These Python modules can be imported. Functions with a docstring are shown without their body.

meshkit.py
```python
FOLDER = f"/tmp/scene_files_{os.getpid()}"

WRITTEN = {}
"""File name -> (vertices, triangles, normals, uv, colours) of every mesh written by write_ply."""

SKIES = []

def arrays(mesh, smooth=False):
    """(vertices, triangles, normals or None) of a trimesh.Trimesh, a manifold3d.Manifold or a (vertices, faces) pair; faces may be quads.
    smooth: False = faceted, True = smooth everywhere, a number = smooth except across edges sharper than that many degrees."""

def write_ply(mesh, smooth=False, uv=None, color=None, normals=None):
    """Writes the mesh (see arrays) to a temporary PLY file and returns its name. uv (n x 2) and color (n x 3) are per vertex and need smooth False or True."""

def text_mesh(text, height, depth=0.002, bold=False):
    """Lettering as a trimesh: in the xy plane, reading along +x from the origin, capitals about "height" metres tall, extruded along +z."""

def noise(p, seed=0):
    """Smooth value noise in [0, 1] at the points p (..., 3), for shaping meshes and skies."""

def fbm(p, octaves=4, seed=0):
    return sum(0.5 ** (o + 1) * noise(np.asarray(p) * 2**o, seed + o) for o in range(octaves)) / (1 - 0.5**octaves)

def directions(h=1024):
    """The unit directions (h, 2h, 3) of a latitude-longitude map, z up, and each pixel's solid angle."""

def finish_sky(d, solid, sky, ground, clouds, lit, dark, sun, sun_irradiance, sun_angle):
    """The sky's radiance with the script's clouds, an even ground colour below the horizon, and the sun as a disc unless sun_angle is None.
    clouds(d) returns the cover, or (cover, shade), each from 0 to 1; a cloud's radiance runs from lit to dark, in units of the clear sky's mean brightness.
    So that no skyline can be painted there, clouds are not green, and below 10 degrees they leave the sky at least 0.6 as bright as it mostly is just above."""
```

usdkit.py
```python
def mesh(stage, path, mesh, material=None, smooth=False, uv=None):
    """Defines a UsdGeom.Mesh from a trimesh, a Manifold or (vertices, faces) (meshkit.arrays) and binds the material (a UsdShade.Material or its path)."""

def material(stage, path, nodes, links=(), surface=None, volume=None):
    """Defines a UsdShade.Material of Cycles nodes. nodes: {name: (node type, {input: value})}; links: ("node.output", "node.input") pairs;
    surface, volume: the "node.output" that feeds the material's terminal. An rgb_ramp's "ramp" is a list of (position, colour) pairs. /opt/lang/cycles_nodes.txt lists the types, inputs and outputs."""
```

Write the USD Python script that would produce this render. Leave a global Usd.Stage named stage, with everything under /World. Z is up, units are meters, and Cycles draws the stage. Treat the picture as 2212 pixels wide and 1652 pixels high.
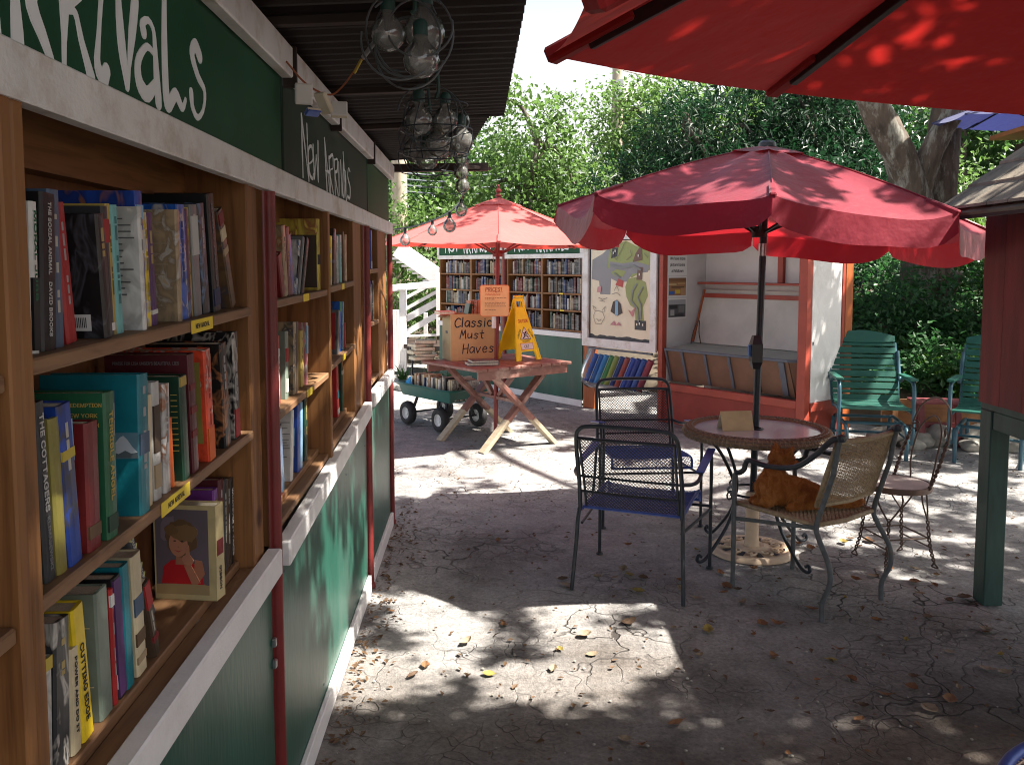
import math, random
import numpy as np, trimesh, usdkit, meshkit
from scipy.spatial import ConvexHull
from shapely.geometry import Polygon, LineString, Point
from shapely.ops import unary_union
from pxr import Usd, UsdGeom, UsdLux, UsdShade, Gf, Sdf, Vt

stage = Usd.Stage.CreateInMemory()
UsdGeom.SetStageUpAxis(stage, 'Z'); UsdGeom.SetStageMetersPerUnit(stage, 1.0)
stage.SetDefaultPrim(UsdGeom.Xform.Define(stage, '/World').GetPrim())
UsdGeom.Scope.Define(stage, '/World/Looks')

# ------------------------------------------------------------------ camera, sky, sun, exposure
EXPOSURE = 2.0
SKY_STRENGTH = 0.05
SUN_INTENSITY = 1.25
SUN_DIR = np.array([0.70, -0.13, 1.0]); SUN_DIR /= np.linalg.norm(SUN_DIR)      # towards the sun
cam = UsdGeom.Camera.Define(stage, '/World/camera')
cam.CreateHorizontalApertureAttr(36.0)
cam.CreateVerticalApertureAttr(36.0 * 764 / 1024)
cam.CreateFocalLengthAttr(36.0 * 1871 / 2212)
cam.CreateClippingRangeAttr(Gf.Vec2f(0.05, 500))
cam.CreateFStopAttr(0.0)
cam.CreateVerticalApertureOffsetAttr(-36.0 * 105.4 / 2212)
cam.CreateExposureAttr(EXPOSURE)
cx = UsdGeom.Xformable(cam)
cx.AddTranslateOp().Set(Gf.Vec3d(0, 0, 1.645))
cx.AddRotateXOp().Set(90 - 4.486)

elev = math.asin(SUN_DIR[2]); rotn = math.atan2(SUN_DIR[0], SUN_DIR[1])
skym = usdkit.material(stage, '/World/Looks/sky_light', {
    's': ('sky_texture', dict(sky_type='single_scattering', sun_disc=False, sun_elevation=elev, sun_rotation=rotn, air_density=1.0, aerosol_density=5.0, ozone_density=1.0)),
    'tc': ('texture_coordinate', {}), 'xyz': ('separate_xyz', {}), 'hz': ('map_range', dict(range_type='smoothstep', from_min=.10, from_max=.50, to_min=.92, to_max=0.0)), 'mx': ('mix_color', dict(b=(7.5, 7.6, 7.7), use_clamp=False)),   # bright summer haze low in the sky
    'b': ('background_shader', dict(strength=SKY_STRENGTH))}, [('tc.generated', 'xyz.vector'), ('xyz.z', 'hz.value'), ('hz.result', 'mx.fac'), ('s.color', 'mx.a'), ('mx.result', 'b.color')], surface='b.background')
dome = UsdLux.DomeLight.Define(stage, '/World/sky')
UsdShade.MaterialBindingAPI.Apply(dome.GetPrim()).Bind(skym)
dome.GetPrim().SetCustomDataByKey('kind', 'structure')
sun = UsdLux.DistantLight.Define(stage, '/World/sun')
sun.CreateIntensityAttr(SUN_INTENSITY); sun.CreateAngleAttr(0.53); sun.CreateNormalizeAttr(True)
sun.CreateColorAttr(Gf.Vec3f(1.0, 0.94, 0.85))
zq = Gf.Rotation(Gf.Vec3d(0, 0, 1), Gf.Vec3d(*map(float, SUN_DIR)))
UsdGeom.Xformable(sun).AddOrientOp(UsdGeom.XformOp.PrecisionDouble).Set(Gf.Quatd(zq.GetQuat()))

# ------------------------------------------------------------------ helpers
USED = {}
def path_of(parent, name):
    key = (parent, name)
    n = USED.get(key, 0); USED[key] = n + 1
    return f'{parent}/{name}' + (f'_{n:03d}' if n else '')

def tag(p, label=None, cat=None, group=None, kind=None):
    for k, v in (('label', label), ('category', cat), ('group', group), ('kind', kind)):
        if v: p.SetCustomDataByKey(k, v)
    return p

def mat4(loc=(0, 0, 0), rz=0.0, rx=0.0, ry=0.0):
    m = trimesh.transformations.euler_matrix(math.radians(rx), math.radians(ry), math.radians(rz), 'sxyz')
    m[:3, 3] = loc
    return m

def thing(name, label, cat, M=None, group=None, kind=None):
    p = path_of('/World', name)
    x = UsdGeom.Xform.Define(stage, p)
    M = np.eye(4) if M is None else M
    x.AddTransformOp().Set(Gf.Matrix4d(*[float(v) for v in M.T.ravel()]))
    tag(x.GetPrim(), label, cat, group, kind)
    return p

def dup(src, name, label, M, group=None):
    p = thing(name, label, None, M)
    pr = stage.GetPrimAtPath(p)
    pr.GetReferences().AddInternalReference(src)
    was = stage.GetPrimAtPath(src).GetCustomData()
    tag(pr, label, was['category'], group or was.get('group'))
    pr.SetInstanceable(True)
    return p

class MB:
    def __init__(s): s.V, s.F, s.n = [], [], 0
    def add(s, v, f, T=None):
        v = np.asarray(v, float); f = np.asarray(f, int)
        if f.shape[1] == 4: f = np.vstack([f[:, [0, 1, 2]], f[:, [0, 2, 3]]])
        if T is not None: v = v @ T[:3, :3].T + T[:3, 3]
        s.V.append(v); s.F.append(f + s.n); s.n += len(v)
        return s
    def get(s): return np.vstack(s.V), np.vstack(s.F)
    def box(s, x0, x1, y0, y1, z0, z1, ch=0.0, T=None):
        c = np.array([(x0 + x1) / 2, (y0 + y1) / 2, (z0 + z1) / 2]); h = np.abs(np.array([x1 - x0, y1 - y0, z1 - z0])) / 2
        v, f = boxmesh(h, ch)
        return s.add(v + c, f, T)
    def beam(s, a, b, w, h, up=(0, 0, 1), ch=0.002):
        a, b = np.asarray(a, float), np.asarray(b, float); d = b - a; L = np.linalg.norm(d); d /= L
        u = np.asarray(up, float); x = np.cross(d, u)
        if np.linalg.norm(x) < 1e-6: x = np.cross(d, [1, 0, 0])
        x /= np.linalg.norm(x); z = np.cross(x, d)
        T = np.eye(4); T[:3, 0], T[:3, 1], T[:3, 2], T[:3, 3] = x, d, z, (a + b) / 2
        v, f = boxmesh((w / 2, L / 2, h / 2), ch)
        return s.add(v, f, T)
    def tube(s, pts, r, seg=6, closed=False, T=None, caps=True):
        v, f = tubemesh(pts, r, seg, closed, caps); return s.add(v, f, T)
    def lathe(s, prof, seg=24, T=None):
        prof = np.asarray(prof, float); m = len(prof); a = np.arange(seg) * 2 * np.pi / seg
        v = np.stack([prof[None, :, 0] * np.cos(a)[:, None], prof[None, :, 0] * np.sin(a)[:, None], np.broadcast_to(prof[None, :, 1], (seg, m))], -1).reshape(-1, 3)
        f = []
        for i in range(seg):
            j = (i + 1) % seg
            for k in range(m - 1): f.append((i * m + k, j * m + k, j * m + k + 1, i * m + k + 1))
        return s.add(v, f, T)
    def prism(s, poly, h, T=None):
        if not hasattr(poly, 'exterior') and not hasattr(poly, 'geoms'): poly = Polygon(poly)
        for g in getattr(poly, 'geoms', [poly]):
            if g.is_empty or g.area < 1e-9: continue
            m = trimesh.creation.extrude_polygon(g, h, engine='earcut'); s.add(m.vertices, m.faces, T)
        return s
    def hull(s, pts, T=None):
        v, f = hullmesh(pts); return s.add(v, f, T)
    def grid(s, P, T=None):                                # (n, m, 3) points -> surface
        n, m = P.shape[:2]; i = np.arange(n * m).reshape(n, m)
        f = np.stack([i[:-1, :-1], i[1:, :-1], i[1:, 1:], i[:-1, 1:]], -1).reshape(-1, 4)
        return s.add(P.reshape(-1, 3), f, T)

def hullmesh(pts):
    pts = np.asarray(pts, float); h = ConvexHull(pts); v = pts[h.vertices]
    ix = np.full(len(pts), -1); ix[h.vertices] = np.arange(len(h.vertices)); f = ix[h.simplices]
    c = v.mean(0); n = np.cross(v[f[:, 1]] - v[f[:, 0]], v[f[:, 2]] - v[f[:, 0]])
    flip = ((v[f].mean(1) - c) * n).sum(1) < 0; f[flip] = f[flip][:, ::-1]
    return v, f
SG = np.array([(i, j, k) for i in (-1, 1) for j in (-1, 1) for k in (-1, 1)], float)
def _tpl():
    pts = np.concatenate([SG * [1, .8, .8], SG * [.8, 1, .8], SG * [.8, .8, 1]]); h = ConvexHull(pts); f = h.simplices.copy()
    n = np.cross(pts[f[:, 1]] - pts[f[:, 0]], pts[f[:, 2]] - pts[f[:, 0]]); fl = (pts[f].mean(1) * n).sum(1) < 0; f[fl] = f[fl][:, ::-1]
    h2 = ConvexHull(SG); g = h2.simplices.copy(); n = np.cross(SG[g[:, 1]] - SG[g[:, 0]], SG[g[:, 2]] - SG[g[:, 0]]); fl = (SG[g].mean(1) * n).sum(1) < 0; g[fl] = g[fl][:, ::-1]
    return f, g
CF, BF = _tpl()
def boxmesh(h, ch=0.0):
    h = np.asarray(h, float)
    if ch <= 0: return SG * h, BF
    ch = min(ch, h.min() * .8)
    a, b, c = h.copy(), h.copy(), h.copy(); a[1:] -= ch; b[[0, 2]] -= ch; c[:2] -= ch
    return np.concatenate([SG * a, SG * b, SG * c]), CF
def tubemesh(pts, r, seg=6, closed=False, caps=True):
    p = np.asarray(pts, float); n = len(p); r = np.broadcast_to(np.asarray(r, float), (n,))
    t = np.roll(p, -1, 0) - np.roll(p, 1, 0) if closed else np.gradient(p, axis=0)
    t /= np.maximum(np.linalg.norm(t, axis=1, keepdims=True), 1e-9)
    u = np.cross(t[0], [0, 0, 1.0]); u = u if np.linalg.norm(u) > .1 else np.cross(t[0], [1.0, 0, 0]); u /= np.linalg.norm(u)
    U = []
    for k in range(n):
        u = u - t[k] * (u @ t[k]); u /= max(np.linalg.norm(u), 1e-9); U.append(u)
    U = np.array(U); Wv = np.cross(t, U); a = np.arange(seg) * 2 * np.pi / seg
    v = (p[:, None] + r[:, None, None] * (np.cos(a)[None, :, None] * U[:, None] + np.sin(a)[None, :, None] * Wv[:, None])).reshape(-1, 3)
    i = np.arange(n * seg).reshape(n, seg); nx = np.roll(i, -1, 1)
    if closed: f = np.stack([i, nx, np.roll(nx, -1, 0), np.roll(i, -1, 0)], -1).reshape(-1, 4)
    else: f = np.stack([i[:-1], nx[:-1], nx[1:], i[1:]], -1).reshape(-1, 4)
    f = np.vstack([f[:, [0, 1, 2]], f[:, [0, 2, 3]]])
    if caps and not closed:
        v = np.vstack([v, p[:1], p[-1:]]); c0, c1 = n * seg, n * seg + 1
        f = np.vstack([f, np.stack([np.full(seg, c0), nx[0], i[0]], 1), np.stack([np.full(seg, c1), i[-1], nx[-1]], 1)])
    return v, f
def curve(pts, n=24, closed=False):
    """Catmull-Rom through pts."""
    P = np.asarray(pts, float)
    if closed: Q = np.vstack([P[-1:], P, P[:2]])
    else: Q = np.vstack([2 * P[:1] - P[1:2], P, 2 * P[-1:] - P[-2:-1]])
    m = len(Q) - 3; out = []
    for t in np.linspace(0, m, n, endpoint=not closed):
        k = min(int(t), m - 1); u = t - k; a, b, c, d = Q[k:k + 4]
        out.append(.5 * (2 * b + (c - a) * u + (2 * a - 5 * b + 4 * c - d) * u * u + (3 * b - a - 3 * c + d) * u ** 3))
    return np.array(out)

MERGED = {'spine_print', 'strand', 'weave', 'weave_strand', 'back_twist', 'small_print', 'barcode', 'maker_print', 'arrow_print', 'book_spines', 'backrest_mesh', 'blades', 'foliage', 'crown'}
def part(parent, name, mb, m, smooth=False, label=None):
    p = path_of(parent, name)
    g = mb.get() if isinstance(mb, MB) else mb
    usdkit.mesh(stage, p, g, LOOK(m), smooth)
    if label: stage.GetPrimAtPath(p).SetCustomDataByKey('label', label)
    if name in MERGED: stage.GetPrimAtPath(p).SetCustomDataByKey('kind', 'stuff')
    return p
def solo(name, mb, m, label, cat, group=None, kind=None, smooth=False):
    p = part('/World', name, mb, m, smooth)
    tag(stage.GetPrimAtPath(p), label, cat, group, kind)
    return p
def struct(name, mb, m, smooth=False): return solo(name, mb, m, None, None, None, 'structure', smooth)

# ------------------------------------------------------------------ materials
LOOKS = {}
def LOOK(name): return LOOKS[name] if isinstance(name, str) else name
def mk(name, nodes, links, surface):
    LOOKS[name] = usdkit.material(stage, '/World/Looks/' + name, nodes, links, surface); return LOOKS[name]
def sc(c, k): return tuple(min(.95, max(0, x * k)) for x in c)
def paint(name, col, rough=.5, var=.15, scale=6, bump=.15, dirt=None, dirt_amt=.35, spec=.4, stretch=(1, 1, 1), metal=0.0, fine=120):
    nodes = {'g': ('geometry', {}), 'm': ('mapping', dict(scale=stretch)),
             'n': ('noise_texture', dict(scale=scale, detail=4, roughness=.6)), 'n2': ('noise_texture', dict(scale=fine, detail=2)),
             'r': ('rgb_ramp', dict(ramp=[(.3, sc(col, 1 - var)), (.7, sc(col, 1 + var))])),
             'b': ('bump', dict(strength=bump, distance=.004)), 'p': ('principled_bsdf', dict(roughness=rough, specular_ior_level=spec, metallic=metal))}
    links = [('g.position', 'm.vector'), ('m.vector', 'n.vector'), ('m.vector', 'n2.vector'), ('n.fac', 'r.fac'), ('n2.fac', 'b.height'), ('b.normal', 'p.normal')]
    if dirt is not None:
        nodes |= {'d': ('noise_texture', dict(scale=scale * .7, detail=6, roughness=.7)), 'dr': ('rgb_ramp', dict(ramp=[(.5, (0, 0, 0)), (.72, (dirt_amt,) * 3)])), 'x': ('mix_color', dict(b=dirt))}
        links += [('m.vector', 'd.vector'), ('d.fac', 'dr.fac'), ('dr.color', 'x.fac'), ('r.color', 'x.a'), ('x.result', 'p.base_color')]
    else: links += [('r.color', 'p.base_color')]
    return mk(name, nodes, links, 'p.BSDF')
def wood(name, dark, light, stretch, rough=.55, knots=True):
    nodes = {'g': ('geometry', {}), 'm': ('mapping', dict(scale=stretch)), 'n': ('noise_texture', dict(scale=1.0, detail=5, roughness=.65, distortion=.6)),
             'n2': ('noise_texture', dict(scale=6.0, detail=3)), 'r': ('rgb_ramp', dict(ramp=[(.28, dark), (.5, sc(light, .85)), (.72, light)])),
             'big': ('noise_texture', dict(scale=1.7, detail=2)), 'br': ('rgb_ramp', dict(ramp=[(.3, (.72, .68, .62)), (.65, (1, 1, 1))])), 'x': ('mix_color', dict(blend_type='multiply', fac=1.0)),
             'v': ('voronoi_texture', dict(scale=2.1)), 'vr': ('rgb_ramp', dict(ramp=[(.03, (.25, .12, .06)), (.075, (1, 1, 1))])), 'x2': ('mix_color', dict(blend_type='multiply', fac=1.0 if knots else 0.0)),
             'b': ('bump', dict(strength=.25, distance=.003)), 'p': ('principled_bsdf', dict(roughness=rough, specular_ior_level=.35))}
    links = [('g.position', 'm.vector'), ('m.vector', 'n.vector'), ('m.vector', 'n2.vector'), ('n.fac', 'r.fac'), ('g.position', 'big.vector'), ('big.fac', 'br.fac'), ('r.color', 'x.a'), ('br.color', 'x.b'),
             ('g.position', 'v.vector'), ('v.distance', 'vr.fac'), ('x.result', 'x2.a'), ('vr.color', 'x2.b'), ('x2.result', 'p.base_color'), ('n.fac', 'b.height'), ('b.normal', 'p.normal')]
    return mk(name, nodes, links, 'p.BSDF')
def cloth(name, col, trans, fac=.35, var=.08, scale=40, rough=.8):
    nodes = {'g': ('geometry', {}), 'n': ('noise_texture', dict(scale=3, detail=3)), 'n2': ('noise_texture', dict(scale=9, detail=3)), 'r': ('rgb_ramp', dict(ramp=[(.3, sc(col, 1 - var)), (.7, sc(col, 1 + var))])),
             'n3': ('noise_texture', dict(scale=420, detail=1)), 'b3': ('bump', dict(strength=.25, distance=.001)), 'b': ('bump', dict(strength=.6, distance=.016)), 'p': ('principled_bsdf', dict(roughness=rough, specular_ior_level=.3, sheen_weight=.15)), 't': ('translucent_bsdf', dict(color=trans)), 'x': ('mix_closure', dict(fac=fac))}
    links = [('g.position', 'n.vector'), ('g.position', 'n2.vector'), ('n.fac', 'r.fac'), ('r.color', 'p.base_color'), ('n2.fac', 'b.height'), ('g.position', 'n3.vector'), ('n3.fac', 'b3.height'), ('b.normal', 'b3.normal'), ('b3.normal', 'p.normal'), ('p.BSDF', 'x.closure1'), ('t.BSDF', 'x.closure2')]
    return mk(name, nodes, links, 'x.closure')
def leafm(name, cols, trans=.45, rough=.45):
    n = len(cols)
    nodes = {'g': ('geometry', {}), 'r': ('rgb_ramp', dict(ramp=[(i / (n - 1), c) for i, c in enumerate(cols)])), 'h': ('hsv', dict(hue=.5, saturation=1.0, value=1.7)),
             'p': ('principled_bsdf', dict(roughness=rough, specular_ior_level=.45)), 't': ('translucent_bsdf', {}), 'x': ('mix_closure', dict(fac=trans))}
    links = [('g.random_per_island', 'r.fac'), ('r.color', 'p.base_color'), ('r.color', 'h.color'), ('h.color', 't.color'), ('p.BSDF', 'x.closure1'), ('t.BSDF', 'x.closure2')]
    return mk(name, nodes, links, 'x.closure')
def flat(name, col, rough=.5, spec=.4, metal=0.0, coat=0.0): return mk(name, {'p': ('principled_bsdf', dict(base_color=col, roughness=rough, specular_ior_level=spec, metallic=metal, coat_weight=coat))}, [], 'p.BSDF')
_fc = {}
def ink(col, rough=.55):
    k = (tuple(round(c, 3) for c in col), rough)
    if k not in _fc: _fc[k] = flat(f'ink_{len(_fc):03d}', k[0], rough)
    return _fc[k]
def jacket(col, rough=.35):
    k = ('j',) + tuple(round(c, 3) for c in col)
    if k not in _fc: _fc[k] = paint(f'book_cover_{len(_fc):03d}', k[1:], rough, .12, 22, .08, dirt=sc(k[1:], .6), dirt_amt=.3)
    return _fc[k]
def mottled(col, k):
    key = ('mt', k % 4) + tuple(round(c, 3) for c in col)
    if key not in _fc:
        alt = [(.42, .40, .36), (.05, .05, .06), (.30, .12, .05), (.08, .14, .25)][k % 4]
        _fc[key] = mk(f'book_jacket_{len(_fc):03d}', {'g': ('geometry', {}), 'm': ('mapping', dict(scale=(26, 26, 11 + 5 * (k % 3)), location=(k * 1.7, k * .9, k * 2.3))), 'n': ('noise_texture', dict(scale=1.0, detail=3, distortion=.8)), 'r': ('rgb_ramp', dict(ramp=[(.38, col), (.52, sc(col, .62)), (.60, alt), (.66, sc(col, 1.15))])), 'p': ('principled_bsdf', dict(roughness=.32, specular_ior_level=.45))},
            [('g.position', 'm.vector'), ('m.vector', 'n.vector'), ('n.fac', 'r.fac'), ('r.color', 'p.base_color')], 'p.BSDF')
    return _fc[key]
def pane(name, tint, gloss_rough=.05, ior=1.5, fac=None):
    nodes = {'t': ('transparent_bsdf', dict(color=tint)), 'g': ('glossy_bsdf', dict(color=(.9, .9, .9), roughness=gloss_rough)), 'f': ('fresnel', dict(IOR=ior)), 'x': ('mix_closure', {})}
    return mk(name, nodes, [('f.fac', 'x.fac'), ('t.BSDF', 'x.closure1'), ('g.BSDF', 'x.closure2')], 'x.closure')
pine_d, pine_l = (.125, .048, .014), (.30, .135, .045)
wood('pine_along', pine_d, pine_l, (40, 2.2, 40)); wood('pine_up', pine_d, pine_l, (40, 40, 2.2)); wood('pine_back', (.12, .046, .014), (.22, .09, .03), (14, 14, 1.4), knots=False)
wood('shelf_top', (.14, .07, .035), (.29, .16, .08), (40, 2.2, 40))
paint('white_paint', (.66, .64, .62), .55, .08, 9, .4, dirt=(.36, .28, .19), dirt_amt=.75, stretch=(1, 1, 1))
paint('white_wood', (.7, .69, .68), .55, .06, 6, .2, dirt=(.4, .38, .34), dirt_amt=.3)
paint('green_board', (.008, .062, .026), .6, .22, 2.2, .08, dirt=(.03, .05, .03), dirt_amt=.4, spec=.2)
paint('green_board_faded', (.022, .042, .028), .65, .2, 2.2, .08, spec=.2, dirt=(.05, .045, .03), dirt_amt=.5)
paint('green_panel', (.013, .075, .052), .42, .25, 3.2, .25, dirt=(.075, .10, .085), dirt_amt=.65, stretch=(1, 1, .22), fine=60)
paint('red_pipe', (.17, .022, .02), .42, .15, 12, .1, dirt=(.09, .02, .015), dirt_amt=.5)
paint('red_trim', (.30, .05, .03), .5, .15, 5, .2, dirt=(.2, .035, .02), dirt_amt=.5)
paint('orange_post', (.33, .085, .02), .5, .15, 5, .2, dirt=(.2, .05, .02), dirt_amt=.5, stretch=(8, 8, 1))
paint('booth_red', (.16, .016, .014), .6, .25, 4, .3, dirt=(.09, .015, .012), dirt_amt=.6, stretch=(5, 5, .6))
paint('booth_green', (.022, .062, .05), .5, .25, 5, .3, dirt=(.05, .06, .05), dirt_amt=.5, stretch=(5, 5, 1))
paint('roof_under', (.022, .015, .014), .65, .3, 3, .2)
paint('roof_beam', (.035, .021, .016), .7, .3, 3, .2)
flat('letter_white', (.72, .73, .73), .5)
flat('letter_dark', (.02, .018, .03), .6); flat('letter_red', (.45, .03, .02), .6); flat('letter_gold', (.5, .34, .08), .5)
paint('label_yellow', (.75, .56, .02), .45, .08, 20, .05)
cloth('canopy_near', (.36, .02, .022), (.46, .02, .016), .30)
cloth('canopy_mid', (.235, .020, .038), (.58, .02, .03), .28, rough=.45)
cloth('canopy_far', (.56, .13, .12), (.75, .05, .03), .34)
cloth('canopy_blue', (.055, .06, .16), (.05, .06, .22), .25)
paint('dark_rib', (.02, .010, .012), .5, .2, 10, .1)
paint('iron_dark', (.022, .028, .036), .42, .25, 30, .1, dirt=(.09, .06, .04), dirt_amt=.35, metal=.2)
paint('iron_grey', (.085, .095, .10), .5, .25, 30, .1, dirt=(.13, .09, .06), dirt_amt=.45, metal=.1)
paint('iron_blue', (.045, .085, .30), .38, .2, 30, .1, metal=.2)  # on the chairs this blue stands in for sky reflected on dark metal
paint('rust_wire', (.085, .055, .04), .55, .3, 40, .1, metal=.2)
paint('glider_metal', (.03, .085, .115), .4, .2, 12, .1, dirt=(.08, .1, .1), dirt_amt=.4)
paint('glider_slat', (.012, .088, .064), .45, .12, 4, .2, dirt=(.03, .12, .09), dirt_amt=.5, stretch=(1, 6, 6))
paint('wicker', (.31, .235, .14), .6, .25, 60, .2, dirt=(.16, .1, .05), dirt_amt=.5)
paint('wicker_dark', (.20, .165, .13), .6, .25, 60, .2)
paint('base_cream', (.62, .47, .33), .55, .12, 12, .3, dirt=(.35, .2, .1), dirt_amt=.6)
paint('steel', (.45, .45, .46), .3, .1, 30, .05, metal=.9)
paint('black_plastic', (.012, .013, .016), .3, .1, 10, .03)
paint('tyre', (.018, .018, .019), .75, .25, 30, .2, dirt=(.07, .06, .05), dirt_amt=.4)
paint('wheel_rim', (.62, .62, .6), .45, .08, 12, .08, dirt=(.3, .27, .22), dirt_amt=.4)
paint('wagon_green', (.012, .085, .066), .4, .15, 8, .08, dirt=(.05, .09, .08), dirt_amt=.4)
paint('bag_blue', (.05, .4, .8), .4, .2, 15, .3)
paint('table_red', (.19, .082, .064), .5, .2, 8, .3, dirt=(.42, .30, .24), dirt_amt=.75)
paint('table_pale', (.40, .33, .23), .75, .2, 12, .35, dirt=(.25, .2, .14), dirt_amt=.5, stretch=(1, 1, 3))
paint('sheet_white', (.78, .77, .74), .5, .05, 5, .1, dirt=(.5, .42, .32), dirt_amt=.3)
paint('cardboard', (.56, .37, .17), .75, .07, 5, .12, dirt=(.45, .29, .13), dirt_amt=.3)
paint('cardboard_dark', (.30, .23, .12), .75, .1, 5, .12)
paint('caution_yellow', (.92, .70, .012), .38, .06, 6, .06, dirt=(.4, .28, .05), dirt_amt=.35)
paint('price_card', (.74, .47, .22), .45, .15, 4, .05)
paint('map_paper', (.70, .62, .46), .6, .06, 3, .05, dirt=(.6, .45, .24), dirt_amt=.4)
paint('kiosk_white', (.55, .53, .52), .6, .05, 3, .12, dirt=(.42, .4, .37), dirt_amt=.4)
paint('board_grey', (.50, .48, .42), .55, .1, 3, .1, dirt=(.33, .33, .28), dirt_amt=.5)
paint('tray', (.33, .36, .30), .5, .1, 4, .08)
paint('bin_brown', (.15, .078, .048), .6, .15, 6, .1)
paint('strip_grey', (.085, .095, .12), .45, .1, 8, .05)
paint('plank_brown', (.25, .115, .045), .65, .2, 5, .3, stretch=(1, 6, 6))
paint('rock', (.30, .285, .25), .85, .3, 7, .8, dirt=(.16, .15, .11), dirt_amt=.6, fine=30)
paint('bark', (.085, .065, .05), .9, .5, 11, 1.0, dirt=(.36, .37, .32), dirt_amt=.95, stretch=(1, 1, .3), fine=30)
paint('bark_pole', (.34, .29, .22), .85, .25, 9, .6, stretch=(1, 1, .2))
paint('slope_soil', (.075, .058, .04), .95, .4, 3, .8, fine=20)
paint('moss_ground', (.05, .075, .022), .95, .4, 4, .8, fine=25)
paint('shingle', (.20, .165, .125), .85, .25, 9, .7, dirt=(.11, .1, .085), dirt_amt=.5, fine=60)
paint('shingle_b', (.16, .14, .11), .85, .25, 9, .7, fine=60)
paint('cat_nose', (.35, .12, .1), .5)
paint('seat_wood', (.42, .36, .33), .5, .15, 8, .2, dirt=(.3, .2, .14), dirt_amt=.4)
paint('seat_rim', (.12, .07, .05), .5, .2, 15, .2)
paint('orange_shed', (.36, .15, .045), .6, .15, 4, .2)
paint('paper_white', (.66, .65, .62), .6, .04, 6, .03)
paint('page_cream', (.60, .53, .40), .8, .08, 10, .05)
paint('page_edge', (.62, .55, .42), .85, .18, 1.0, .3, stretch=(260, 260, 3))
paint('dried_leaf', (.17, .08, .032), .75, .35, 40, .3); paint('dried_leaf_dark', (.085, .05, .028), .8, .3, 40, .3); paint('dried_leaf_yellow', (.25, .19, .045), .7, .3, 40, .3); paint('dried_leaf_pale', (.22, .17, .11), .75, .3, 40, .3)
leafm('leaf_litter', [(.10, .055, .025), (.22, .12, .05), (.16, .08, .03), (.32, .24, .10), (.25, .14, .06)], .1, .7)
leafm('leaf_bright', [(.09, .16, .04), (.16, .24, .07), (.26, .33, .13), (.12, .2, .055), (.42, .44, .26)])
leafm('leaf_mid', [(.035, .085, .02), (.06, .12, .03), (.10, .16, .05), (.045, .1, .022)])
leafm('leaf_dark', [(.010, .038, .014), (.018, .058, .02), (.035, .085, .028), (.012, .045, .02)], .35)
leafm('leaf_over', [(.03, .09, .012), (.05, .13, .018), (.08, .16, .02)], .3)
leafm('grass', [(.07, .15, .015), (.12, .22, .03), (.18, .26, .045), (.09, .18, .02)])
leafm('cover_leaf', [(.028, .09, .025), (.055, .14, .035), (.12, .22, .07), (.035, .10, .028)], .45)
mk('bulb_glass', {'t': ('transparent_bsdf', dict(color=(.92, .91, .88))), 'p': ('principled_bsdf', dict(base_color=(.42, .41, .38), roughness=.12, specular_ior_level=1.0)), 'x': ('mix_closure', dict(fac=.24)), 'g': ('glossy_bsdf', dict(color=(.95, .95, .95), roughness=.05)), 'f': ('fresnel', dict(IOR=1.6)), 'y': ('mix_closure', {})}, [('t.BSDF', 'x.closure1'), ('p.BSDF', 'x.closure2'), ('x.closure', 'y.closure1'), ('g.BSDF', 'y.closure2'), ('f.fac', 'y.fac')], 'y.closure'); pane('clear_plastic', (.86, .88, .90), .16, 1.12)
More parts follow.
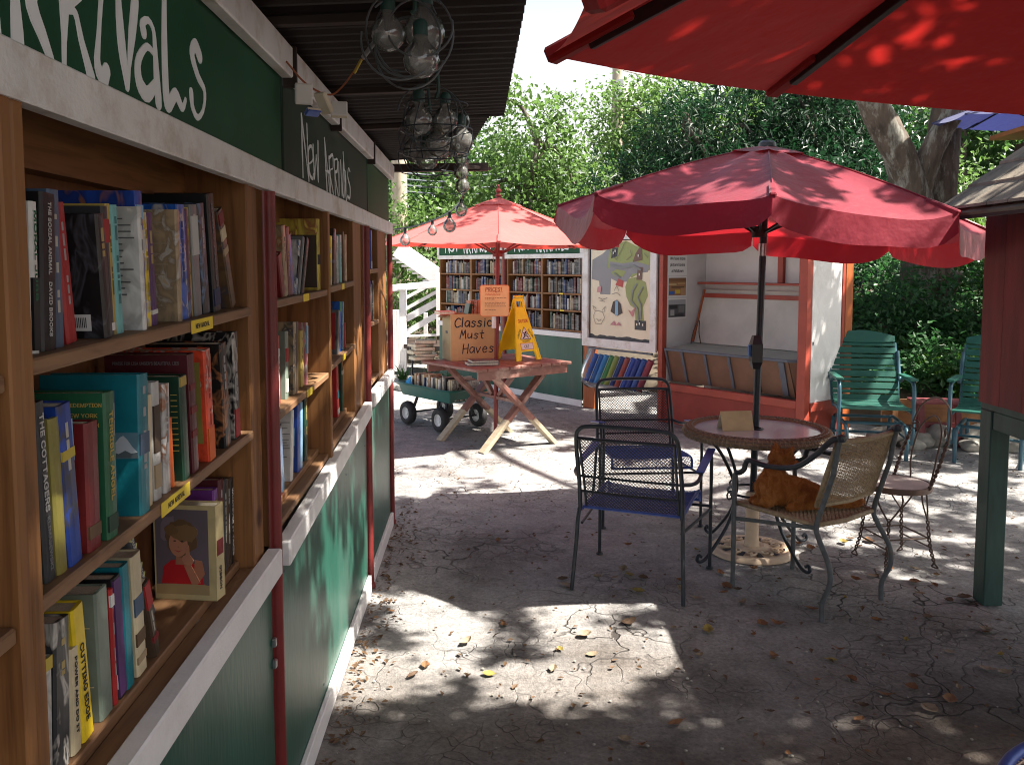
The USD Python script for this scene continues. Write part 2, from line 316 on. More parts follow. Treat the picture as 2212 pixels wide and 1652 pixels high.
mk('table_glass', {'g': ('geometry', {}), 'n': ('noise_texture', dict(scale=90, detail=2)), 'b': ('bump', dict(strength=.3, distance=.002)), 'p': ('principled_bsdf', dict(base_color=(.60, .68, .76), roughness=.12, specular_ior_level=1.0, alpha=.93, coat_weight=.6, coat_roughness=.06))},  # pale blue base stands in for the sky mirrored in the glass
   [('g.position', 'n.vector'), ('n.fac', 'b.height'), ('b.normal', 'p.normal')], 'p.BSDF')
mk('cat_fur', {'g': ('geometry', {}), 'm': ('mapping', dict(scale=(1, 1, .55), rotation=(.3, .5, .2))), 'w': ('noise_texture', dict(scale=24, distortion=1.4, detail=4)), 'n': ('noise_texture', dict(scale=220, detail=2)),
   'r': ('rgb_ramp', dict(ramp=[(.32, (.27, .078, .014)), (.5, (.42, .15, .030)), (.7, (.55, .25, .08))])), 'b': ('bump', dict(strength=.5, distance=.004)), 'p': ('principled_bsdf', dict(roughness=.75, specular_ior_level=.2, sheen_weight=.4, sheen_tint=(.8, .5, .3)))},
   [('g.position', 'm.vector'), ('m.vector', 'w.vector'), ('g.position', 'n.vector'), ('w.fac', 'r.fac'), ('r.color', 'p.base_color'), ('n.fac', 'b.height'), ('b.normal', 'p.normal')], 'p.BSDF')
# ground: grey worn asphalt giving way to brown trodden earth in the foreground, with a crack network and grit
mk('ground', {
    'g': ('geometry', {}), 'sx': ('separate_xyz', {}),
    'wn': ('noise_texture', dict(scale=2.6, detail=3)), 'wv': ('vector_math', dict(math_type='multiply_add', vector2=(.55, .55, .55))),
    'v': ('voronoi_texture', dict(scale=3.3, feature='distance_to_edge', randomness=1.0)), 'v2': ('voronoi_texture', dict(scale=8.5, feature='distance_to_edge', randomness=1.0)),
    'cr': ('rgb_ramp', dict(ramp=[(.0, (.9, .9, .9)), (.008, (.75, .75, .75)), (.018, (0, 0, 0))])), 'cr2': ('rgb_ramp', dict(ramp=[(.0, (.5, .5, .5)), (.010, (.35, .35, .35)), (.028, (0, 0, 0))])),
    'mk': ('noise_texture', dict(scale=.75, detail=2)), 'mr': ('rgb_ramp', dict(ramp=[(.47, (0, 0, 0)), (.62, (1, 1, 1))])), 'mk2': ('noise_texture', dict(scale=1.3, detail=2)), 'mr2': ('rgb_ramp', dict(ramp=[(.5, (0, 0, 0)), (.6, (1, 1, 1))])),
    'c1': ('math', dict(math_type='multiply')), 'c2': ('math', dict(math_type='multiply')), 'cm': ('math', dict(math_type='maximum')),
    'big': ('noise_texture', dict(scale=.8, detail=5, roughness=.6)), 'yr': ('map_range', dict(from_min=2.0, from_max=5.6, to_min=.55, to_max=-.25)), 'add': ('math', dict(math_type='add')), 'dm': ('rgb_ramp', dict(ramp=[(.55, (0, 0, 0)), (.95, (1, 1, 1))])),
    'fine': ('noise_texture', dict(scale=55, detail=5, roughness=.75)), 'fr': ('rgb_ramp', dict(ramp=[(.3, (.62, .62, .62)), (.7, (1.25, 1.25, 1.25))])),
    'mid': ('noise_texture', dict(scale=7, detail=5, roughness=.7)), 'mdr': ('rgb_ramp', dict(ramp=[(.3, (.72, .72, .72)), (.7, (1.15, 1.15, 1.15))])),
    'base': ('mix_color', dict(a=(.33, .32, .31), b=(.128, .103, .083))), 'x1': ('mix_color', dict(blend_type='multiply', fac=1.0)), 'x2': ('mix_color', dict(blend_type='multiply', fac=1.0)), 'st': ('noise_texture', dict(scale=1.15, detail=5, roughness=.65, distortion=.5)), 'sr': ('rgb_ramp', dict(ramp=[(.34, (.58, .56, .55)), (.48, (.95, .95, .95)), (.7, (1.12, 1.10, 1.08))])), 'x4': ('mix_color', dict(blend_type='multiply', fac=1.0, use_clamp_result=False)), 'x3': ('mix_color', dict(b=(.035, .029, .025))),
    'h1': ('math', dict(math_type='multiply_add', value2=-1.6)), 'h2': ('math', dict(math_type='multiply_add', value2=1.1)), 'b': ('bump', dict(strength=.8, distance=.018)), 'p': ('principled_bsdf', dict(roughness=.85, specular_ior_level=.3))},
   [('g.position', 'wn.vector'), ('wn.color', 'wv.vector1'), ('g.position', 'wv.vector3'), ('wv.vector', 'v.vector'), ('wv.vector', 'v2.vector'), ('v.distance', 'cr.fac'), ('v2.distance', 'cr2.fac'),
    ('g.position', 'mk.vector'), ('mk.fac', 'mr.fac'), ('g.position', 'mk2.vector'), ('mk2.fac', 'mr2.fac'), ('cr.color', 'c1.value1'), ('mr.color', 'c1.value2'), ('cr2.color', 'c2.value1'), ('mr2.color', 'c2.value2'), ('c1.value', 'cm.value1'), ('c2.value', 'cm.value2'),
    ('g.position', 'big.vector'), ('g.position', 'sx.vector'), ('sx.y', 'yr.value'), ('big.fac', 'add.value1'), ('yr.result', 'add.value2'), ('add.value', 'dm.fac'), ('dm.color', 'base.fac'),
    ('g.position', 'fine.vector'), ('fine.fac', 'fr.fac'), ('g.position', 'mid.vector'), ('mid.fac', 'mdr.fac'), ('base.result', 'x1.a'), ('fr.color', 'x1.b'), ('x1.result', 'x2.a'), ('mdr.color', 'x2.b'), ('g.position', 'st.vector'), ('st.fac', 'sr.fac'), ('x2.result', 'x4.a'), ('sr.color', 'x4.b'), ('x4.result', 'x3.a'), ('cm.value', 'x3.fac'), ('x3.result', 'p.base_color'),
    ('cm.value', 'h1.value1'), ('fine.fac', 'h1.value3'), ('mid.fac', 'h2.value1'), ('h1.value', 'h2.value3'), ('h2.value', 'b.height'), ('b.normal', 'p.normal')], 'p.BSDF')
# ------------------------------------------------------------------ ground
def ground_z(x, y):
    p = np.stack([np.asarray(x, float) * .9, np.asarray(y, float) * .9, np.zeros_like(np.asarray(x, float))], -1)
    return (meshkit.fbm(p, 3, 5) - .5) * .014
def _ground():
    xs = np.unique(np.concatenate([np.linspace(-60, -4, 12), np.linspace(-4, 7, 90), np.linspace(7, 60, 14)]))
    ys = np.unique(np.concatenate([np.linspace(-30, 0, 10), np.linspace(0, 13, 110), np.linspace(13, 90, 16)]))
    X, Y = np.meshgrid(xs, ys, indexing='ij'); Z = ground_z(X, Y) - .006
    far = (np.abs(X) > 8) | (Y > 14); Z = np.where(far, -.02, Z)
    return MB().grid(np.stack([X, Y, Z], -1))
struct('ground', _ground(), 'ground', smooth=True)

# ------------------------------------------------------------------ the book stand along the left side
A0, TH = -.561, 2.153
LV = np.array([-.0376, 1, 0]) / math.hypot(1, .0376); NV = np.array([1, .0376, 0]) / math.hypot(1, .0376)
def W(s, n, z): return np.array([A0, 0, 0]) + LV * s + NV * n + np.array([0, 0, z])
def wallM(s=0, n=0, z=0): return mat4(W(s, n, z), TH)

def bookcase(label, s0, s1, bays, top, ledge, header_mat, stiles, band, header_s, base_s, seamless=False):
    """bays: [(s0, s1, [shelf heights at both ends], floor height at both ends)]; local x outwards, y along the row."""
    t = thing('bookcase', label, 'bookcase', wallM(s0), group='bookcases in a row along the left side')
    q = lambda s: s - s0
    part(t, 'back_panel', MB().box(-.222, -.206, q(s0), q(s1), .05, 2.16), 'pine_back')
    for a, b, shelves, floor in bays:
        for z0, z1 in shelves:
            part(t, 'shelf', MB().beam((-.104, q(a) + .001, z0 - .011), (-.104, q(b) - .001, z1 - .011), .196, .022, ch=.003), 'shelf_top')
        z0, z1 = floor
        part(t, 'floor_shelf', MB().beam((-.128, q(a) + .001, z0 - .012), (-.128, q(b) - .001, z1 - .012), .156, .024, ch=.003), 'shelf_top')
        part(t, 'trough_board', MB().beam((-.0315, q(a), z0 - .030), (-.0315, q(b), z1 - .030), .037, .02, ch=.002), 'shelf_top')
    for a, b, n1 in stiles:
        part(t, 'upright', MB().box(-.205, n1, q(a), q(b), .86, 1.90, ch=.003), 'pine_up')
    part(t, 'ceiling_board', MB().box(-.205, -.03, q(s0) + .002, q(s1) - .002, 1.905, 1.92), 'pine_along')
    part(t, 'header_rail', MB().box(-.205, -.16, q(s0) + .004, q(s1) - .004, 1.80, 1.90), 'pine_along')
    b0, b1 = band
    part(t, 'white_band', MB().beam((-.009, q(b0), 1.880), (-.009, q(b1), 1.880), .030, .070, ch=.003), 'white_paint')
    h0, h1 = header_s
    hb = part(t, 'header_board', MB().box(-.030, -.016, q(h0), q(h1), 1.9165, 2.20, ch=.002), header_mat)
    fz = 2.232
    part(t, 'fascia_board', MB().beam((.004, q(h0) - .005, fz), (.004, q(h1) + .005, fz), .036, .088, ch=.004), 'white_paint')
    l0, l1, za, zb = ledge
    part(t, 'ledge', MB().beam((.006, q(l0), za - .036), (.006, q(l1), zb - .036), .040, .072, ch=.004), 'white_wood')
    p0, p1 = base_s
    v = []
    for s_, zt in ((p0, za - .073), (p1, zb - .073)):
        for n_ in (-.024, -.008):
            for z in (.02, zt): v.append((n_, q(s_), z))
    part(t, 'lower_panel', MB().hull(v), 'green_panel')
    for k in range(4):
        for zz in (.13, za - .11): part(t, 'screw', MB().lathe([(0, 0), (.0045, 0), (.004, .0016), (0, .002)], 8, mat4((-.0082, q(p0) + (p1 - p0) * (k + .12) / 3.25, zz), 0, 0, 90)), 'strip_grey')
    part(t, 'base_trim', MB().box(-.0075, .012, q(p0), q(p1), .002, .085, ch=.003), 'white_wood')
    return t, hb, s0

def letters(parent, name, strokes, width, depth, m, s0, n0, rough=.12):
    """Brush lettering: strokes are lists of (s, z) on the board; each becomes a rounded stroke of uneven width."""
    polys = []
    for k, st in enumerate(strokes):
        P = curve(np.array([(a, b, 0) for a, b in st]), 6 * len(st))[:, :2] if len(st) > 2 else np.linspace(st[0], st[1], 5)
        n = len(P)
        for i in range(n - 1):
            w = width * (.8 + .35 * math.sin(1.7 * k + 5 * i / n)) * .5
            polys.append(LineString([P[i], P[i + 1]]).buffer(w, quad_segs=3))
    u = unary_union(polys).simplify(width * .04)
    T = np.eye(4); T[:3, 0], T[:3, 1], T[:3, 2], T[:3, 3] = (0, 1, 0), (0, 0, 1), (1, 0, 0), (n0, -s0, 0)
    return part(parent, name, MB().prism(u, depth, T), m)

BIG = [[(0.984, 1.944), (1.048, 2.041), (1.058, 1.956), (1.066, 1.917)], [(1.003, 1.961), (1.054, 1.97)], [(1.112, 2.031), (1.108, 1.988), (1.109, 1.92)], [(1.107, 2.024), (1.149, 2.043), (1.168, 2.029), (1.147, 1.993), (1.152, 1.972), (1.171, 1.95), (1.193, 1.922)], [(1.242, 2.059), (1.237, 1.996), (1.231, 1.924)], [(1.232, 2.052), (1.278, 2.059), (1.287, 2.035), (1.237, 2.0), (1.27, 2.005), (1.287, 1.97), (1.309, 1.934), (1.315, 1.921)], [(1.367, 2.085), (1.347, 1.996), (1.338, 1.949), (1.357, 1.931), (1.369, 1.944)], [(1.423, 2.092), (1.431, 2.006), (1.449, 1.936)], [(1.494, 2.087), (1.468, 2.003), (1.449, 1.936)], [(1.528, 2.045), (1.523, 2.058), (1.549, 2.071), (1.573, 2.061), (1.579, 2.029), (1.581, 1.991), (1.588, 1.938)], [(1.574, 2.02), (1.538, 2.023), (1.499, 1.99), (1.5, 1.956), (1.533, 1.941), (1.573, 1.965)], [(1.634, 2.144), (1.626, 2.041), (1.632, 1.944), (1.677, 1.969), (1.713, 1.95), (1.734, 1.969)], [(1.83, 2.075), (1.803, 2.091), (1.781, 2.069), (1.814, 2.032), (1.856, 2.01), (1.845, 1.971), (1.806, 1.947), (1.776, 1.962), (1.769, 1.99)]]
SMALL = [[(2.87, 1.935), (2.86, 2.133)], [(2.86, 2.133), (2.967, 1.931)], [(2.967, 1.931), (2.947, 2.116)], [(2.955, 1.983), (3.044, 2.012), (3.025, 2.053), (2.963, 2.03), (2.977, 1.962), (3.033, 1.944), (3.049, 1.962)], [(3.052, 2.061), (3.066, 1.95)], [(3.066, 1.95), (3.109, 2.035)], [(3.109, 2.035), (3.142, 1.947)], [(3.142, 1.947), (3.145, 2.086)], [(3.318, 1.927), (3.278, 2.117)], [(3.278, 2.117), (3.381, 1.924)], [(3.289, 2.0), (3.372, 2.003)], [(3.371, 2.062), (3.398, 1.926)], [(3.371, 2.056), (3.456, 2.078), (3.459, 2.029), (3.391, 2.005), (3.465, 1.923)], [(3.495, 2.066), (3.508, 1.929)], [(3.495, 2.063), (3.567, 2.074), (3.563, 2.029), (3.507, 2.009), (3.58, 1.929)], [(3.603, 2.067), (3.603, 1.934)], [(3.653, 2.079), (3.679, 1.937)], [(3.679, 1.937), (3.733, 2.094)], [(3.765, 2.051), (3.726, 2.052), (3.699, 1.962), (3.735, 1.941), (3.785, 2.047)], [(3.785, 2.047), (3.791, 1.936)], [(3.726, 2.122), (3.786, 1.933), (3.817, 1.941)], [(3.914, 2.063), (3.873, 2.074), (3.845, 2.035), (3.91, 1.992), (3.894, 1.944), (3.835, 1.949)]]

case_near, hb_near, s0n = bookcase('large near bookcase under a dark green board with big white letters', .30, 2.272,
    [(.36, 1.030, [(1.51, 1.515), (1.20, 1.205)], (.895, .895)), (1.090, 2.150, [(1.527, 1.543), (1.216, 1.234)], (.90, .90))], 0, (.30, 2.29, .885, .885), 'green_board',
    [(.335, .358, -.002), (1.032, 1.058, -.001), (1.062, 1.089, -.002), (2.152, 2.176, -.012), (2.178, 2.270, -.018)], (.30, 2.64), (.30, 2.565), (.30, 2.30))
letters(hb_near, 'lettering', BIG, .0255, .0015, 'letter_white', s0n, -.0160)
for zz in (.62, .56): part(case_near, 'hinge', MB().box(-.008, .004, 1.985, 2.004, zz - .012, zz + .012, ch=.003), 'steel')
case_mid, hb_mid, s0m = bookcase('second bookcase along the row under a faded green board with small white letters', 2.362, 4.285,
    [(2.40, 3.242, [(1.548, 1.556), (1.228, 1.245)], (.930, .955)), (3.281, 3.952, [(1.562, 1.577), (1.262, 1.290)], (.965, .995))], 0, (2.385, 4.27, .872, .972), 'green_board_faded',
    [(2.375, 2.398, -.01), (3.244, 3.279, -.001), (3.954, 3.978, -.012), (3.980, 4.262, -.020)], (2.652, 4.52), (2.60, 4.50), (2.385, 4.285))
letters(hb_mid, 'lettering', SMALL, .0115, .0015, 'letter_white', s0m, -.0160)
case_far, hb_far, s0f = bookcase('narrow last bookcase of the row beside the passage to the stair', 4.385, 5.47,
    [(4.42, 4.905, [(1.624, 1.629), (1.349, 1.343)], (1.045, 1.058))], 0, (4.39, 5.40, .995, 1.0), 'green_board',
    [(4.395, 4.418, -.01), (4.907, 4.930, -.012), (4.932, 5.43, -.022)], (4.530, 5.60), (4.53, 5.575), (4.39, 5.40))
for s_, nm, lb in ((2.335, case_near, 'dark red round pipe between the first and second bookcases'), (4.335, case_mid, 'dark red round pipe between the second and last bookcases'), (5.445, case_far, 'dark red round pipe at the far end of the bookcase row')):
    tp = thing('pipe_post', lb, 'post', wallM(s_, -.002), group='red pipes holding the bookcase row')
    part(tp, 'pipe', MB().lathe([(0, 0), (.018, 0), (.018, 1.842), (0, 1.842)], 16), 'red_pipe', smooth=40)
    part(tp, 'upper_strip', MB().box(-.034, -.017, -.008, .008, 1.9165, 2.165), 'red_pipe')
    part(tp, 'foot_collar', MB().lathe([(0, 0.0), (.026, 0), (.026, .02), (.0185, .03), (0.0, .03)], 16), 'red_pipe', smooth=40)
# yellow shelf-edge labels
def shelf_label(parent, s, z, w, h, tilt, txt, s0):
    T = mat4((-.0045, s - s0, z), 0, math.degrees(tilt))
    v, f = boxmesh((.0008, w / 2, h / 2)); lab = part(parent, 'shelf_label', MB().add(v, f, T), 'label_yellow')
    if txt:
        t = meshkit.text_mesh(txt, h * .36, .0004, True); b = t.bounds; v = t.vertices - [(b[0][0] + b[1][0]) / 2, (b[0][1] + b[1][1]) / 2, 0]
        k = min(1, w * .85 / (b[1][0] - b[0][0])); v = v * [k, 1, 1]
        R = T @ np.array([[0, 0, 1, .0009], [1, 0, 0, 0], [0, 1, 0, 0], [0, 0, 0, 1.]])
        part(lab, 'lettering', MB().add(v, t.faces, R), 'letter_dark')
shelf_label(case_near, 1.765, 1.525, .135, .026, .015, 'NEW ARRIVAL', s0n); shelf_label(case_near, 1.585, 1.2125, .15, .026, .017, 'NEW ARRIVAL', s0n)
for s_, z_ in ((2.83, 1.5415), (2.86, 1.226)): shelf_label(case_mid, s_, z_, .09, .024, .012, None, s0m)
for s_, z_ in ((3.60, 1.559), (3.60, 1.265)): shelf_label(case_mid, s_, z_, .07, .024, .025, None, s0m)
shelf_label(case_far, 4.47, 1.613, .06, .024, 0, None, s0f)

# ------------------------------------------------------------------ corrugated roof over the row
def corrugated(s0, s1, n1a, n1b, z_in, z_out, thick=.006, pitch=.076, amp=.010):
    ss = np.arange(s0, s1 + 1e-6, pitch / 8); ns = np.linspace(0, 1, 4); g = np.zeros((len(ss), 4, 3))
    for i, s_ in enumerate(ss):
        n1 = n1a + (n1b - n1a) * (s_ - s0) / (s1 - s0)
        nn = -.32 + (n1 + .32) * ns
        g[i, :, 0] = nn; g[i, :, 1] = s_; g[i, :, 2] = z_in + (z_out - z_in) * ns + amp * math.cos(2 * math.pi * s_ / pitch)
    mb = MB().grid(g); g2 = g.copy(); g2[..., 2] += thick; mb.grid(g2[::-1])
    e = np.stack([g[:, -1], g2[:, -1]], 1); mb.grid(e); return mb
roof = thing('corrugated_roof', 'dark corrugated sheet roof overhanging the bookcase row', 'roof', wallM())
part(roof, 'roof_sheet', corrugated(.2, 4.19, .70, .68, 2.31, 2.36), 'roof_under')
part(roof, 'roof_sheet', corrugated(4.12, 5.64, .61, .46, 2.302, 2.348), 'roof_under')
for s_ in (1.2, 2.4, 3.35, 4.195): part(roof, 'rafter', MB().beam((-.05, s_, 2.297), (.40, s_, 2.318), .036, .022), 'roof_beam')
part(roof, 'end_beam', MB().beam((-.1, 5.60, 2.262), (.62, 5.60, 2.275), .05, .05), 'roof_beam')
part(roof, 'end_beam', MB().beam((.42, 5.48, 2.262), (.62, 5.66, 2.27), .06, .02), 'roof_beam', label='splintered pale end of the roof beam')
part(roof, 'wall_plate', MB().beam((-.09, .2, 2.262), (-.09, 5.6, 2.262), .1, .05), 'roof_beam')
for s_ in (2.595, 3.42, 4.515): part(roof, 'bracket', MB().box(-.014, .028, s_ - .007, s_ + .007, 2.165, 2.283, ch=.002), 'roof_beam')

# ------------------------------------------------------------------ books on the row
COL = dict(black=(.012, .012, .013), charcoal=(.035, .036, .04), grey=(.16, .165, .17), pale=(.45, .45, .43), white=(.62, .61, .58), cream=(.55, .47, .30), tan=(.36, .27, .16), brown=(.12, .07, .035), dkbrown=(.055, .035, .022),
           red=(.33, .02, .02), dkred=(.16, .014, .016), maroon=(.085, .014, .02), orange=(.65, .12, .02), orangered=(.70, .075, .03), yellow=(.72, .52, .02), mustard=(.48, .37, .05), olive=(.23, .20, .045), gold=(.42, .30, .07),
           green=(.02, .11, .05), dkgreen=(.010, .045, .026), mint=(.10, .33, .20), teal=(.008, .16, .20), aqua=(.16, .42, .42), blue=(.018, .06, .32), bright=(.02, .12, .52), navy=(.014, .022, .07), sky=(.22, .40, .58), slate=(.06, .10, .16), purple=(.08, .03, .12), violet=(.14, .03, .22), plum=(.10, .03, .07), pink=(.55, .2, .22), sage=(.16, .20, .16))
rb = random.Random(7)
def book_parts(t, d, th, h, col, hard=True, band=None, titles=(), prints=0, side=None):
    """local: x outwards (spine at 0), y along the shelf, z up."""
    bt = .0028 if hard else .0012; lip = .003 if hard else .0004
    outer = [(-d, 0), (-.004, 0), (-.0005, min(.004, th * .25)), (0, th * .5), (-.0005, th - min(.004, th * .25)), (-.004, th), (-d, th), (-d, th - bt), (-.006, th - bt), (-.006, bt), (-d, bt)]
    rj = rb.random(); cc = COL[col] if isinstance(col, str) else col
    cv = part(t, 'cover', MB().prism(outer, h), mottled(cc, int(rj * 90)) if rj < .42 and not titles else jacket(cc))
    pb = MB().box(-d + lip, -.0065, bt + .0003, th - bt - .0003, lip, h - lip)
    part(t, 'page_block', pb, 'page_edge')
    Tsp = np.array([[0, 0, 1, .0002], [1, 0, 0, 0], [0, 1, 0, 0], [0, 0, 0, 1.]])       # text plane (x along y, y along z) on the spine
    for k, (a, b, c) in enumerate(band or ()):                                            # jacket bands that wrap the spine
        part(cv, 'jacket_band', MB().box(-.0045, .0005, th * .04, th * .96, h * a, h * b), ink(COL[c] if isinstance(c, str) else c))
    for (txt, z_top, ln, hh, c) in titles:                                                # spine titles reading downwards
        m = meshkit.text_mesh(txt, hh, .0005, True); b = m.bounds; v = m.vertices - [b[0][0], (b[0][1] + b[1][1]) / 2, 0]
        k = ln / (b[1][0] - b[0][0]); v = v * [k, 1, 1]
        R = np.array([[0, 0, 1, .0006], [0, 1, 0, th / 2], [-1, 0, 0, z_top], [0, 0, 0, 1.]])
        part(cv, 'spine_title', MB().add(v, m.faces, R), ink(COL[c] if isinstance(c, str) else c))
    for k in range(prints):                                                               # illegible small print as short dashes
        pass
    if prints:
        mb = MB(); z = h * rb.uniform(.84, .92); c = rb.choice([(.6, .58, .5), (.05, .05, .05), (.5, .38, .12)])
        lum = sum(COL[col] if isinstance(col, str) else col) / 3
        c = sc(COL[col] if isinstance(col, str) else col, .35) if lum > .2 else rb.choice([(.42, .40, .34), (.34, .26, .10), (.3, .3, .3)])
        w = th * rb.uniform(.07, .16)
        while z > h * .3 and prints > 0:
            L = rb.uniform(.006, .026); mb.box(-.001, .0004, th / 2 - w, th / 2 + w, z - L, z); z -= L + rb.uniform(.002, .005); prints -= 1
            if rb.random() < .18: z -= .02
        part(cv, 'spine_print', mb, ink(c))
    if side: side(cv, d, h)
    return cv
def side_text(lines):
    def f(cv, d, h):
        for txt, x0, z0, L, hh, c in lines:
            m = meshkit.text_mesh(txt, hh, .0004, True); b = m.bounds; v = m.vertices - [b[0][0], b[0][1], 0]; v = v * [L / (b[1][0] - b[0][0]), 1, 1]
            R = np.array([[1, 0, 0, x0], [0, 0, -1, -.0002], [0, 1, 0, z0], [0, 0, 0, 1.]])
            part(cv, 'cover_title', MB().add(v, m.faces, R), ink(COL[c] if isinstance(c, str) else c))
    return f
def side_blocks(blocks):
    """flat print on the board that faces along the row: (x0, x1, z0, z1, colour)"""
    def f(cv, d, h):
        for k, (x0, x1, z0, z1, c) in enumerate(blocks):
            part(cv, 'cover_print', MB().box(x0, x1, -.0005 - .0003 * k, .0002, z0, z1), ink(COL[c] if isinstance(c, str) else c))
    return f
def page_lines(n, c=(.1, .1, .1), x0=-.075, x1=-.006, z0=.05, z1=.19):
    r = random.Random(n); out = []
    for i in range(n):
        z = z1 - (z1 - z0) * i / n; out.append((x0, x0 + (x1 - x0) * r.uniform(.55, 1), z, z + .0022, c))
    return side_blocks(out)
def barcode(x=-.04, z=.012):
    def f(cv, d, h):
        part(cv, 'barcode_label', MB().box(x - .018, x + .018, -.0006, .0002, z, z + .026), ink((.6, .6, .58)))
        mb = MB()
        for k in range(9): mb.box(x - .012 + .0027 * k, x - .0107 + .0027 * k, -.0009, -.0005, z + .005, z + .021)
        part(cv, 'barcode', mb, ink((.02, .02, .02)))
    return f
def stack_shelf(books, lo, hi, zfun, where, grp):
    cur = lo
    for (desc, s0, s1, n, h, lean, col, opt) in books:
        th = opt.pop('th', None) or min(max(s1 - s0, .012), .046)
        b1 = max(s1, cur + th + .0015); b0 = b1 - th
        if b1 > hi - .001: b1 = hi - .001; b0 = b1 - th
        cur = b1
        a = math.degrees(math.atan2(-lean, h)); d = opt.pop('d', None) or min(.165, .198 + n if n > -.06 else .15)
        d = min(d, .2 + n)
        t = thing('book', desc + ' ' + where, 'book', wallM(b0, n, zfun(b0) + .0005) @ mat4((0, 0, 0), opt.pop('yaw', 0), a), group=grp)
        if lean < -.003: pass
        book_parts(t, d, th, h, col, **opt)
top1 = lambda s: 1.527 + .016 * (s - 1.09) / 1.06
top2 = lambda s: 1.216 + .018 * (s - 1.09) / 1.06
S1 = [('thin white and black paperback with green lettering', 1.146, 1.164, -.03, .202, .008, 'white', dict(hard=False, band=[(.02, .5, 'black')], titles=[('MORAL JUBB', .19, .12, .006, 'green')])),
 ('black speckled hardback with a colourful white title', 1.171, 1.211, -.03, .217, .012, 'black', dict(titles=[('THE SOCIAL ANIMAL', .205, .1, .008, 'pale'), ('DAVID BROOKS', .095, .075, .008, 'pale')])),
 ('dark slate hardback second from the speckled one', 1.214, 1.245, -.035, .222, 0, 'slate', dict(prints=5)),
 ('thin dark green volume', 1.247, 1.262, -.045, .212, -.01, 'dkgreen', dict()),
 ('bright red hardback with pale pages', 1.266, 1.296, -.04, .205, -.026, 'red', dict(prints=6)),
 ('glossy black book showing a barcode on its cover', 1.352, 1.380, -.022, .193, -.020, 'black', dict(side=barcode(), prints=3)),
 ('black book with a red square near its top', 1.384, 1.405, -.03, .207, -.012, 'charcoal', dict(band=[(.72, .9, 'red'), (.04, .1, 'white')], prints=2)),
 ('thin gold and black spine', 1.410, 1.424, -.034, .212, -.012, 'gold', dict(prints=7)),
 ('pale turquoise spine', 1.428, 1.452, -.034, .211, -.012, 'aqua', dict(prints=8)),
 ('white paperback with lines of print on its back cover', 1.498, 1.512, -.018, .212, -.010, 'white', dict(side=page_lines(13), prints=2)),
 ('mottled blue and white spine', 1.516, 1.546, -.030, .240, -.008, 'blue', dict(band=[(.55, .72, 'pale'), (.8, .9, 'sky')], prints=3)),
 ('thin teal paperback', 1.549, 1.562, -.036, .2, -.012, 'teal', dict(hard=False)),
 ('thin yellow paperback', 1.564, 1.582, -.036, .205, -.010, 'yellow', dict(hard=False, prints=4)),
 ('purple spine with a small white mark', 1.585, 1.612, -.036, .205, -.016, 'purple', dict(band=[(.1, .14, 'white')], prints=3)),
 ('beige book showing its plain back cover', 1.680, 1.700, -.020, .216, -.004, 'tan', dict(side=page_lines(7, (.3, .24, .16)))),
 ('thin pale blue paperback', 1.703, 1.719, -.03, .21, -.010, 'sky', dict(hard=False, prints=5)),
 ('bright blue hardback with a silver title', 1.722, 1.766, -.03, .228, -.010, 'bright', dict(prints=7)),
 ('thin plum volume', 1.769, 1.787, -.03, .222, -.014, 'plum', dict()),
 ('mustard spine between plum and grey', 1.790, 1.812, -.036, .225, -.014, 'mustard', dict(prints=4)),
 ('pale grey hardback with a worn white patch', 1.816, 1.858, -.032, .232, -.020, 'grey', dict(band=[(.55, .9, 'pale')], prints=3)),
 ('charcoal book', 1.880, 1.920, -.034, .238, -.028, 'charcoal', dict(prints=4)),
 ('tall black hardback with a grey title', 1.940, 1.986, -.03, .262, -.036, 'black', dict(titles=[('BARRY FARLEY', .24, .19, .008, 'grey')], band=[(.05, .2, 'navy')])),
 ('brown camouflage patterned book leaning on the side board', 2.075, 2.112, -.03, .243, -.105, 'brown', dict(band=[(.55, .62, 'tan'), (.7, .82, 'cream'), (.86, .97, 'dkred')]))]
stack_shelf(S1, 1.092, 2.149, top1, 'on the near top shelf', 'books on the top shelf of the near bookcase')
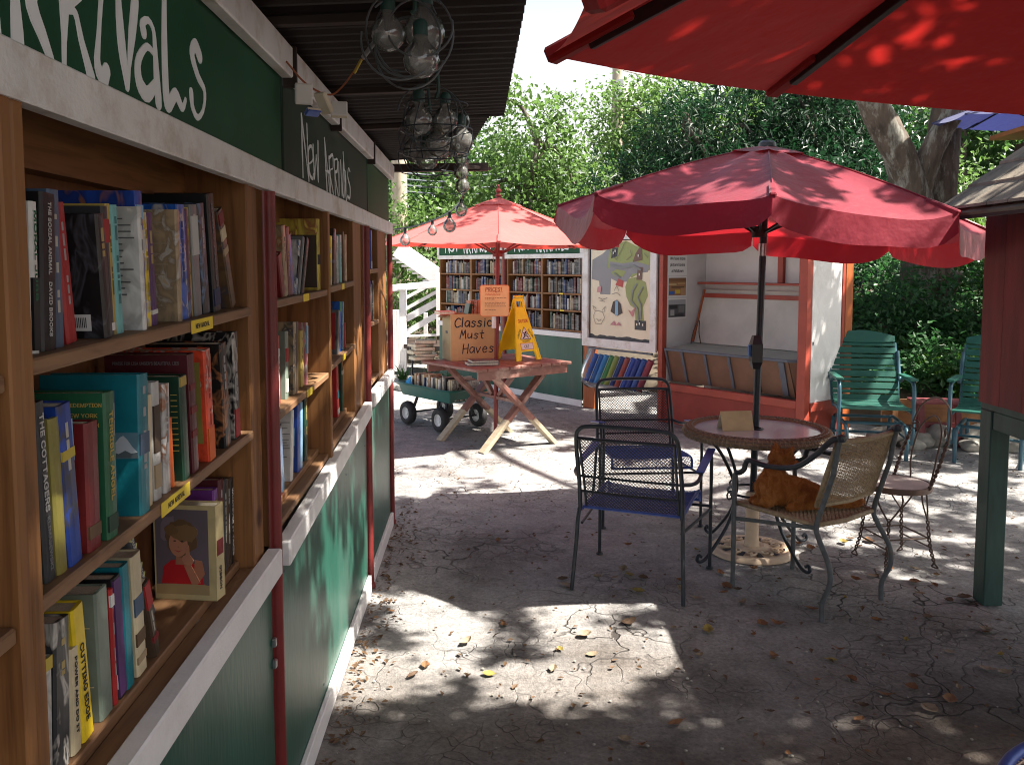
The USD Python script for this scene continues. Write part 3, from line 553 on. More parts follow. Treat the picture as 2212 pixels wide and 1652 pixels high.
S2 = [('mint green book', 1.110, 1.136, -.035, .168, -.006, 'mint', dict()),
 ('grey hardback titled in thin white capitals', 1.139, 1.166, -.022, .248, -.014, 'charcoal', dict(titles=[('THE COTTAGERS', .232, .135, .0105, 'pale'), ('KLIMASEWSKI', .09, .075, .007, 'grey')])),
 ('olive yellow hardback with a scuffed edge', 1.169, 1.196, -.02, .220, -.009, 'olive', dict()),
 ('cobalt blue hardback with a small gold emblem', 1.199, 1.238, -.018, .234, -.02, 'blue', dict(band=[(.66, .72, 'mustard')], prints=3)),
 ('thin striped paperback in tan and pale blue', 1.241, 1.254, -.03, .205, -.010, 'tan', dict(hard=False, band=[(.7, 1, 'sky')])),
 ('worn red cloth hardback', 1.258, 1.300, -.018, .194, .002, 'dkred', dict(band=[(.1, .2, 'brown')])),
 ('dark green hardback with gold capitals on its cover', 1.316, 1.352, -.014, .230, .002, 'green', dict(titles=[('TERRIBLE ANGEL', .2, .14, .012, 'gold')], band=[(.05, .16, 'dkgreen')], side=side_text([('SEEKS REDEMPTION', -.085, .208, .08, .006, 'gold'), ('NEW YORK', -.06, .192, .048, .006, 'gold'), ('HIS DEATH', -.062, .177, .052, .006, 'gold')]))),
 ('thin navy blue hardback', 1.356, 1.376, -.024, .225, .006, 'navy', dict(prints=4)),
 ('large teal book with a snowy mountain picture', 1.440, 1.482, -.012, .240, .008, 'teal', dict(prints=6, band=[(.43, .58, 'slate')], side=None)),
 ('straw coloured hardback', 1.486, 1.516, -.020, .197, .012, 'cream', dict()),
 ('brown and white paperback', 1.528, 1.560, -.020, .214, .002, 'pale', dict(band=[(.4, .8, 'dkbrown'), (.1, .3, 'tan')])),
 ('white hardback', 1.575, 1.606, -.020, .203, .008, 'white', dict(prints=5)),
 ('narrow orange spine', 1.618, 1.634, -.022, .134, -.006, 'orange', dict(hard=False)),
 ('black green hardback with rows of short gold bars', 1.665, 1.700, -.015, .206, -.010, 'dkgreen', dict(band=[(.9, .99, 'gold')], side=side_blocks([(-.02, -.008, .17 - .011 * k, .1716 - .011 * k, 'gold') for k in range(11)]))),
 ('maroon patterned hardback with print along its top', 1.722, 1.756, -.015, .242, -.014, 'maroon', dict(band=[(.3, .36, 'dkred'), (.5, .56, 'dkred'), (.7, .75, 'dkred')], side=side_text([("PRAISE FOR LISA UNGER'S BEAUTIFUL LIES", -.15, .222, .13, .006, 'grey')]))),
 ('orange red hardback with an olive panel on its cover', 1.818, 1.860, -.013, .240, -.018, 'orangered', dict(prints=6, band=[(.0, .3, 'orange')], side=side_blocks([(-.045, -.012, .04, .215, 'olive')]))),
 ('thin tan hardback', 1.866, 1.886, -.022, .225, -.012, 'tan', dict(prints=5)),
 ('thick black hardback with a faint grey title', 1.945, 1.990, -.016, .240, -.022, 'black', dict(prints=4)),
 ('black hardback with a red foot', 2.035, 2.075, -.018, .256, -.004, 'black', dict(band=[(.02, .28, 'red')], prints=6))]
stack_shelf(S2, 1.092, 2.149, top2, 'on the near middle shelf', 'books on the middle shelf of the near bookcase')
def mountain(cv, d, h):
    T = np.array([[1, 0, 0, 0], [0, 0, -1, .0002], [0, 1, 0, 0], [0, 0, 0, 1.]])
    part(cv, 'cover_print', MB().prism([(-.06, .098), (-.003, .098), (-.003, .142), (-.06, .142)], .0006, T), ink((.10, .20, .25)))
    part(cv, 'mountain_print', MB().prism([(-.058, .108), (-.05, .113), (-.042, .124), (-.034, .134), (-.028, .137), (-.022, .131), (-.013, .118), (-.004, .108), (-.004, .1), (-.058, .1)], .0009, T), ink((.45, .50, .54)))
    part(cv, 'mountain_print', MB().prism([(-.058, .1), (-.058, .107), (-.048, .111), (-.036, .106), (-.025, .112), (-.015, .107), (-.004, .109), (-.004, .099)], .0012, T), ink((.09, .12, .13)))
mcv = [p for p in stage.Traverse() if p.GetName().startswith('book') and 'snowy mountain' in str(p.GetCustomDataByKey('label'))][0]
mountain(str(mcv.GetPath()) + '/cover', 0, 0)
z3 = lambda s: .9005
S3 = [('yellow and white hardback with a large green title', 1.141, 1.178, -.058, .206, .016, 'white', dict(band=[(.02, .98, (.55, .52, .16))], titles=[('THE GOLDEN FR88', .185, .13, .013, 'sage')])),
 ('narrow white paperback with yellow corners', 1.180, 1.206, -.058, .186, .010, 'pale', dict(hard=False, band=[(.9, 1, 'mustard')])),
 ('thick charcoal hardback', 1.212, 1.257, -.058, .225, .016, 'charcoal', dict(prints=3)),
 ('cream paperback with a black title', 1.266, 1.296, -.058, .165, .004, 'cream', dict(hard=False, titles=[('POWER AND DO IT', .15, .12, .007, 'black')])),
 ('bright yellow book with a black title', 1.302, 1.340, -.058, .222, -.022, 'yellow', dict(titles=[('CUTTING EDGE', .16, .13, .012, 'black')])),
 ('grey green book with pale floral drawing', 1.366, 1.412, -.058, .217, -.007, 'sage', dict(side=side_blocks([(-.05, -.048, .05, .17, 'cream'), (-.035, -.033, .09, .2, 'cream'), (-.055, -.02, .12, .1215, 'cream'), (-.05, -.012, .16, .1615, 'cream'), (-.03, -.01, .06, .0615, 'cream')]))),
 ('thin red spine', 1.420, 1.434, -.058, .203, -.006, 'red', dict(band=[(.85, .95, 'white')], prints=5)),
 ('black book with a plum edge', 1.438, 1.468, -.058, .217, -.012, 'black', dict(band=[(.02, .98, 'purple')], side=barcode(-.02, .02))),
 ('teal hardback', 1.472, 1.504, -.058, .225, -.010, 'teal', dict()),
 ('cream hardback with small pictures down its spine', 1.520, 1.562, -.058, .227, -.014, 'cream', dict(band=[(.25, .36, 'brown'), (.5, .65, 'slate'), (.1, .16, 'tan')]))]
stack_shelf(S3, 1.092, 1.575, z3, 'on the near bottom shelf', 'books on the bottom shelf of the near bookcase')
S3b = [('violet paperback beside the portrait book', 1.985, 2.020, -.060, .222, .003, 'violet', dict(titles=[('THE WAY OF IT', .2, .14, .008, 'olive')])),
 ('maroon hardback with a faded title', 2.024, 2.058, -.060, .235, .010, 'maroon', dict(prints=6)),
 ('dark grey volume', 2.062, 2.086, -.060, .226, .010, 'charcoal', dict(prints=7)),
 ('brown paperback', 2.090, 2.114, -.060, .222, .010, 'dkbrown', dict(prints=6)),
 ('black book with white lettering next to the side board', 2.117, 2.146, -.060, .215, .008, 'black', dict(titles=[('WHATEVER IT TAKES', .19, .17, .010, 'pale')]))]
stack_shelf(S3b, 1.96, 2.149, z3, 'on the near bottom shelf', 'books on the bottom shelf of the near bookcase')
# the leaning arrow-patterned book and the small red and black one that has slid against it
t = thing('book', 'dark grey arrow patterned paperback slumped between the cream and portrait books', 'book', wallM(1.655, -.085, .955) @ mat4((0, 0, 0), -8, 22), group='books on the bottom shelf of the near bookcase')
cv = book_parts(t, .12, .024, .205, (.06, .06, .065), hard=False, titles=[('HARD DECISIONS', .185, .1, .007, 'pale')])
mb = MB()
for k in range(8):
    for sgn in (-1, 1): mb.beam((-.0005, .012, .02 + k * .023), (-.0005, .012 + sgn * .010, .032 + k * .023), .0015, .005)
for k in range(8): mb.box(-.05, -.01, -.0006, .0002, .02 + .023 * k, .028 + .023 * k)
part(cv, 'arrow_print', mb, ink((.42, .42, .16)))
t = thing('book', 'small black paperback with a red patch tilted on the bottom shelf', 'book', wallM(1.600, -.056, .901) @ mat4((0, 0, 0), 0, 17), group='books on the bottom shelf of the near bookcase')
book_parts(t, .11, .026, .165, 'dkbrown', hard=False, band=[(.66, .98, 'red'), (.2, .28, 'dkred')], prints=3)
# the book that faces out with a portrait on its jacket
t = thing('book', 'cream hardback standing face out with a portrait in a red top', 'book', wallM(1.905, -.168, .9005) @ mat4((0, 0, 0), -9), group='books on the bottom shelf of the near bookcase')
# local: x along the cover width, y into the book, z up ; cover faces -y
PW, PH, PD = .145, .215, .036
cv = part(t, 'cover', MB().box(0, PW, -.0028, 0, 0, PH).box(0, PW, PD, PD + .0028, 0, PH).box(PW - .003, PW, -.0027, PD + .0027, 0.0003, PH - .0003), jacket((.52, .43, .22)))
part(t, 'page_block', MB().box(.004, PW - .0035, .0003, PD - .0003, .003, PH - .003), 'page_edge')
TP = np.array([[1, 0, 0, 0], [0, 0, -1, -.0028], [0, 1, 0, 0], [0, 0, 0, 1.]])
def blob(c, rx, ry, n=18, wob=.0, seed=0):
    r = random.Random(seed); return [(c[0] + rx * math.cos(a) * (1 + wob * r.uniform(-1, 1)), c[1] + ry * math.sin(a) * (1 + wob * r.uniform(-1, 1))) for a in np.linspace(0, 2 * math.pi, n, endpoint=False)]
layers = [([(.004, .026), (.128, .026), (.128, .205), (.004, .205)], (.13, .105, .125)), ([(.004, .012), (.128, .012), (.128, .034), (.100, .038), (.05, .036), (.004, .034)], (.36, .27, .13)), (blob((.036, .16), .02, .03, 12, .3, 2), (.20, .16, .19)),
          ([(.016, .036), (.022, .075), (.04, .09), (.075, .092), (.108, .075), (.116, .036)], (.48, .015, .02)), ([(.1, .036), (.118, .06), (.112, .09), (.096, .092), (.09, .036)], (.38, .16, .09)), ([(.05, .08), (.074, .08), (.072, .105), (.052, .105)], (.38, .16, .09)),
          (blob((.066, .142), .037, .042, 22, .12, 3), (.13, .075, .035)), (blob((.058, .128), .022, .03, 20), (.46, .21, .125)), (blob((.072, .152), .03, .02, 18, .2, 5), (.20, .12, .055)), (blob((.042, .158), .016, .012, 14, .2, 6), (.17, .1, .045)),
          (blob((.05, .134), .0035, .0016, 10), (.05, .03, .02)), (blob((.067, .134), .0035, .0016, 10), (.05, .03, .02)), ([(.047, .114), (.058, .111), (.068, .114), (.058, .1085)], (.42, .05, .05)), ([(.057, .122), (.06, .122), (.0605, .1195), (.0555, .1195)], (.36, .14, .08)),
          ([(.074, .118), (.079, .127), (.083, .124), (.084, .104), (.094, .09), (.086, .078), (.072, .08), (.066, .092), (.068, .1), (.075, .103)], (.44, .20, .12)), ([(.070, .079), (.088, .078), (.108, .04), (.088, .036)], (.40, .17, .10))]
for k, (poly, c) in enumerate(layers): part(cv, 'portrait_print', MB().prism(poly, .0002 + .00012 * k, TP), ink(c))
S = [(-.0028 + PD * .5)]
m = meshkit.text_mesh('GIBSON', .010, .0006, True); v = m.vertices - [m.bounds[0][0], m.bounds[:, 1].mean(), 0]
part(cv, 'spine_title', MB().add(v, m.faces, np.array([[0, 0, 1, PW + .0002], [0, 1, 0, PD / 2], [-1, 0, 0, .075], [0, 0, 0, 1.]])), 'letter_dark')
part(cv, 'jacket_band', MB().box(PW - .002, PW + .0006, .003, PD - .003, .1, .135), ink(COL['dkred']))
# second bookcase
A1 = [('leaning brick red paperback', 2.606, 2.650, -.03, .13, -.05, 'dkred', dict()), ('grey beige hardback', 2.652, 2.690, -.03, .215, -.03, 'tan', dict(prints=4)), ('maroon book with white lettering', 2.692, 2.735, -.03, .212, -.022, 'maroon', dict(prints=7)),
 ('royal blue paperback leaning left', 2.742, 2.785, -.03, .19, -.05, 'bright', dict(hard=False))]
m1 = lambda s: 1.5478 + .0085 * (s - 2.4) / .84
stack_shelf(A1, 2.40, 3.24, m1, 'on the second bookcase, upper left shelf', 'books on the upper left shelf of the second bookcase')
A1b = [('black and white paperback leaning right', 2.815, 2.833, -.034, .195, .085, 'white', dict(hard=False, band=[(.3, .7, 'black')])), ('grey paperback leaning right', 2.840, 2.862, -.03, .215, .11, 'grey', dict(hard=False, prints=4)), ('black hardback with white title leaning right', 2.868, 2.905, -.026, .222, .13, 'black', dict(prints=9)),
 ('yellow hardback standing by the divider', 3.16, 3.205, -.024, .258, .0, (.62, .5, .08), dict(band=[(.36, .5, 'black')], side=side_blocks([(-.12, -.006, .01, .2, 'dkbrown')])))]
stack_shelf(A1b, 2.80, 3.24, m1, 'on the second bookcase, upper left shelf', 'books on the upper left shelf of the second bookcase')
A2 = [('white paperback', 2.52, 2.548, -.03, .172, .014, 'white', dict(hard=False, prints=3)), ('red paperback over a checkered cover', 2.56, 2.60, -.04, .205, .0, 'red', dict(side=side_blocks([(-.07 + .01 * (i), -.06 + .01 * i, .01 + .01 * k, .02 + .01 * k, 'black' if (i + k) % 2 else 'white') for i in range(6) for k in range(6)]))), ('green paperback with a red band', 2.655, 2.69, -.036, .21, .014, 'sage', dict(band=[(.55, .75, 'red'), (.1, .3, 'pale')])), ('tan hardback', 2.74, 2.772, -.03, .232, .02, 'tan', dict(prints=2)), ('dark brown hardback', 2.775, 2.81, -.03, .23, .02, 'dkbrown', dict()), ('gold beige hardback', 2.89, 2.93, -.035, .19, -.006, 'gold', dict(prints=3)), ('pink and blue paperback', 2.945, 2.967, -.03, .212, .018, 'pink', dict(hard=False, band=[(.5, .95, 'sky')]))]
stack_shelf(A2, 2.40, 3.24, lambda s: 1.2278 + .017 * (s - 2.4) / .84, 'on the second bookcase, middle left shelf', 'books on the middle left shelf of the second bookcase')
A3 = [('cream paperback', 2.47, 2.505, -.06, .166, -.008, 'cream', dict(hard=False)), ('cream hardback with a yellow band at its foot', 2.54, 2.582, -.056, .2, -.03, 'cream', dict(band=[(.03, .1, 'yellow')])), ('slate blue hardback', 2.66, 2.702, -.056, .212, -.025, 'slate', dict()), ('white book with lines of print', 2.79, 2.825, -.056, .232, .035, 'white', dict(side=page_lines(15))), ('blue hardback with a city picture', 2.90, 2.945, -.056, .230, .018, 'blue', dict(side=side_blocks([(-.07, -.012, .09, .15, 'sky'), (-.07, -.012, .05, .09, 'slate')]), prints=3)), ('pale blue paperback', 2.952, 2.98, -.056, .228, .02, 'sky', dict(hard=False)), ('dark green hardback', 3.05, 3.09, -.06, .242, .015, 'dkgreen', dict(prints=5))]
stack_shelf(A3, 2.40, 3.24, lambda s: .9305 + .025 * (s - 2.4) / .84, 'on the second bookcase, bottom left shelf', 'books on the bottom left shelf of the second bookcase')
B1 = [('yellow paperback', 3.455, 3.49, -.03, .198, .018, 'yellow', dict(hard=False)), ('dark brown hardback', 3.53, 3.57, -.03, .232, .04, 'dkbrown', dict()), ('pale grey hardback', 3.615, 3.655, -.03, .198, .005, 'pale', dict(prints=4)), ('light teal hardback', 3.70, 3.745, -.03, .203, 0, 'aqua', dict(prints=5)), ('thin brown volume', 3.80, 3.825, -.03, .217, -.006, 'brown', dict()), ('cream book', 3.85, 3.89, -.03, .207, .002, 'cream', dict())]
stack_shelf(B1, 3.282, 3.95, lambda s: 1.5625 + .015 * (s - 3.28) / .67, 'on the second bookcase, upper right shelf', 'books on the upper right shelf of the second bookcase')
B2 = [('thin pink paperback', 3.335, 3.36, -.03, .12, -.02, 'pink', dict(hard=False)), ('dark brown hardback leaning left', 3.43, 3.47, -.03, .222, -.06, 'dkbrown', dict()), ('red covered book with a grey spine', 3.60, 3.64, -.03, .188, .04, 'grey', dict(side=side_blocks([(-.08, -.014, .02, .175, 'red')]))), ('blue and green paperback', 3.68, 3.71, -.034, .215, .03, 'bright', dict(hard=False, band=[(.8, 1, 'mint')])), ('pale blue volume', 3.735, 3.762, -.03, .21, .03, 'sky', dict()), ('short red paperback', 3.80, 3.825, -.03, .11, 0, 'red', dict(hard=False))]
stack_shelf(B2, 3.282, 3.95, lambda s: 1.2625 + .028 * (s - 3.28) / .67, 'on the second bookcase, middle right shelf', 'books on the middle right shelf of the second bookcase')
B3 = [('green paperback', 3.33, 3.365, -.056, .2, .01, 'green', dict(hard=False, band=[(.02, .14, 'mint')])), ('orange paperback with yellow lettering', 3.41, 3.445, -.056, .19, .015, 'orange', dict(hard=False, titles=[('SUMMER', .18, .1, .012, 'yellow')])), ('thin navy paperback', 3.46, 3.485, -.056, .183, .012, 'navy', dict(hard=False)), ('dark green paperback leaning', 3.52, 3.56, -.056, .168, -.006, 'dkgreen', dict()), ('thick red hardback with a green tag', 3.74, 3.786, -.056, .228, -.02, 'red', dict(band=[(.35, .5, 'teal'), (.05, .15, 'pale')])), ('tall dark green hardback', 3.87, 3.905, -.056, .228, -.006, 'dkgreen', dict(band=[(.72, .8, 'pale')]))]
stack_shelf(B3, 3.282, 3.95, lambda s: .9655 + .03 * (s - 3.28) / .67, 'on the second bookcase, bottom right shelf', 'books on the bottom right shelf of the second bookcase')
C_ = [('dark blue hardback', 4.66, 4.70, -.03, .20, .01, 'navy', dict()), ('blue hardback with a white tag at its foot', 4.76, 4.805, -.03, .212, .0, 'blue', dict(band=[(.02, .2, 'pale')]))]
stack_shelf(C_, 4.42, 4.904, lambda s: 1.6265, 'on the last bookcase, upper shelf', 'books on the upper shelf of the last bookcase')
C_ = [('white paperback', 4.68, 4.715, -.03, .215, .006, 'white', dict(hard=False, band=[(.85, 1, 'blue')])), ('grey paperback', 4.73, 4.765, -.03, .197, .008, 'grey', dict(hard=False)), ('black hardback', 4.80, 4.85, -.03, .215, .01, 'black', dict())]
stack_shelf(C_, 4.42, 4.904, lambda s: 1.3475, 'on the last bookcase, middle shelf', 'books on the middle shelf of the last bookcase')
C_ = [('white paperback slipping down', 4.70, 4.73, -.056, .185, -.04, 'white', dict(hard=False)), ('dark brown hardback', 4.76, 4.80, -.056, .19, -.02, 'dkbrown', dict()), ('tall black hardback', 4.83, 4.88, -.056, .225, .0, 'black', dict())]
stack_shelf(C_, 4.42, 4.904, lambda s: 1.0535, 'on the last bookcase, bottom shelf', 'books on the bottom shelf of the last bookcase')
# short rows in the half-seen bay left of the divider stay empty as in the photograph
# ------------------------------------------------------------------ umbrellas
def umbrella(label, base, canopy_c, R, rise, rot, tilt, cmat, n=8, valance=.0, sag=.03, pole=None, ribw=.018, ribmat='dark_rib', vent=.28, pull=.02, convex=1.12, group=None, top='finial', wob=0.0, struts=True):
    """canopy_c: centre of the rim; tilt: the x, y of the canopy's normal. base: foot of the pole."""
    t = thing('patio_umbrella', label, 'umbrella', mat4(base), group=group)
    nz = np.array([tilt[0], tilt[1], 1.0]); nz /= np.linalg.norm(nz)
    ax = np.array([1, 0, 0]) - nz * nz[0]; ax /= np.linalg.norm(ax); ay = np.cross(nz, ax)
    T = np.eye(4); T[:3, 0], T[:3, 1], T[:3, 2] = ax, ay, nz; T[:3, 3] = np.array(canopy_c) - np.array(base)
    ang = rot - np.arange(n) * 2 * math.pi / n
    rr = random.Random(int(R * 1000) + n)
    mb = MB(); nu, nv = 17, 13; rims = []
    for k in range(n):
        a0, a1 = ang[k], ang[k] - 2 * math.pi / n
        P = np.zeros((nu, nv, 3)); ph = rr.uniform(0, 6)
        for i, u in enumerate(np.linspace(0, 1, nu)):
            d = (1 - u) * np.array([math.cos(a0), math.sin(a0)]) + u * np.array([math.cos(a1), math.sin(a1)])
            b = 4 * u * (1 - u)
            for q, v in enumerate(np.linspace(.02, 1, nv)):
                s_ = 1 - pull * b * v
                z = rise * (1 - v ** convex) - sag * b * v ** 1.5 * (1 + wob * math.sin(5 * u + ph)) + wob * .02 * b * math.sin(9 * u + 4 * v + ph)
                P[i, q] = (*(d * R * v * s_), z)
        mb.grid(P[:, ::-1]); rims.append(P[:, -1])
    can = part(t, 'canopy', (lambda g: (g[0] @ T[:3, :3].T + T[:3, 3], g[1]))(mb.get()), cmat, smooth=30)
    for k in range(n):
        seam = []
        for v in np.linspace(.1, .995, 8): seam.append((math.cos(ang[k]) * R * v, math.sin(ang[k]) * R * v, rise * (1 - v ** convex) + .003))
        part(can, 'seam', MB().tube(seam, .0035, 5, T=T), cmat)
    if valance:
        for k in range(n):
            rim = rims[k]; u = np.linspace(0, 1, nu); lo = []
            for i in range(nu):
                o = rim[i][:2] / np.linalg.norm(rim[i][:2]); e = abs(2 * u[i] - 1)
                drop = valance * (1 - .08 * e ** 2 - .24 * max(0, (e - .80) / .20) ** 2) * (1 + .05 * math.sin(9 * u[i] + k))
                lo.append(rim[i] + np.array([o[0] * .012 + .010 * math.sin(7 * u[i] + k * 2), o[1] * .012 + .010 * math.cos(6 * u[i] + k), -drop]))
            G = np.stack([rim * (1 - w) + np.array(lo) * w + np.array([0, 0, 0]) for w in np.linspace(0, 1, 5)], 1)
            part(can, 'valance', MB().grid(G, T), cmat, smooth=40)
    if vent:
        mb = MB()
        for k in range(n):
            a0, a1 = ang[k], ang[k] - 2 * math.pi / n; P = np.zeros((9, 5, 3))
            for i, u in enumerate(np.linspace(0, 1, 9)):
                d = (1 - u) * np.array([math.cos(a0), math.sin(a0)]) + u * np.array([math.cos(a1), math.sin(a1)])
                for q, v in enumerate(np.linspace(.03, 1, 5)): P[i, q] = (*(d * vent * v * (1 - .06 * 4 * u * (1 - u))), rise * (1 - (v * vent / R) ** convex) + .016 - .006 * 4 * u * (1 - u) * v)
            mb.grid(P[:, ::-1])
        part(can, 'vent_flap', (lambda g: (g[0] @ T[:3, :3].T + T[:3, 3], g[1]))(mb.get()), cmat, smooth=30)
    for k in range(n):
        c, s_ = math.cos(ang[k]), math.sin(ang[k]); pts = [np.array([c * R * v, s_ * R * v, rise * (1 - v ** convex) - .012 - ribw * .5]) for v in (.05, .35, .65, .93)]
        mb = MB()
        for a, b in zip(pts[:-1], pts[1:]): mb.beam(a, b, ribw, ribw * 1.25, ch=.002)
        g = mb.get(); part(t, 'rib', (g[0] @ T[:3, :3].T + T[:3, 3], g[1]), ribmat)
        a = np.array([c * R * .86, s_ * R * .86, rise * (1 - .86 ** convex) - .006]); b = np.array([c * R * 1.0, s_ * R * 1.0, -.004])
        g = MB().beam(a, b, ribw * 2.0, ribw * 1.6, ch=.006).get(); part(t, 'rib_pocket', (g[0] @ T[:3, :3].T + T[:3, 3], g[1]), cmat)
        if not struts: continue
        a = np.array([c * R * .5, s_ * R * .5, rise * (1 - .5 ** convex) - .03]); b = np.array([c * .04, s_ * .04, rise * .05 - .1])
        g = MB().beam(a, b, ribw * .7, ribw * .8, ch=.001).get(); part(t, 'strut', (g[0] @ T[:3, :3].T + T[:3, 3], g[1]), ribmat)
    apex = T[:3, :3] @ np.array([0, 0, rise + .02]) + T[:3, 3]
    F = mat4(apex)
    if top == 'finial': part(t, 'finial', MB().lathe([(0, 0), (.03, 0), (.034, .012), (.018, .02), (.016, .035), (.028, .048), (.028, .062), (.012, .075), (.010, .088), (.016, .096), (.012, .108), (0, .112)], 14, F), 'red_pipe', smooth=40)
    else: part(t, 'cap', MB().lathe([(0, .03), (.03, .026), (.048, .012), (.05, -.01), (0, -.01)], 16, F), 'black_plastic', smooth=40)
    hub = T[:3, :3] @ np.array([0, 0, rise * .05 - .1]) + T[:3, 3]
    part(t, 'runner', MB().lathe([(.02, -.03), (.045, -.03), (.045, .03), (.02, .03)], 14, mat4(hub)), ribmat, smooth=40)
    if pole:
        r0, m = pole
        part(t, 'pole', MB().tube([(0, 0, .0), apex * .5, apex], r0, 14), m, smooth=40)
    return t, T, apex
umbrella('big near red umbrella whose canopy fills the upper right corner', (1.37, 1.49, 0), (1.329, 1.545, 1.938), 1.35, .702, 2.752, (.084, -.170), 'canopy_near', n=8, sag=.008, pull=.006, pole=(.019, 'dark_rib'), ribw=.024, vent=.3, struts=False, wob=.0)
um, TU, apx = umbrella('maroon dappled umbrella with a scalloped valance over the round table', (1.386, 4.90, 0), (1.405, 4.93, 1.915), 1.17, .385, math.radians(22.5 + 9), (.075, .015), 'canopy_mid', valance=.135, sag=.07, pole=None, ribw=.016, vent=.26, pull=.035, convex=1.25, top='cap', wob=.5)
part(um, 'pole', MB().tube([(0, 0, .30), (.02, .01, 1.2), apx], .0195, 16), 'iron_dark', smooth=40)
part(um, 'lower_sleeve', MB().lathe([(0, .0), (.05, .02), (.042, .05), (.038, .1), (.037, .34), (.03, .35), (0, .35)], 18), 'base_cream', smooth=40)
part(um, 'sleeve_screw', MB().tube([(.036, -.0, .26), (.062, -.01, .26)], .012, 8), 'base_cream')
part(um, 'pole_joint', MB().lathe([(.0, 0), (.0225, 0), (.0225, .07), (0, .07)], 16, mat4((.028, .013, 1.70))), 'steel', smooth=40)
ck = part(um, 'crank_housing', MB().hull([(x, y, z) for x, y in ((-.03, -.035), (.03, -.035), (.03, .035), (-.03, .035)) for z in (1.10, 1.20)] + [(x * .6, y * .6, z) for x, y in ((-.03, -.035), (.03, -.035), (.03, .035), (-.03, .035)) for z in (1.06, 1.25)]), 'black_plastic')
part(ck, 'crank_reflection', MB().hull([(-.034, y, z) for y in (-.016, .016) for z in (1.13, 1.2)] + [(-.043, y * .7, z) for y in (-.016, .016) for z in (1.135, 1.195)]), paint('reflection_blue', (.05, .16, .42), .35, .1, 8, .05))  # blue plate stands in for the blue reflection on the black housing
bp = part(um, 'base_plate', MB().lathe([(0, .012), (.07, .04), (.10, .03), (.19, .022), (.205, .030), (.225, .026), (.238, .010), (.24, 0), (0, 0)], 40), 'base_cream', smooth=40)
for k in range(10):                                     # the cast scrolls round the base
    a = 2 * math.pi * k / 10; sp = [((.142 + .040 * (1 - i / 13) * math.cos(i * .75)) , .040 * (1 - i / 13) * math.sin(i * .75), .034) for i in range(13)]
    part(bp, 'scroll', MB().tube(sp, .0065, 6, T=mat4((0, 0, 0), math.degrees(a))), 'base_cream', smooth=50)
    part(bp, 'scroll_gap', MB().hull([(.115, -.012, .0285), (.185, -.020, .0262), (.185, .020, .0262), (.115, .012, .0285), (.15, 0, .0345 - .004)], mat4((0, 0, 0), math.degrees(a) + 18)), 'dark_rib')
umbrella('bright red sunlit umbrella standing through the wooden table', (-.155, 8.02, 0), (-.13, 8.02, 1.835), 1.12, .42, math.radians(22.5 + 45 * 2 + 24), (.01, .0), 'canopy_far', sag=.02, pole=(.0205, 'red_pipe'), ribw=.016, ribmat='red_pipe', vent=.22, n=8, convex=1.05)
umbrella('blue striped umbrella on the slope behind the booth roof', (6.1, 9.9, 1.0), (6.1, 9.9, 3.30), 1.25, .4, .3, (.0, -.05), 'canopy_blue', sag=.03, pole=(.02, 'iron_grey'), ribw=.014, n=8)

# ------------------------------------------------------------------ wooden table with crossed legs
TB = mat4((-.15, 8.05, 0), 36.87)
tb = thing('picnic_table', 'weathered red wooden table with crossed legs under the far umbrella', 'table', TB)
rt = random.Random(3)
for k in range(9):
    x0 = -.54 + 1.08 * k / 9
    part(tb, 'plank', MB().box(x0 + .003, x0 + .117, -.46 + rt.uniform(-.006, .006), .46, .732, .758 + rt.uniform(-.001, .001), ch=.004), 'table_red')
for y in (-.425, .40): part(tb, 'apron', MB().box(-.50, .50, y - .015, y + .015, .655, .731, ch=.003), 'table_red')
for y in (-.36, .34):
    for sgn, off in ((1, .020), (-1, -.020)):
        a, b = np.array([-.40 * sgn, y + off, -.01]), np.array([.36 * sgn, y + off, .73]); m = a + (b - a) * .36
        lg = part(tb, 'leg', MB().beam(m, b, .038, .085, up=(0, 1, 0), ch=.003), 'table_red')
        part(lg, 'pale_foot', MB().beam(a, m, .0378, .0848, up=(0, 1, 0), ch=.003), 'table_pale')  # lower end of each leg in a paler tone
    part(tb, 'bolt', MB().tube([(0, y - .046, .385), (0, y - .038, .385)], .011, 8), 'steel')
part(tb, 'stretcher', MB().beam((-.0, -.34, .42), (0, .32, .42), .06, .03), 'table_red')
for sgn in (1, -1): part(tb, 'brace', MB().beam((.0, sgn * .05, .44), (.0, sgn * .34, .72), .04, .04, ch=.002), 'table_red')
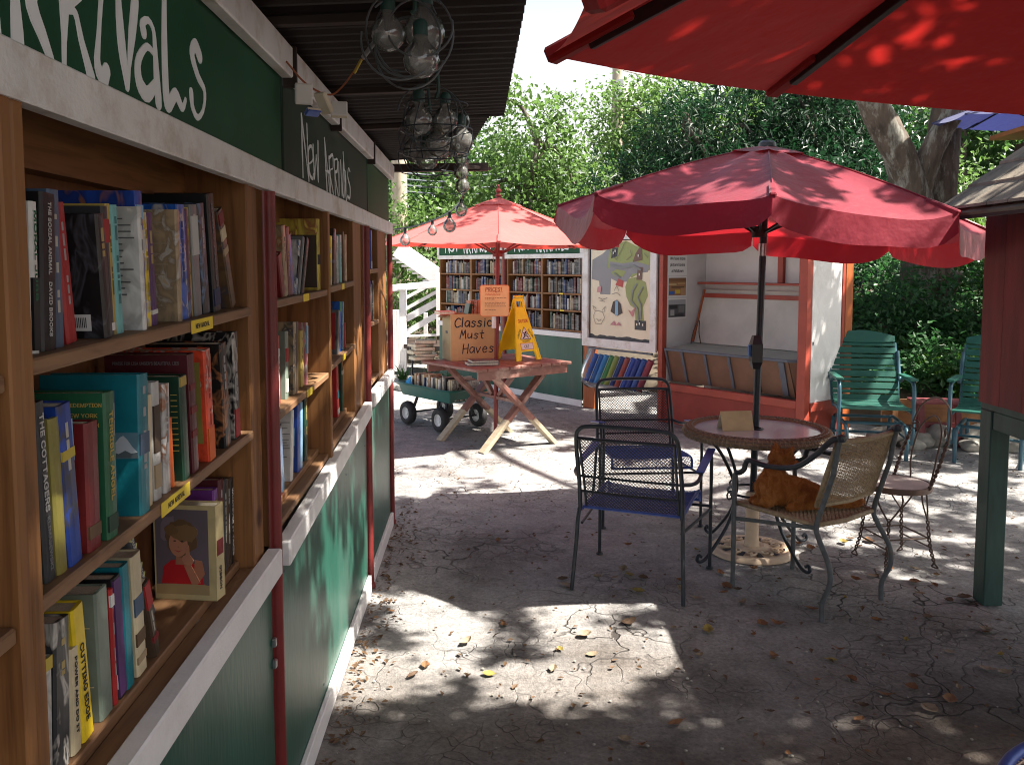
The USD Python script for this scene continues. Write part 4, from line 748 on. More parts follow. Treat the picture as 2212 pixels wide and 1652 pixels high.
# cardboard box with hand lettering
def strokes_text(txt, h, x0, z0, gap=.35, slant=.12, seed=1):
    """A small hand: returns brush strokes for a line of text, h tall."""
    G = {'C': [[(.85, .85), (.5, 1), (.12, .75), (.05, .35), (.35, .02), (.85, .15)]], 'l': [[(.2, 1), (.2, 0)]], 'a': [[(.75, .55), (.4, .65), (.1, .35), (.3, .02), (.65, .2), (.75, .6)], [(.75, .6), (.8, 0)]],
         's': [[(.7, .55), (.35, .65), (.2, .48), (.65, .25), (.45, .02), (.1, .08)]], 'i': [[(.2, .6), (.25, 0)], [(.2, .85), (.23, .8)]], 'c': [[(.7, .5), (.35, .65), (.1, .35), (.35, .02), (.75, .12)]], 'M': [[(.05, 0), (.25, 1)], [(.25, 1), (.5, .35)], [(.5, .35), (.8, 1)], [(.8, 1), (.95, 0)]],
         'u': [[(.1, .6), (.1, .2), (.35, .02), (.65, .25), (.7, .6)], [(.7, .6), (.75, 0)]], 't': [[(.35, 1), (.35, .15), (.6, .03)], [(.05, .65), (.65, .68)]], 'H': [[(.1, 1), (.05, 0)], [(.8, 1), (.75, 0)], [(.05, .5), (.8, .55)]], 'v': [[(.05, .6), (.35, 0)], [(.35, 0), (.7, .62)]], 'e': [[(.1, .33), (.7, .4), (.45, .66), (.1, .4), (.3, .02), (.75, .12)]],
         'P': [[(.1, 0), (.1, 1)], [(.1, 1), (.7, .9), (.65, .55), (.1, .5)]], 'R': [[(.1, 0), (.1, 1)], [(.1, 1), (.7, .9), (.6, .55), (.1, .5)], [(.3, .5), (.8, 0)]], 'I': [[(.3, 1), (.3, 0)]], 'E': [[(.7, 1), (.1, 1), (.1, 0), (.7, 0)], [(.1, .5), (.6, .52)]], 'S': [[(.75, .85), (.4, 1), (.15, .75), (.7, .3), (.4, 0), (.05, .12)]], '!': [[(.3, 1), (.3, .3)], [(.3, .08), (.3, .0)]],
         'n': [[(.1, .6), (.1, 0)], [(.1, .45), (.45, .65), (.7, .4), (.7, 0)]], 'N': [[(.1, 0), (.1, 1)], [(.1, 1), (.75, 0)], [(.75, 0), (.75, 1)]], 'w': [[(.05, .6), (.25, 0)], [(.25, 0), (.45, .5)], [(.45, .5), (.65, 0)], [(.65, 0), (.9, .6)]], 'A': [[(.05, 0), (.45, 1)], [(.45, 1), (.85, 0)], [(.2, .4), (.7, .4)]], 'r': [[(.1, .6), (.1, 0)], [(.1, .4), (.35, .62), (.6, .55)]], 'T': [[(.05, 1), (.85, 1)], [(.45, 1), (.45, 0)]]}
    adv = {'l': .45, 'i': .5, 'I': .55, '!': .5, 'M': 1.1, 'w': 1.05, 't': .75}
    out, x = [], x0; r = random.Random(seed)
    for ch in txt:
        if ch == ' ': x += h * .6; continue
        dz = r.uniform(-.04, .04) * h
        for st in G[ch]: out.append([(x + (px_ + slant * pz) * h * .78, z0 + pz * h + dz) for px_, pz in st])
        x += h * .78 * (adv.get(ch, .9)) + gap * h * .2
    return out
def write(parent, name, strokes, w, T, m, depth=.0012):
    polys = []
    for st in strokes:
        P = curve(np.array([(a, b, 0) for a, b in st]), 5 * len(st))[:, :2] if len(st) > 2 else np.array(st)
        polys.append(LineString(P).buffer(w / 2, quad_segs=3))
    return part(parent, name, MB().prism(unary_union(polys).simplify(w * .05), depth, T), m)
FRONT = np.array([[1, 0, 0, 0], [0, 0, -1, -.0005], [0, 1, 0, 0], [0, 0, 0, 1.]])     # text plane on a face that looks along -y
bx = thing('cardboard_box', 'cardboard box hand lettered Classic Must Haves on the wooden table', 'box', mat4((-.567, 8.0, .7605), 20.5))
side = MB().box(.0, .47, .0, .006, 0, .435).box(0, .47, .274, .28, 0, .435).box(.464, .47, .006, .274, 0, .435).box(0.006, .464, .006, .274, 0, .006)
cb = part(bx, 'carton', side, 'cardboard')
part(bx, 'carton_end', MB().box(0, .006, .0065, .2735, 0, .43), 'cardboard_dark'); part(bx, 'hand_hole', MB().box(-.001, .0075, .10, .17, .25, .275, ch=.0005), 'letter_dark')
part(bx, 'end_flap', MB().beam((-.002, .14, .431), (-.055, .14, .40), .25, .004, ch=.001), 'cardboard_dark')
write(cb, 'lettering', strokes_text('Classic', .085, .035, .315, gap=.12, seed=1), .011, FRONT, 'letter_dark'); write(cb, 'lettering', strokes_text('Must', .078, .085, .205, seed=2), .009, FRONT, 'letter_dark'); write(cb, 'lettering', strokes_text('Haves', .086, .11, .07, gap=.2, seed=3), .009, FRONT, 'letter_dark')
BXM = mat4((-.567, 8.0, .7605), 20.5)
for k in range(5):
    t = thing('book', 'pale orange spined book of the set standing in the cardboard box', 'book', BXM @ mat4((.225 + .038 * k, .10, .22), 90 + 180), group='matching books in the cardboard box')
    book_parts(t, .13, .033, .335 + .003 * (k % 2), (.50, .20, .11))
t = thing('book', 'dark thick book leaning at the left inside the cardboard box', 'book', BXM @ mat4((.16, .10, .2), 270, -10), group=None); book_parts(t, .14, .05, .33, 'dkgreen')
t = thing('book', 'orange book lying across the left corner of the cardboard box', 'book', BXM @ mat4((.05, .02, .462), 0, -90) ); book_parts(t, .15, .03, .0 + .19, 'orangered')
# price card on the pole
pc = thing('price_card', 'orange card of prices fixed to the far umbrella pole', 'sign', mat4((-.295, 7.965, 1.178), 2))
cp = part(pc, 'card', MB().prism(Polygon([(0.022, 0.022), (.249, .022), (.249, .268), (.022, .268)]).buffer(.022, quad_segs=4), .005, np.array([[1, 0, 0, 0], [0, 0, -1, .005], [0, 1, 0, 0], [0, 0, 0, 1.]])), 'price_card')
ln = unary_union([Polygon([(0.022, 0.022), (.249, .022), (.249, .268), (.022, .268)]).buffer(.0225, quad_segs=4)]).difference(Polygon([(0.022, 0.022), (.249, .022), (.249, .268), (.022, .268)]).buffer(.0165, quad_segs=4))
part(cp, 'card_border', MB().prism(ln, .0008, FRONT), ink((.62, .16, .05)))
write(cp, 'lettering', strokes_text('PRICES!', .034, .05, .232, gap=.1, seed=4), .0042, FRONT, ink((.22, .03, .02)))
part(cp, 'underline', MB().box(.045, .212, -.0012, 0, .222, .2245), ink((.45, .04, .02)))
rp = random.Random(5); mb = MB()
for row, z in enumerate((.205, .196)):
    x = .05
    while x < .185: L = rp.uniform(.008, .022); mb.box(x, x + L, -.001, 0, z - .0022, z + .0022); x += L + .005
part(cp, 'small_print', mb, ink((.5, .12, .05)))
mb = MB()
for row, z in enumerate((.172, .158, .128, .112, .094, .062)):
    x = .045
    while x < (.225 if row not in (1, 5) else .13): L = rp.uniform(.008, .024); mb.box(x, x + L, -.001, 0, z - .0022, z + .0022); x += L + .005
part(cp, 'small_print', mb, ink((.16, .08, .05)))
part(pc, 'pale_sleeve', MB().tube([(.13, .037, -.11), (.13, .037, .01)], .0215, 12), 'paper_white', smooth=40)
part(pc, 'tie_cord', MB().tube(curve([(.128, .012, .35), (.132, .014, .45), (.12, .03, .56), (.14, .045, .62), (.125, .01, .5)], 20), .0025, 5), ink((.4, .12, .06)))
# caution sign: two hinged yellow boards
cs = thing('caution_sign', 'yellow folding caution board standing on the wooden table', 'sign', mat4((.16, 8.07, .7605), 41))
def caution_panel(flip):
    outline = Polygon([(-.155, 0), (-.098, 0), (-.085, .07), (-.07, .085), (.07, .085), (.085, .07), (.098, 0), (.155, 0), (.135, .12), (.062, .50), (.066, .58), (.055, .60), (-.055, .60), (-.066, .58), (-.062, .50), (-.135, .12)])
    hole = Polygon([(-.038, .515), (.038, .515), (.038, .565), (-.038, .565)]).buffer(.004)
    a = 15 if not flip else -15
    T = mat4((0, 0.155, 0)) @ mat4((0, (-.155 if not flip else .155), 0)) @ mat4((0, 0, 0), 0, -a) @ np.array([[1, 0, 0, 0], [0, 0, -1, .006], [0, 1, 0, 0], [0, 0, 0, 1.]])
    p = part(cs, 'board', MB().prism(outline.difference(hole), .012, T), 'caution_yellow')
    rim = outline.buffer(-.004).difference(outline.buffer(-.016)).difference(hole.buffer(.012)); part(p, 'raised_rim', MB().prism(rim, .015, T), 'caution_yellow')
    return p, T
p1, TC = caution_panel(False); caution_panel(True)
def on_panel(txt, h, x, y, w, m, T, rot=0, bold=True):
    t_ = meshkit.text_mesh(txt, h, .0008, bold); v = t_.vertices - [(t_.bounds[0][0] + t_.bounds[1][0]) / 2, 0, 0]; v = v * [w / (t_.bounds[1][0] - t_.bounds[0][0]), 1, 1]
    return MB().add(v, t_.faces, T @ mat4((x, y, .0122), rot))
part(p1, 'lettering', on_panel('CAUTION', .032, 0, .36, .118, None, TC), 'letter_red')
part(p1, 'lettering', on_panel('CUIDADO', .018, 0, .175, .09, None, TC), 'letter_dark')
part(p1, 'lettering', on_panel('ATENCION', .018, -.066, .25, .1, None, TC, 58), 'letter_dark'); part(p1, 'lettering', on_panel('ACHTUNG', .018, .066, .25, .1, None, TC, -58), 'letter_dark')
tri = Polygon([(-.062, .205), (.062, .205), (0, .315)])
part(p1, 'warning_triangle', MB().prism(tri.buffer(.006), .0008, TC @ mat4((0, 0, .0122))), 'letter_dark'); part(p1, 'warning_triangle', MB().prism(tri, .0014, TC @ mat4((0, 0, .0122))), 'paper_white')
fig = unary_union([Point(0.012, .268).buffer(.009), LineString([(.008, .26), (-.012, .245), (-.005, .23), (-.03, .215)]).buffer(.0055), LineString([(-.012, .245), (.018, .235), (.034, .215)]).buffer(.005), LineString([(.008, .258), (.028, .25)]).buffer(.004), LineString([(.005, .258), (-.02, .262)]).buffer(.004)])
part(p1, 'falling_figure', MB().prism(fig, .002, TC @ mat4((0, 0, .0122))), 'letter_dark')
part(p1, 'white_label', MB().prism(Polygon([(-.07, .11), (.07, .11), (.07, .158), (-.07, .158)]).buffer(.004), .0009, TC @ mat4((0, 0, .0122))), 'paper_white')
part(p1, 'label_border', MB().prism(Polygon([(-.074, .106), (.074, .106), (.074, .162), (-.074, .162)]).buffer(.004), .0006, TC @ mat4((0, 0, .0122))), 'letter_red')
TW = TC @ mat4((0, 0, .0131)); polys = unary_union([LineString(np.array(s_)).buffer(.002) for s_ in strokes_text('CAT', .026, -.035, .12, seed=8)])
part(p1, 'lettering', MB().prism(polys, .0008, TW), 'letter_dark')
part(cs, 'hinge_bar', MB().box(-.05, .05, .135, .175, .585, .603, ch=.004), 'caution_yellow')
# loose books and stack on the table
for k, (dx, dy, rz, c, th) in enumerate(((0, 0, 8, 'cream', .03), (.012, .01, -6, 'tan', .026), (-.008, .005, 12, 'cream', .03), (.006, -.004, 2, 'brown', .034), (.015, .01, 18, 'tan', .028), (.0, .0, -10, 'dkbrown', .036))):
    z = .7605 + sum((.03, .026, .03, .034, .028, .036)[:k]) + .0008 * k
    t = thing('book', ['cream book at the bottom of the stack beside the cardboard box', 'tan book second from the bottom of the stack by the box', 'cream book third from the bottom of the stack by the box', 'brown book in the middle of the stack by the box', 'tan book second from the top of the stack by the box', 'dark book on top of the stack by the box'][k], 'book', mat4((-.80 + dx, 8.02 + dy, z), 20 + rz) @ mat4((.11, .07, 0), 0, 90) @ mat4((0, 0, -.15)), group='stack of books beside the cardboard box')
    book_parts(t, .2, th, .15, c)
for k, (z, rz, c) in enumerate(((.7605, 14, 'grey'), (.7865, 17, 'slate'))):
    t = thing('book', ['large flat grey book lying on the front of the wooden table', 'thin dark book lying on the large grey one on the wooden table'][k], 'book', mat4((-.13, 7.74 + .0, z), rz) @ mat4((0, -.06, 0), 0, 90) @ mat4((0, 0, -.18)), group='two flat books on the front of the wooden table')
    book_parts(t, .28 - .03 * k, .025 - .006 * k, .18, c)
# ------------------------------------------------------------------ wagon
WG = mat4((-.715, 8.85, 0), 40)               # local x across the wagon, y along it
wg = thing('garden_wagon', 'green garden wagon with fat black tyres loaded with books', 'wagon', WG)
def tray():
    mb = MB(); o = lambda w, l, z: [(-w, -l, z), (w, -l, z), (w, l, z), (-w, l, z)]
    for w0, l0, z0, w1, l1, z1 in ((.215, .42, .30, .245, .46, .425),):
        A, B = np.array(o(w0, l0, z0)), np.array(o(w1, l1, z1)); Ai, Bi = np.array(o(w0 - .008, l0 - .008, z0 + .012)), np.array(o(w1 - .012, l1 - .012, z1))
        v = np.vstack([A, B, Bi, Ai]); f = []
        for k in range(4):
            j = (k + 1) % 4
            f += [(k, j, 4 + j, 4 + k), (4 + k, 4 + j, 8 + j, 8 + k), (8 + k, 8 + j, 12 + j, 12 + k)]
        f += [(3, 2, 1, 0), (12, 13, 14, 15)]
        mb.add(v, f)
    return mb
tr = part(wg, 'tray', tray(), 'wagon_green')
rim = [(-.25, -.465, .425), (.25, -.465, .425), (.25, .465, .425), (-.25, .465, .425)]
part(tr, 'rim', MB().tube(curve(np.array([rim[0], (0, -.467, .425), rim[1], (.252, 0, .425), rim[2], (0, .467, .425), rim[3], (-.252, 0, .425)]), 48, True), .010, 6, closed=True), 'wagon_green', smooth=40)
part(tr, 'maker_plate', MB().box(.10, .225, -.462, -.455, .345, .385, T=mat4((0, 0, 0), 0, 0)), ink((.55, .25, .12)))
mb = MB(); 
for k in range(5): mb.box(.115 + .02 * k, .13 + .02 * k, -.4635, -.4615, .358, .372)
part(tr, 'maker_print', mb, 'paper_white')
for sx in (-1, 1):
    for sy in (-1, 1):
        x, y = sx * .235, sy * .29
        wh = part(wg, 'wheel', MB().lathe([(.062, -.035), (.09, -.042), (.115, -.03), (.123, 0), (.115, .03), (.09, .042), (.062, .035)], 28, mat4((x, y, .123), 0, 0, 90)), 'tyre', smooth=50)
        part(wh, 'rim', MB().lathe([(0, -.02), (.02, -.026), (.03, -.012), (.055, -.014), (.064, -.034), (.064, .034), (.055, .014), (.03, .012), (.02, .026), (0, .02)], 22, mat4((x, y, .123), 0, 0, 90)), 'wheel_rim', smooth=40)
        part(wg, 'strut', MB().beam((x * .78, y, .123), (x * .55, y * .9, .30), .02, .03), 'black_plastic')
for sy in (-1, 1): part(wg, 'axle', MB().tube([(-.22, sy * .29, .123), (.22, sy * .29, .123)], .009, 8), 'black_plastic')
part(wg, 'handle', MB().tube(curve([(.0, .43, .25), (.0, .56, .35), (.02, .58, .62), (.02, .52, .75)], 14), .011, 8), 'black_plastic', smooth=40)
part(wg, 'handle_grip', MB().tube([(-.06, .52, .76), (.10, .52, .76)], .013, 8), 'black_plastic', smooth=40)
rw = random.Random(11); x = -.19; names = ['dkbrown', 'tan', 'cream', 'brown', 'charcoal', 'pale', 'tan', 'grey', 'white', 'cream', 'black', 'pale', 'tan', 'white', 'navy', 'cream', 'dkbrown', 'grey', 'pale', 'tan', 'charcoal', 'cream']
y = -.40
for k in range(22):
    th = rw.uniform(.022, .040); h = rw.uniform(.185, .225)
    t = thing('book', ['book packed upright in the nearer row of the green wagon', 'book packed upright in the farther row of the green wagon'][k >= 11], 'book', WG @ mat4((-.165 + (k >= 11) * .0 + .0, y, .3135), 90 + 90 + 0) @ mat4((0, 0, 0), 0, rw.uniform(-4, 4)), group=['nearer row of books in the wagon', 'farther row of books in the wagon'][k >= 11])
    book_parts(t, .15, th, h, names[k]); y += th + .004
    if k == 10: y = -.02
y = -.36
for k in range(9):
    th = rw.uniform(.024, .042); h = rw.uniform(.18, .215)
    t = thing('book', 'book standing along the right side of the green wagon', 'book', WG @ mat4((.03, y, .3135), 180 + 0) @ mat4((0, 0, 0), 0, rw.uniform(-4, 4)), group='books along the right side of the wagon')
    book_parts(t, .15, th, h, rw.choice(names)); y += th + .005
rbag = random.Random(4); pts = [(rbag.gauss(0, .05), rbag.gauss(0, .05), abs(rbag.gauss(.07, .05))) for _ in range(26)]
solo('plastic_bag', MB().hull([(p[0], p[1], p[2]) for p in pts], WG @ mat4((-.14, .36, .33))), 'bag_blue', 'bright blue plastic bag tucked in the corner of the wagon', 'bag')
# ------------------------------------------------------------------ the building row at the back: x along the row, y inwards, z up
RA = math.degrees(math.atan2(-.7835, .6214))
def rowM(t=0, d=0, z=0, rz=0):
    o = np.array([-.577, 11.807, 0]) + np.array([.6214, -.7835, 0]) * t + np.array([.7835, .6214, 0]) * d + np.array([0, 0, z])
    return mat4(o, RA + rz)
SCR = lambda t0, z0, k: [[(t0 + (a - 2.86) * k, z0 + (b - 1.927) * k * 1.35) for a, b in st] for st in SMALL]
ROWZ = [.885, 1.12, 1.32, 1.54]
def far_case(label, t0, t1, div, ledge0):
    c = thing('bookcase', label, 'bookcase', rowM(), group='far bookcases under the boards at the back')
    part(c, 'back_panel', MB().box(t0, t1, .22, .235, .05, 1.97), 'pine_back')
    for a in (t0, div - .018, t1 - .03): part(c, 'upright', MB().box(a, a + (.03 if a != div - .018 else .036), .0, .22, .1, 1.75, ch=.002), 'pine_up')
    segs = [(t0 + .03, div - .018), (div + .018, t1 - .03)]
    for a, b in segs:
        for z in ROWZ: part(c, 'shelf', MB().box(a, b, .004, .22, z - .02, z, ch=.002), 'pine_along')
    part(c, 'ceiling_board', MB().box(t0, t1, .02, .22, 1.755, 1.775), 'pine_along')
    part(c, 'white_band', MB().box(t0 - .02, t1 + .02, -.022, .004, 1.733, 1.787, ch=.003), 'white_paint')
    hb = part(c, 'header_board', MB().box(t0, t1, -.012, .004, 1.7885, 2.02), 'green_board')
    for a in (t0 - .02, t1 - .03): part(c, 'white_post', MB().box(a, a + .05, -.024, -.0125, 1.7885, 2.02), 'white_paint')
    part(c, 'fascia_board', MB().box(t0 - .02, t1 + .02, -.03, .01, 2.0215, 2.08, ch=.003), 'white_paint')
    part(c, 'ledge', MB().box(t0 - .0, t1, -.034, .003, .80, .862, ch=.004), 'white_wood')
    part(c, 'lower_panel', MB().box(t0, t1, -.004, .012, .07, .799), 'green_panel')
    part(c, 'base_trim', MB().box(t0, t1, -.016, -.0045, .0, .075), 'white_wood')
    T = np.array([[1, 0, 0, 0], [0, 0, -1, -.0122], [0, 1, 0, 0], [0, 0, 0, 1.]])
    L = (t1 - t0)
    polys = [LineString(st).buffer(.008, quad_segs=2) for st in SCR(t0 + .17, 1.815, (L - .4) / 1.05)]
    part(hb, 'lettering', MB().prism(unary_union(polys).simplify(.001), .0015, T), 'letter_white')
    return c, segs
cL, segL = far_case('left far bookcase at the back behind the wooden table', -.74, .73, .03, .8)
cR, segR = far_case('right far bookcase at the back beside the painted map', .82, 2.25, 1.515, .8)
tp = thing('pipe_post', 'dark red round pipe between the two far bookcases', 'post', rowM(.775, .0)); part(tp, 'pipe', MB().lathe([(0, 0), (.03, 0), (.03, 1.95), (0, 1.95)], 14), 'red_pipe', smooth=40); part(tp, 'foot_collar', MB().lathe([(0, 0.001), (.042, 0.001), (.042, .03), (.031, .04), (0, .04)], 14), 'red_pipe', smooth=40)
for k_, c_ in enumerate([(.085, .018, .018), (.13, .02, .02), (.05, .014, .02), (.018, .026, .06), (.03, .05, .14), (.05, .07, .10), (.03, .03, .034), (.014, .014, .016), (.34, .33, .31), (.46, .45, .42), (.22, .16, .10), (.075, .045, .028), (.04, .028, .02), (.13, .13, .135), (.025, .06, .04), (.36, .30, .2)]):
    paint(f'far_cover_{k_:02d}', c_, .45, .1, 1.0, .02, dirt=(.42, .40, .36) if sum(c_) < .5 else (.06, .05, .05), dirt_amt=.75, stretch=(9, 9, 42))
FARC = [f'far_cover_{k_:02d}' for k_ in range(16)]
_OLD = ['dkred', 'red', 'maroon', 'navy', 'blue', 'slate', 'charcoal', 'black', 'pale', 'white', 'tan', 'brown', 'dkbrown', 'grey', 'green', 'cream', 'bright', 'plum', 'sky']
rf = random.Random(21)
def far_book_mesh(th, h, d=.14):
    o = [(0, .0), (th * .25, -.003), (th * .75, -.003), (th, 0), (th, d), (th - .003, d), (th - .003, .004), (.003, .004), (.003, d), (0, d)]
    return MB().prism(o, h).box(.0032, th - .0032, .006, d - .005, .003, h - .006)
ORD = ['bottom', 'second from bottom', 'third from bottom', 'top']
def far_row(a, b, z, row, col, single):
    x = a + rf.uniform(.03, .09); end = b - rf.uniform(.01, .05); lumps = {}
    while x < end - .03:
        th = rf.uniform(.022, .042); h = rf.uniform(.135, .188) if row else rf.uniform(.15, .205)
        c = rf.choice(FARC); M = rowM(x, .03 + rf.uniform(0, .02), z + .001)
        mb = far_book_mesh(th, h); g = mb.get(); v = g[0] @ M[:3, :3].T + M[:3, 3]
        if single: solo('book', (v, g[1]), c, f'small book, {ORD[row]} shelf, {col} column of the right far bookcase', 'book', f'books on the {ORD[row]} shelf of the {col} column of the right far bookcase')
        else: lumps.setdefault(c, MB()).add(v, g[1])
        x += th + (.0015 if rf.random() < .93 else rf.uniform(.01, .04))
    return lumps
for (a, b), col in zip(segR, ('left', 'right')):
    for row, z in enumerate(ROWZ): far_row(a, b, z, row, col, True)
tot = {}
for (a, b) in segL:
    for row, z in enumerate(ROWZ):
        for c, mb in far_row(a, b, z, row, '', False).items():
            g = mb.get(); tot.setdefault(c, MB()).add(*g)
rows = thing('book_rows', 'rows of books filling the left far bookcase', 'books', None, kind='stuff')
for c, mb in tot.items(): part(rows, 'book_spines', mb, c)
for (z, x) in ((1.12, .35), (1.32, .33), (1.12, 1.85), (1.32, 1.83), (1.32, -.4)): part(cR if x > .8 else cL, 'shelf_label', MB().box(x, x + .07, .002, .0035, z - .018, z - .002), 'label_yellow')
# ------------------------------------------------------------------ painted map board
mp = thing('map_board', 'painted site map in a white frame on the back wall', 'map', rowM())
part(mp, 'frame', MB().prism(Polygon([(2.27, .725), (3.405, .725), (3.405, 2.02), (2.27, 2.02)]).difference(Polygon([(2.36, .82), (3.32, .82), (3.32, 1.93), (2.36, 1.93)])), .03, np.array([[1, 0, 0, 0], [0, 0, -1, .0], [0, 1, 0, 0], [0, 0, 0, 1.]])), 'white_paint')
part(mp, 'backing', MB().box(2.28, 3.40, .0, .05, .74, 2.01), ink((.035, .035, .04)))
rm = random.Random(2)
def MPT(k): return np.array([[1, 0, 0, 0], [0, 0, -1, -.0006 * k - .001], [0, 1, 0, 0], [0, 0, 0, 1.]])
edge = [(2.385, .862 + .008 * rm.uniform(-1, 1))] + [(2.385 + .92 * i / 24, .858 + .010 * rm.uniform(-1, 1)) for i in range(1, 25)] + [(3.305, 1.92), (2.385, 1.92)]
pp = part(mp, 'map_sheet', MB().prism(Polygon(edge).buffer(0), .0008, MPT(0)), 'map_paper')
X = lambda u: 2.385 + .92 * u
Z = lambda v: .86 + 1.06 * v
def region(pts): return [(X(u), Z(v)) for u, v in pts]
GREY, GRN, BLK, RED_, BRN, SKYB = (.24, .24, .245), (.27, .31, .11), (.045, .045, .05), (.42, .07, .06), (.16, .09, .07), (.2, .36, .5)
maps = [(region([(.02, .60), (.03, .80), (.2, .86), (.33, .93), (.36, .75), (.34, .44), (.17, .44), (.15, .58)]), GREY), (region([(.30, .72), (.33, .95), (.60, .99), (.78, .93), (.98, .96), (.98, .70), (.8, .66), (.7, .62), (.5, .70)]), GRN),
        (region([(.32, .62), (.34, .78), (.55, .76), (.75, .78), (.97, .74), (.95, .68), (.70, .66), (.62, .58), (.48, .57)]), GREY), (region([(.36, .67), (.45, .70), (.60, .68), (.55, .63), (.4, .64)]), GRN), (region([(.60, .52), (.64, .60), (.76, .62), (.92, .57), (.95, .44), (.88, .32), (.90, .10), (.78, .09), (.76, .30), (.68, .34), (.62, .42)]), GRN),
        (region([(.76, .09), (.93, .09), (.93, .18), (.76, .18)]), BLK), (region([(.36, .82), (.45, .84), (.46, .92), (.38, .93)]), BLK), (region([(.72, .78), (.86, .80), (.85, .95), (.76, .86)]), BRN), (region([(.44, .54), (.55, .52), (.56, .58), (.48, .60)]), RED_), (region([(.78, .60), (.86, .60), (.87, .72), (.80, .72)]), BRN),
        (region([(.36, .26), (.40, .36), (.46, .38), (.52, .34), (.55, .25), (.47, .22)]), (.05, .04, .04)), (region([(.435, .22), (.44, .37), (.475, .37), (.48, .23)]), SKYB), (region([(.12, .46), (.18, .46), (.19, .52), (.13, .51)]), (.5, .25, .25)), (region([(.70, .26), (.76, .31), (.72, .22), (.66, .28)]), (.5, .2, .2)), (region([(.36, .12), (.42, .16), (.44, .12)]), (.45, .2, .22)), (region([(.46, .12), (.50, .15), (.53, .12)]), (.45, .2, .22))]
for k, (poly, c) in enumerate(maps): part(pp, 'map_print', MB().prism(Polygon(poly).buffer(.004), .0006, MPT(k + 1)), ink(c))
road = unary_union([LineString(region(p)).buffer(w) for p, w in (([(.78, .55), (.72, .48), (.70, .38), (.80, .30), (.82, .18)], .011), ([(.88, .52), (.80, .42), (.86, .34), (.85, .20)], .009), ([(.36, .74), (.55, .72), (.72, .74), (.84, .70)], .012), ([(.42, .66), (.5, .62)], .009))])
part(pp, 'map_print', MB().prism(road, .0006, MPT(18)), ink((.20, .21, .20)))
win = MB()
for u, v in ((.785, .13), (.83, .14), (.88, .13), (.39, .86), (.42, .88), (.80, .83), (.82, .64)): win.box(X(u), X(u) + .018, -.0135, -.012, Z(v), Z(v) + .025)
part(pp, 'map_print', win, ink((.6, .58, .5)))
line = unary_union([LineString(region(p)).buffer(.0028) for p in ([(.06, .20), (.10, .26), (.22, .25), (.26, .19), (.20, .12), (.10, .12), (.06, .20)], [(.08, .26), (.05, .31), (.11, .28)], [(.22, .27), (.27, .31), (.25, .25)], [(.12, .17), (.16, .15), (.2, .17)], [(.15, .40), (.22, .38), (.3, .40)], [(.17, .37), (.26, .36)], [(.42, .48), (.46, .53), (.50, .48)], [(.38, .44), (.46, .46), (.52, .43)], [(.30, .93), (.45, .80), (.60, .99)], [(.62, .80), (.70, .84), (.68, .9)], [(.9, .86), (.96, .82)])])
part(pp, 'map_print', MB().prism(line, .0006, MPT(20)), ink((.16, .13, .11)))
# orange posts that carry the map
for t0, t1, zt, lb in ((2.262, 2.45, .724, 'wide orange brown post under the left side of the map'), (3.412, 3.448, 2.05, 'narrow orange post right of the map')):
    t = thing('wooden_post', lb, 'post', rowM((t0 + t1) / 2, .03)); w = (t1 - t0) / 2
    if w > .05: 
        for k in range(2): part(t, 'board', MB().box(-w + k * w + .001, -w + (k + 1) * w - .001, -.03 - .004 * k, .03, 0, zt, ch=.003), 'orange_post')
    else: part(t, 'board', MB().box(-w, w, -.03, .03, 0, zt, ch=.003), 'orange_post')
# clear bin of colourful rolls below the map
bn = thing('plastic_bin', 'clear bulging plastic bin hanging below the map', 'bin', rowM())
n = 15; P = np.zeros((n, 9, 3))
for i, u in enumerate(np.linspace(0, 1, n)):
    for q, a in enumerate(np.linspace(0, 1, 9)):
        b = 1 - abs(2 * u - 1) ** 6; d = (.10 + .20 * math.sin(min(1, a * 1.05) * math.pi * .62)) * (0.25 + .75 * b)
        P[i, q] = (2.37 + .98 * u, -d * (1 if a < .93 else .6), .70 - .40 * a - (.03 if a > .95 else 0))
part(bn, 'bin_sheet', MB().grid(P), 'clear_plastic', smooth=True)
part(bn, 'bin_bottom', MB().box(2.40, 3.32, -.15, -.002, .285, .297), 'clear_plastic'); part(bn, 'hanging_rail', MB().box(2.37, 3.35, -.03, -.002, .695, .715), 'strip_grey')
rp = random.Random(9)
for k in range(11):
    c = [(.02, .07, .3), (.03, .12, .35), (.04, .2, .45), (.08, .28, .08), (.25, .3, .05), (.03, .06, .2), (.3, .06, .04), (.05, .1, .4), (.03, .05, .22), (.04, .09, .3), (.2, .03, .05)][k]
    x = 2.42 + .082 * k
    t = thing('paper_roll', 'rolled colourful sheet slanting inside the clear bin below the map', 'roll', rowM(x, -.10, .31), group='rolls in the clear bin below the map')
    part(t, 'roll', MB().tube([(0, 0, 0), (.13, .045, .33)], .036, 10), ink(c), smooth=40)
    if k in (1, 3, 5, 7): part(t, 'highlight_strip', MB().beam((-.005, -.037, .01), (.125, .008, .33), .016, .003), 'paper_white')  # white strip drawn in as the highlight along the roll
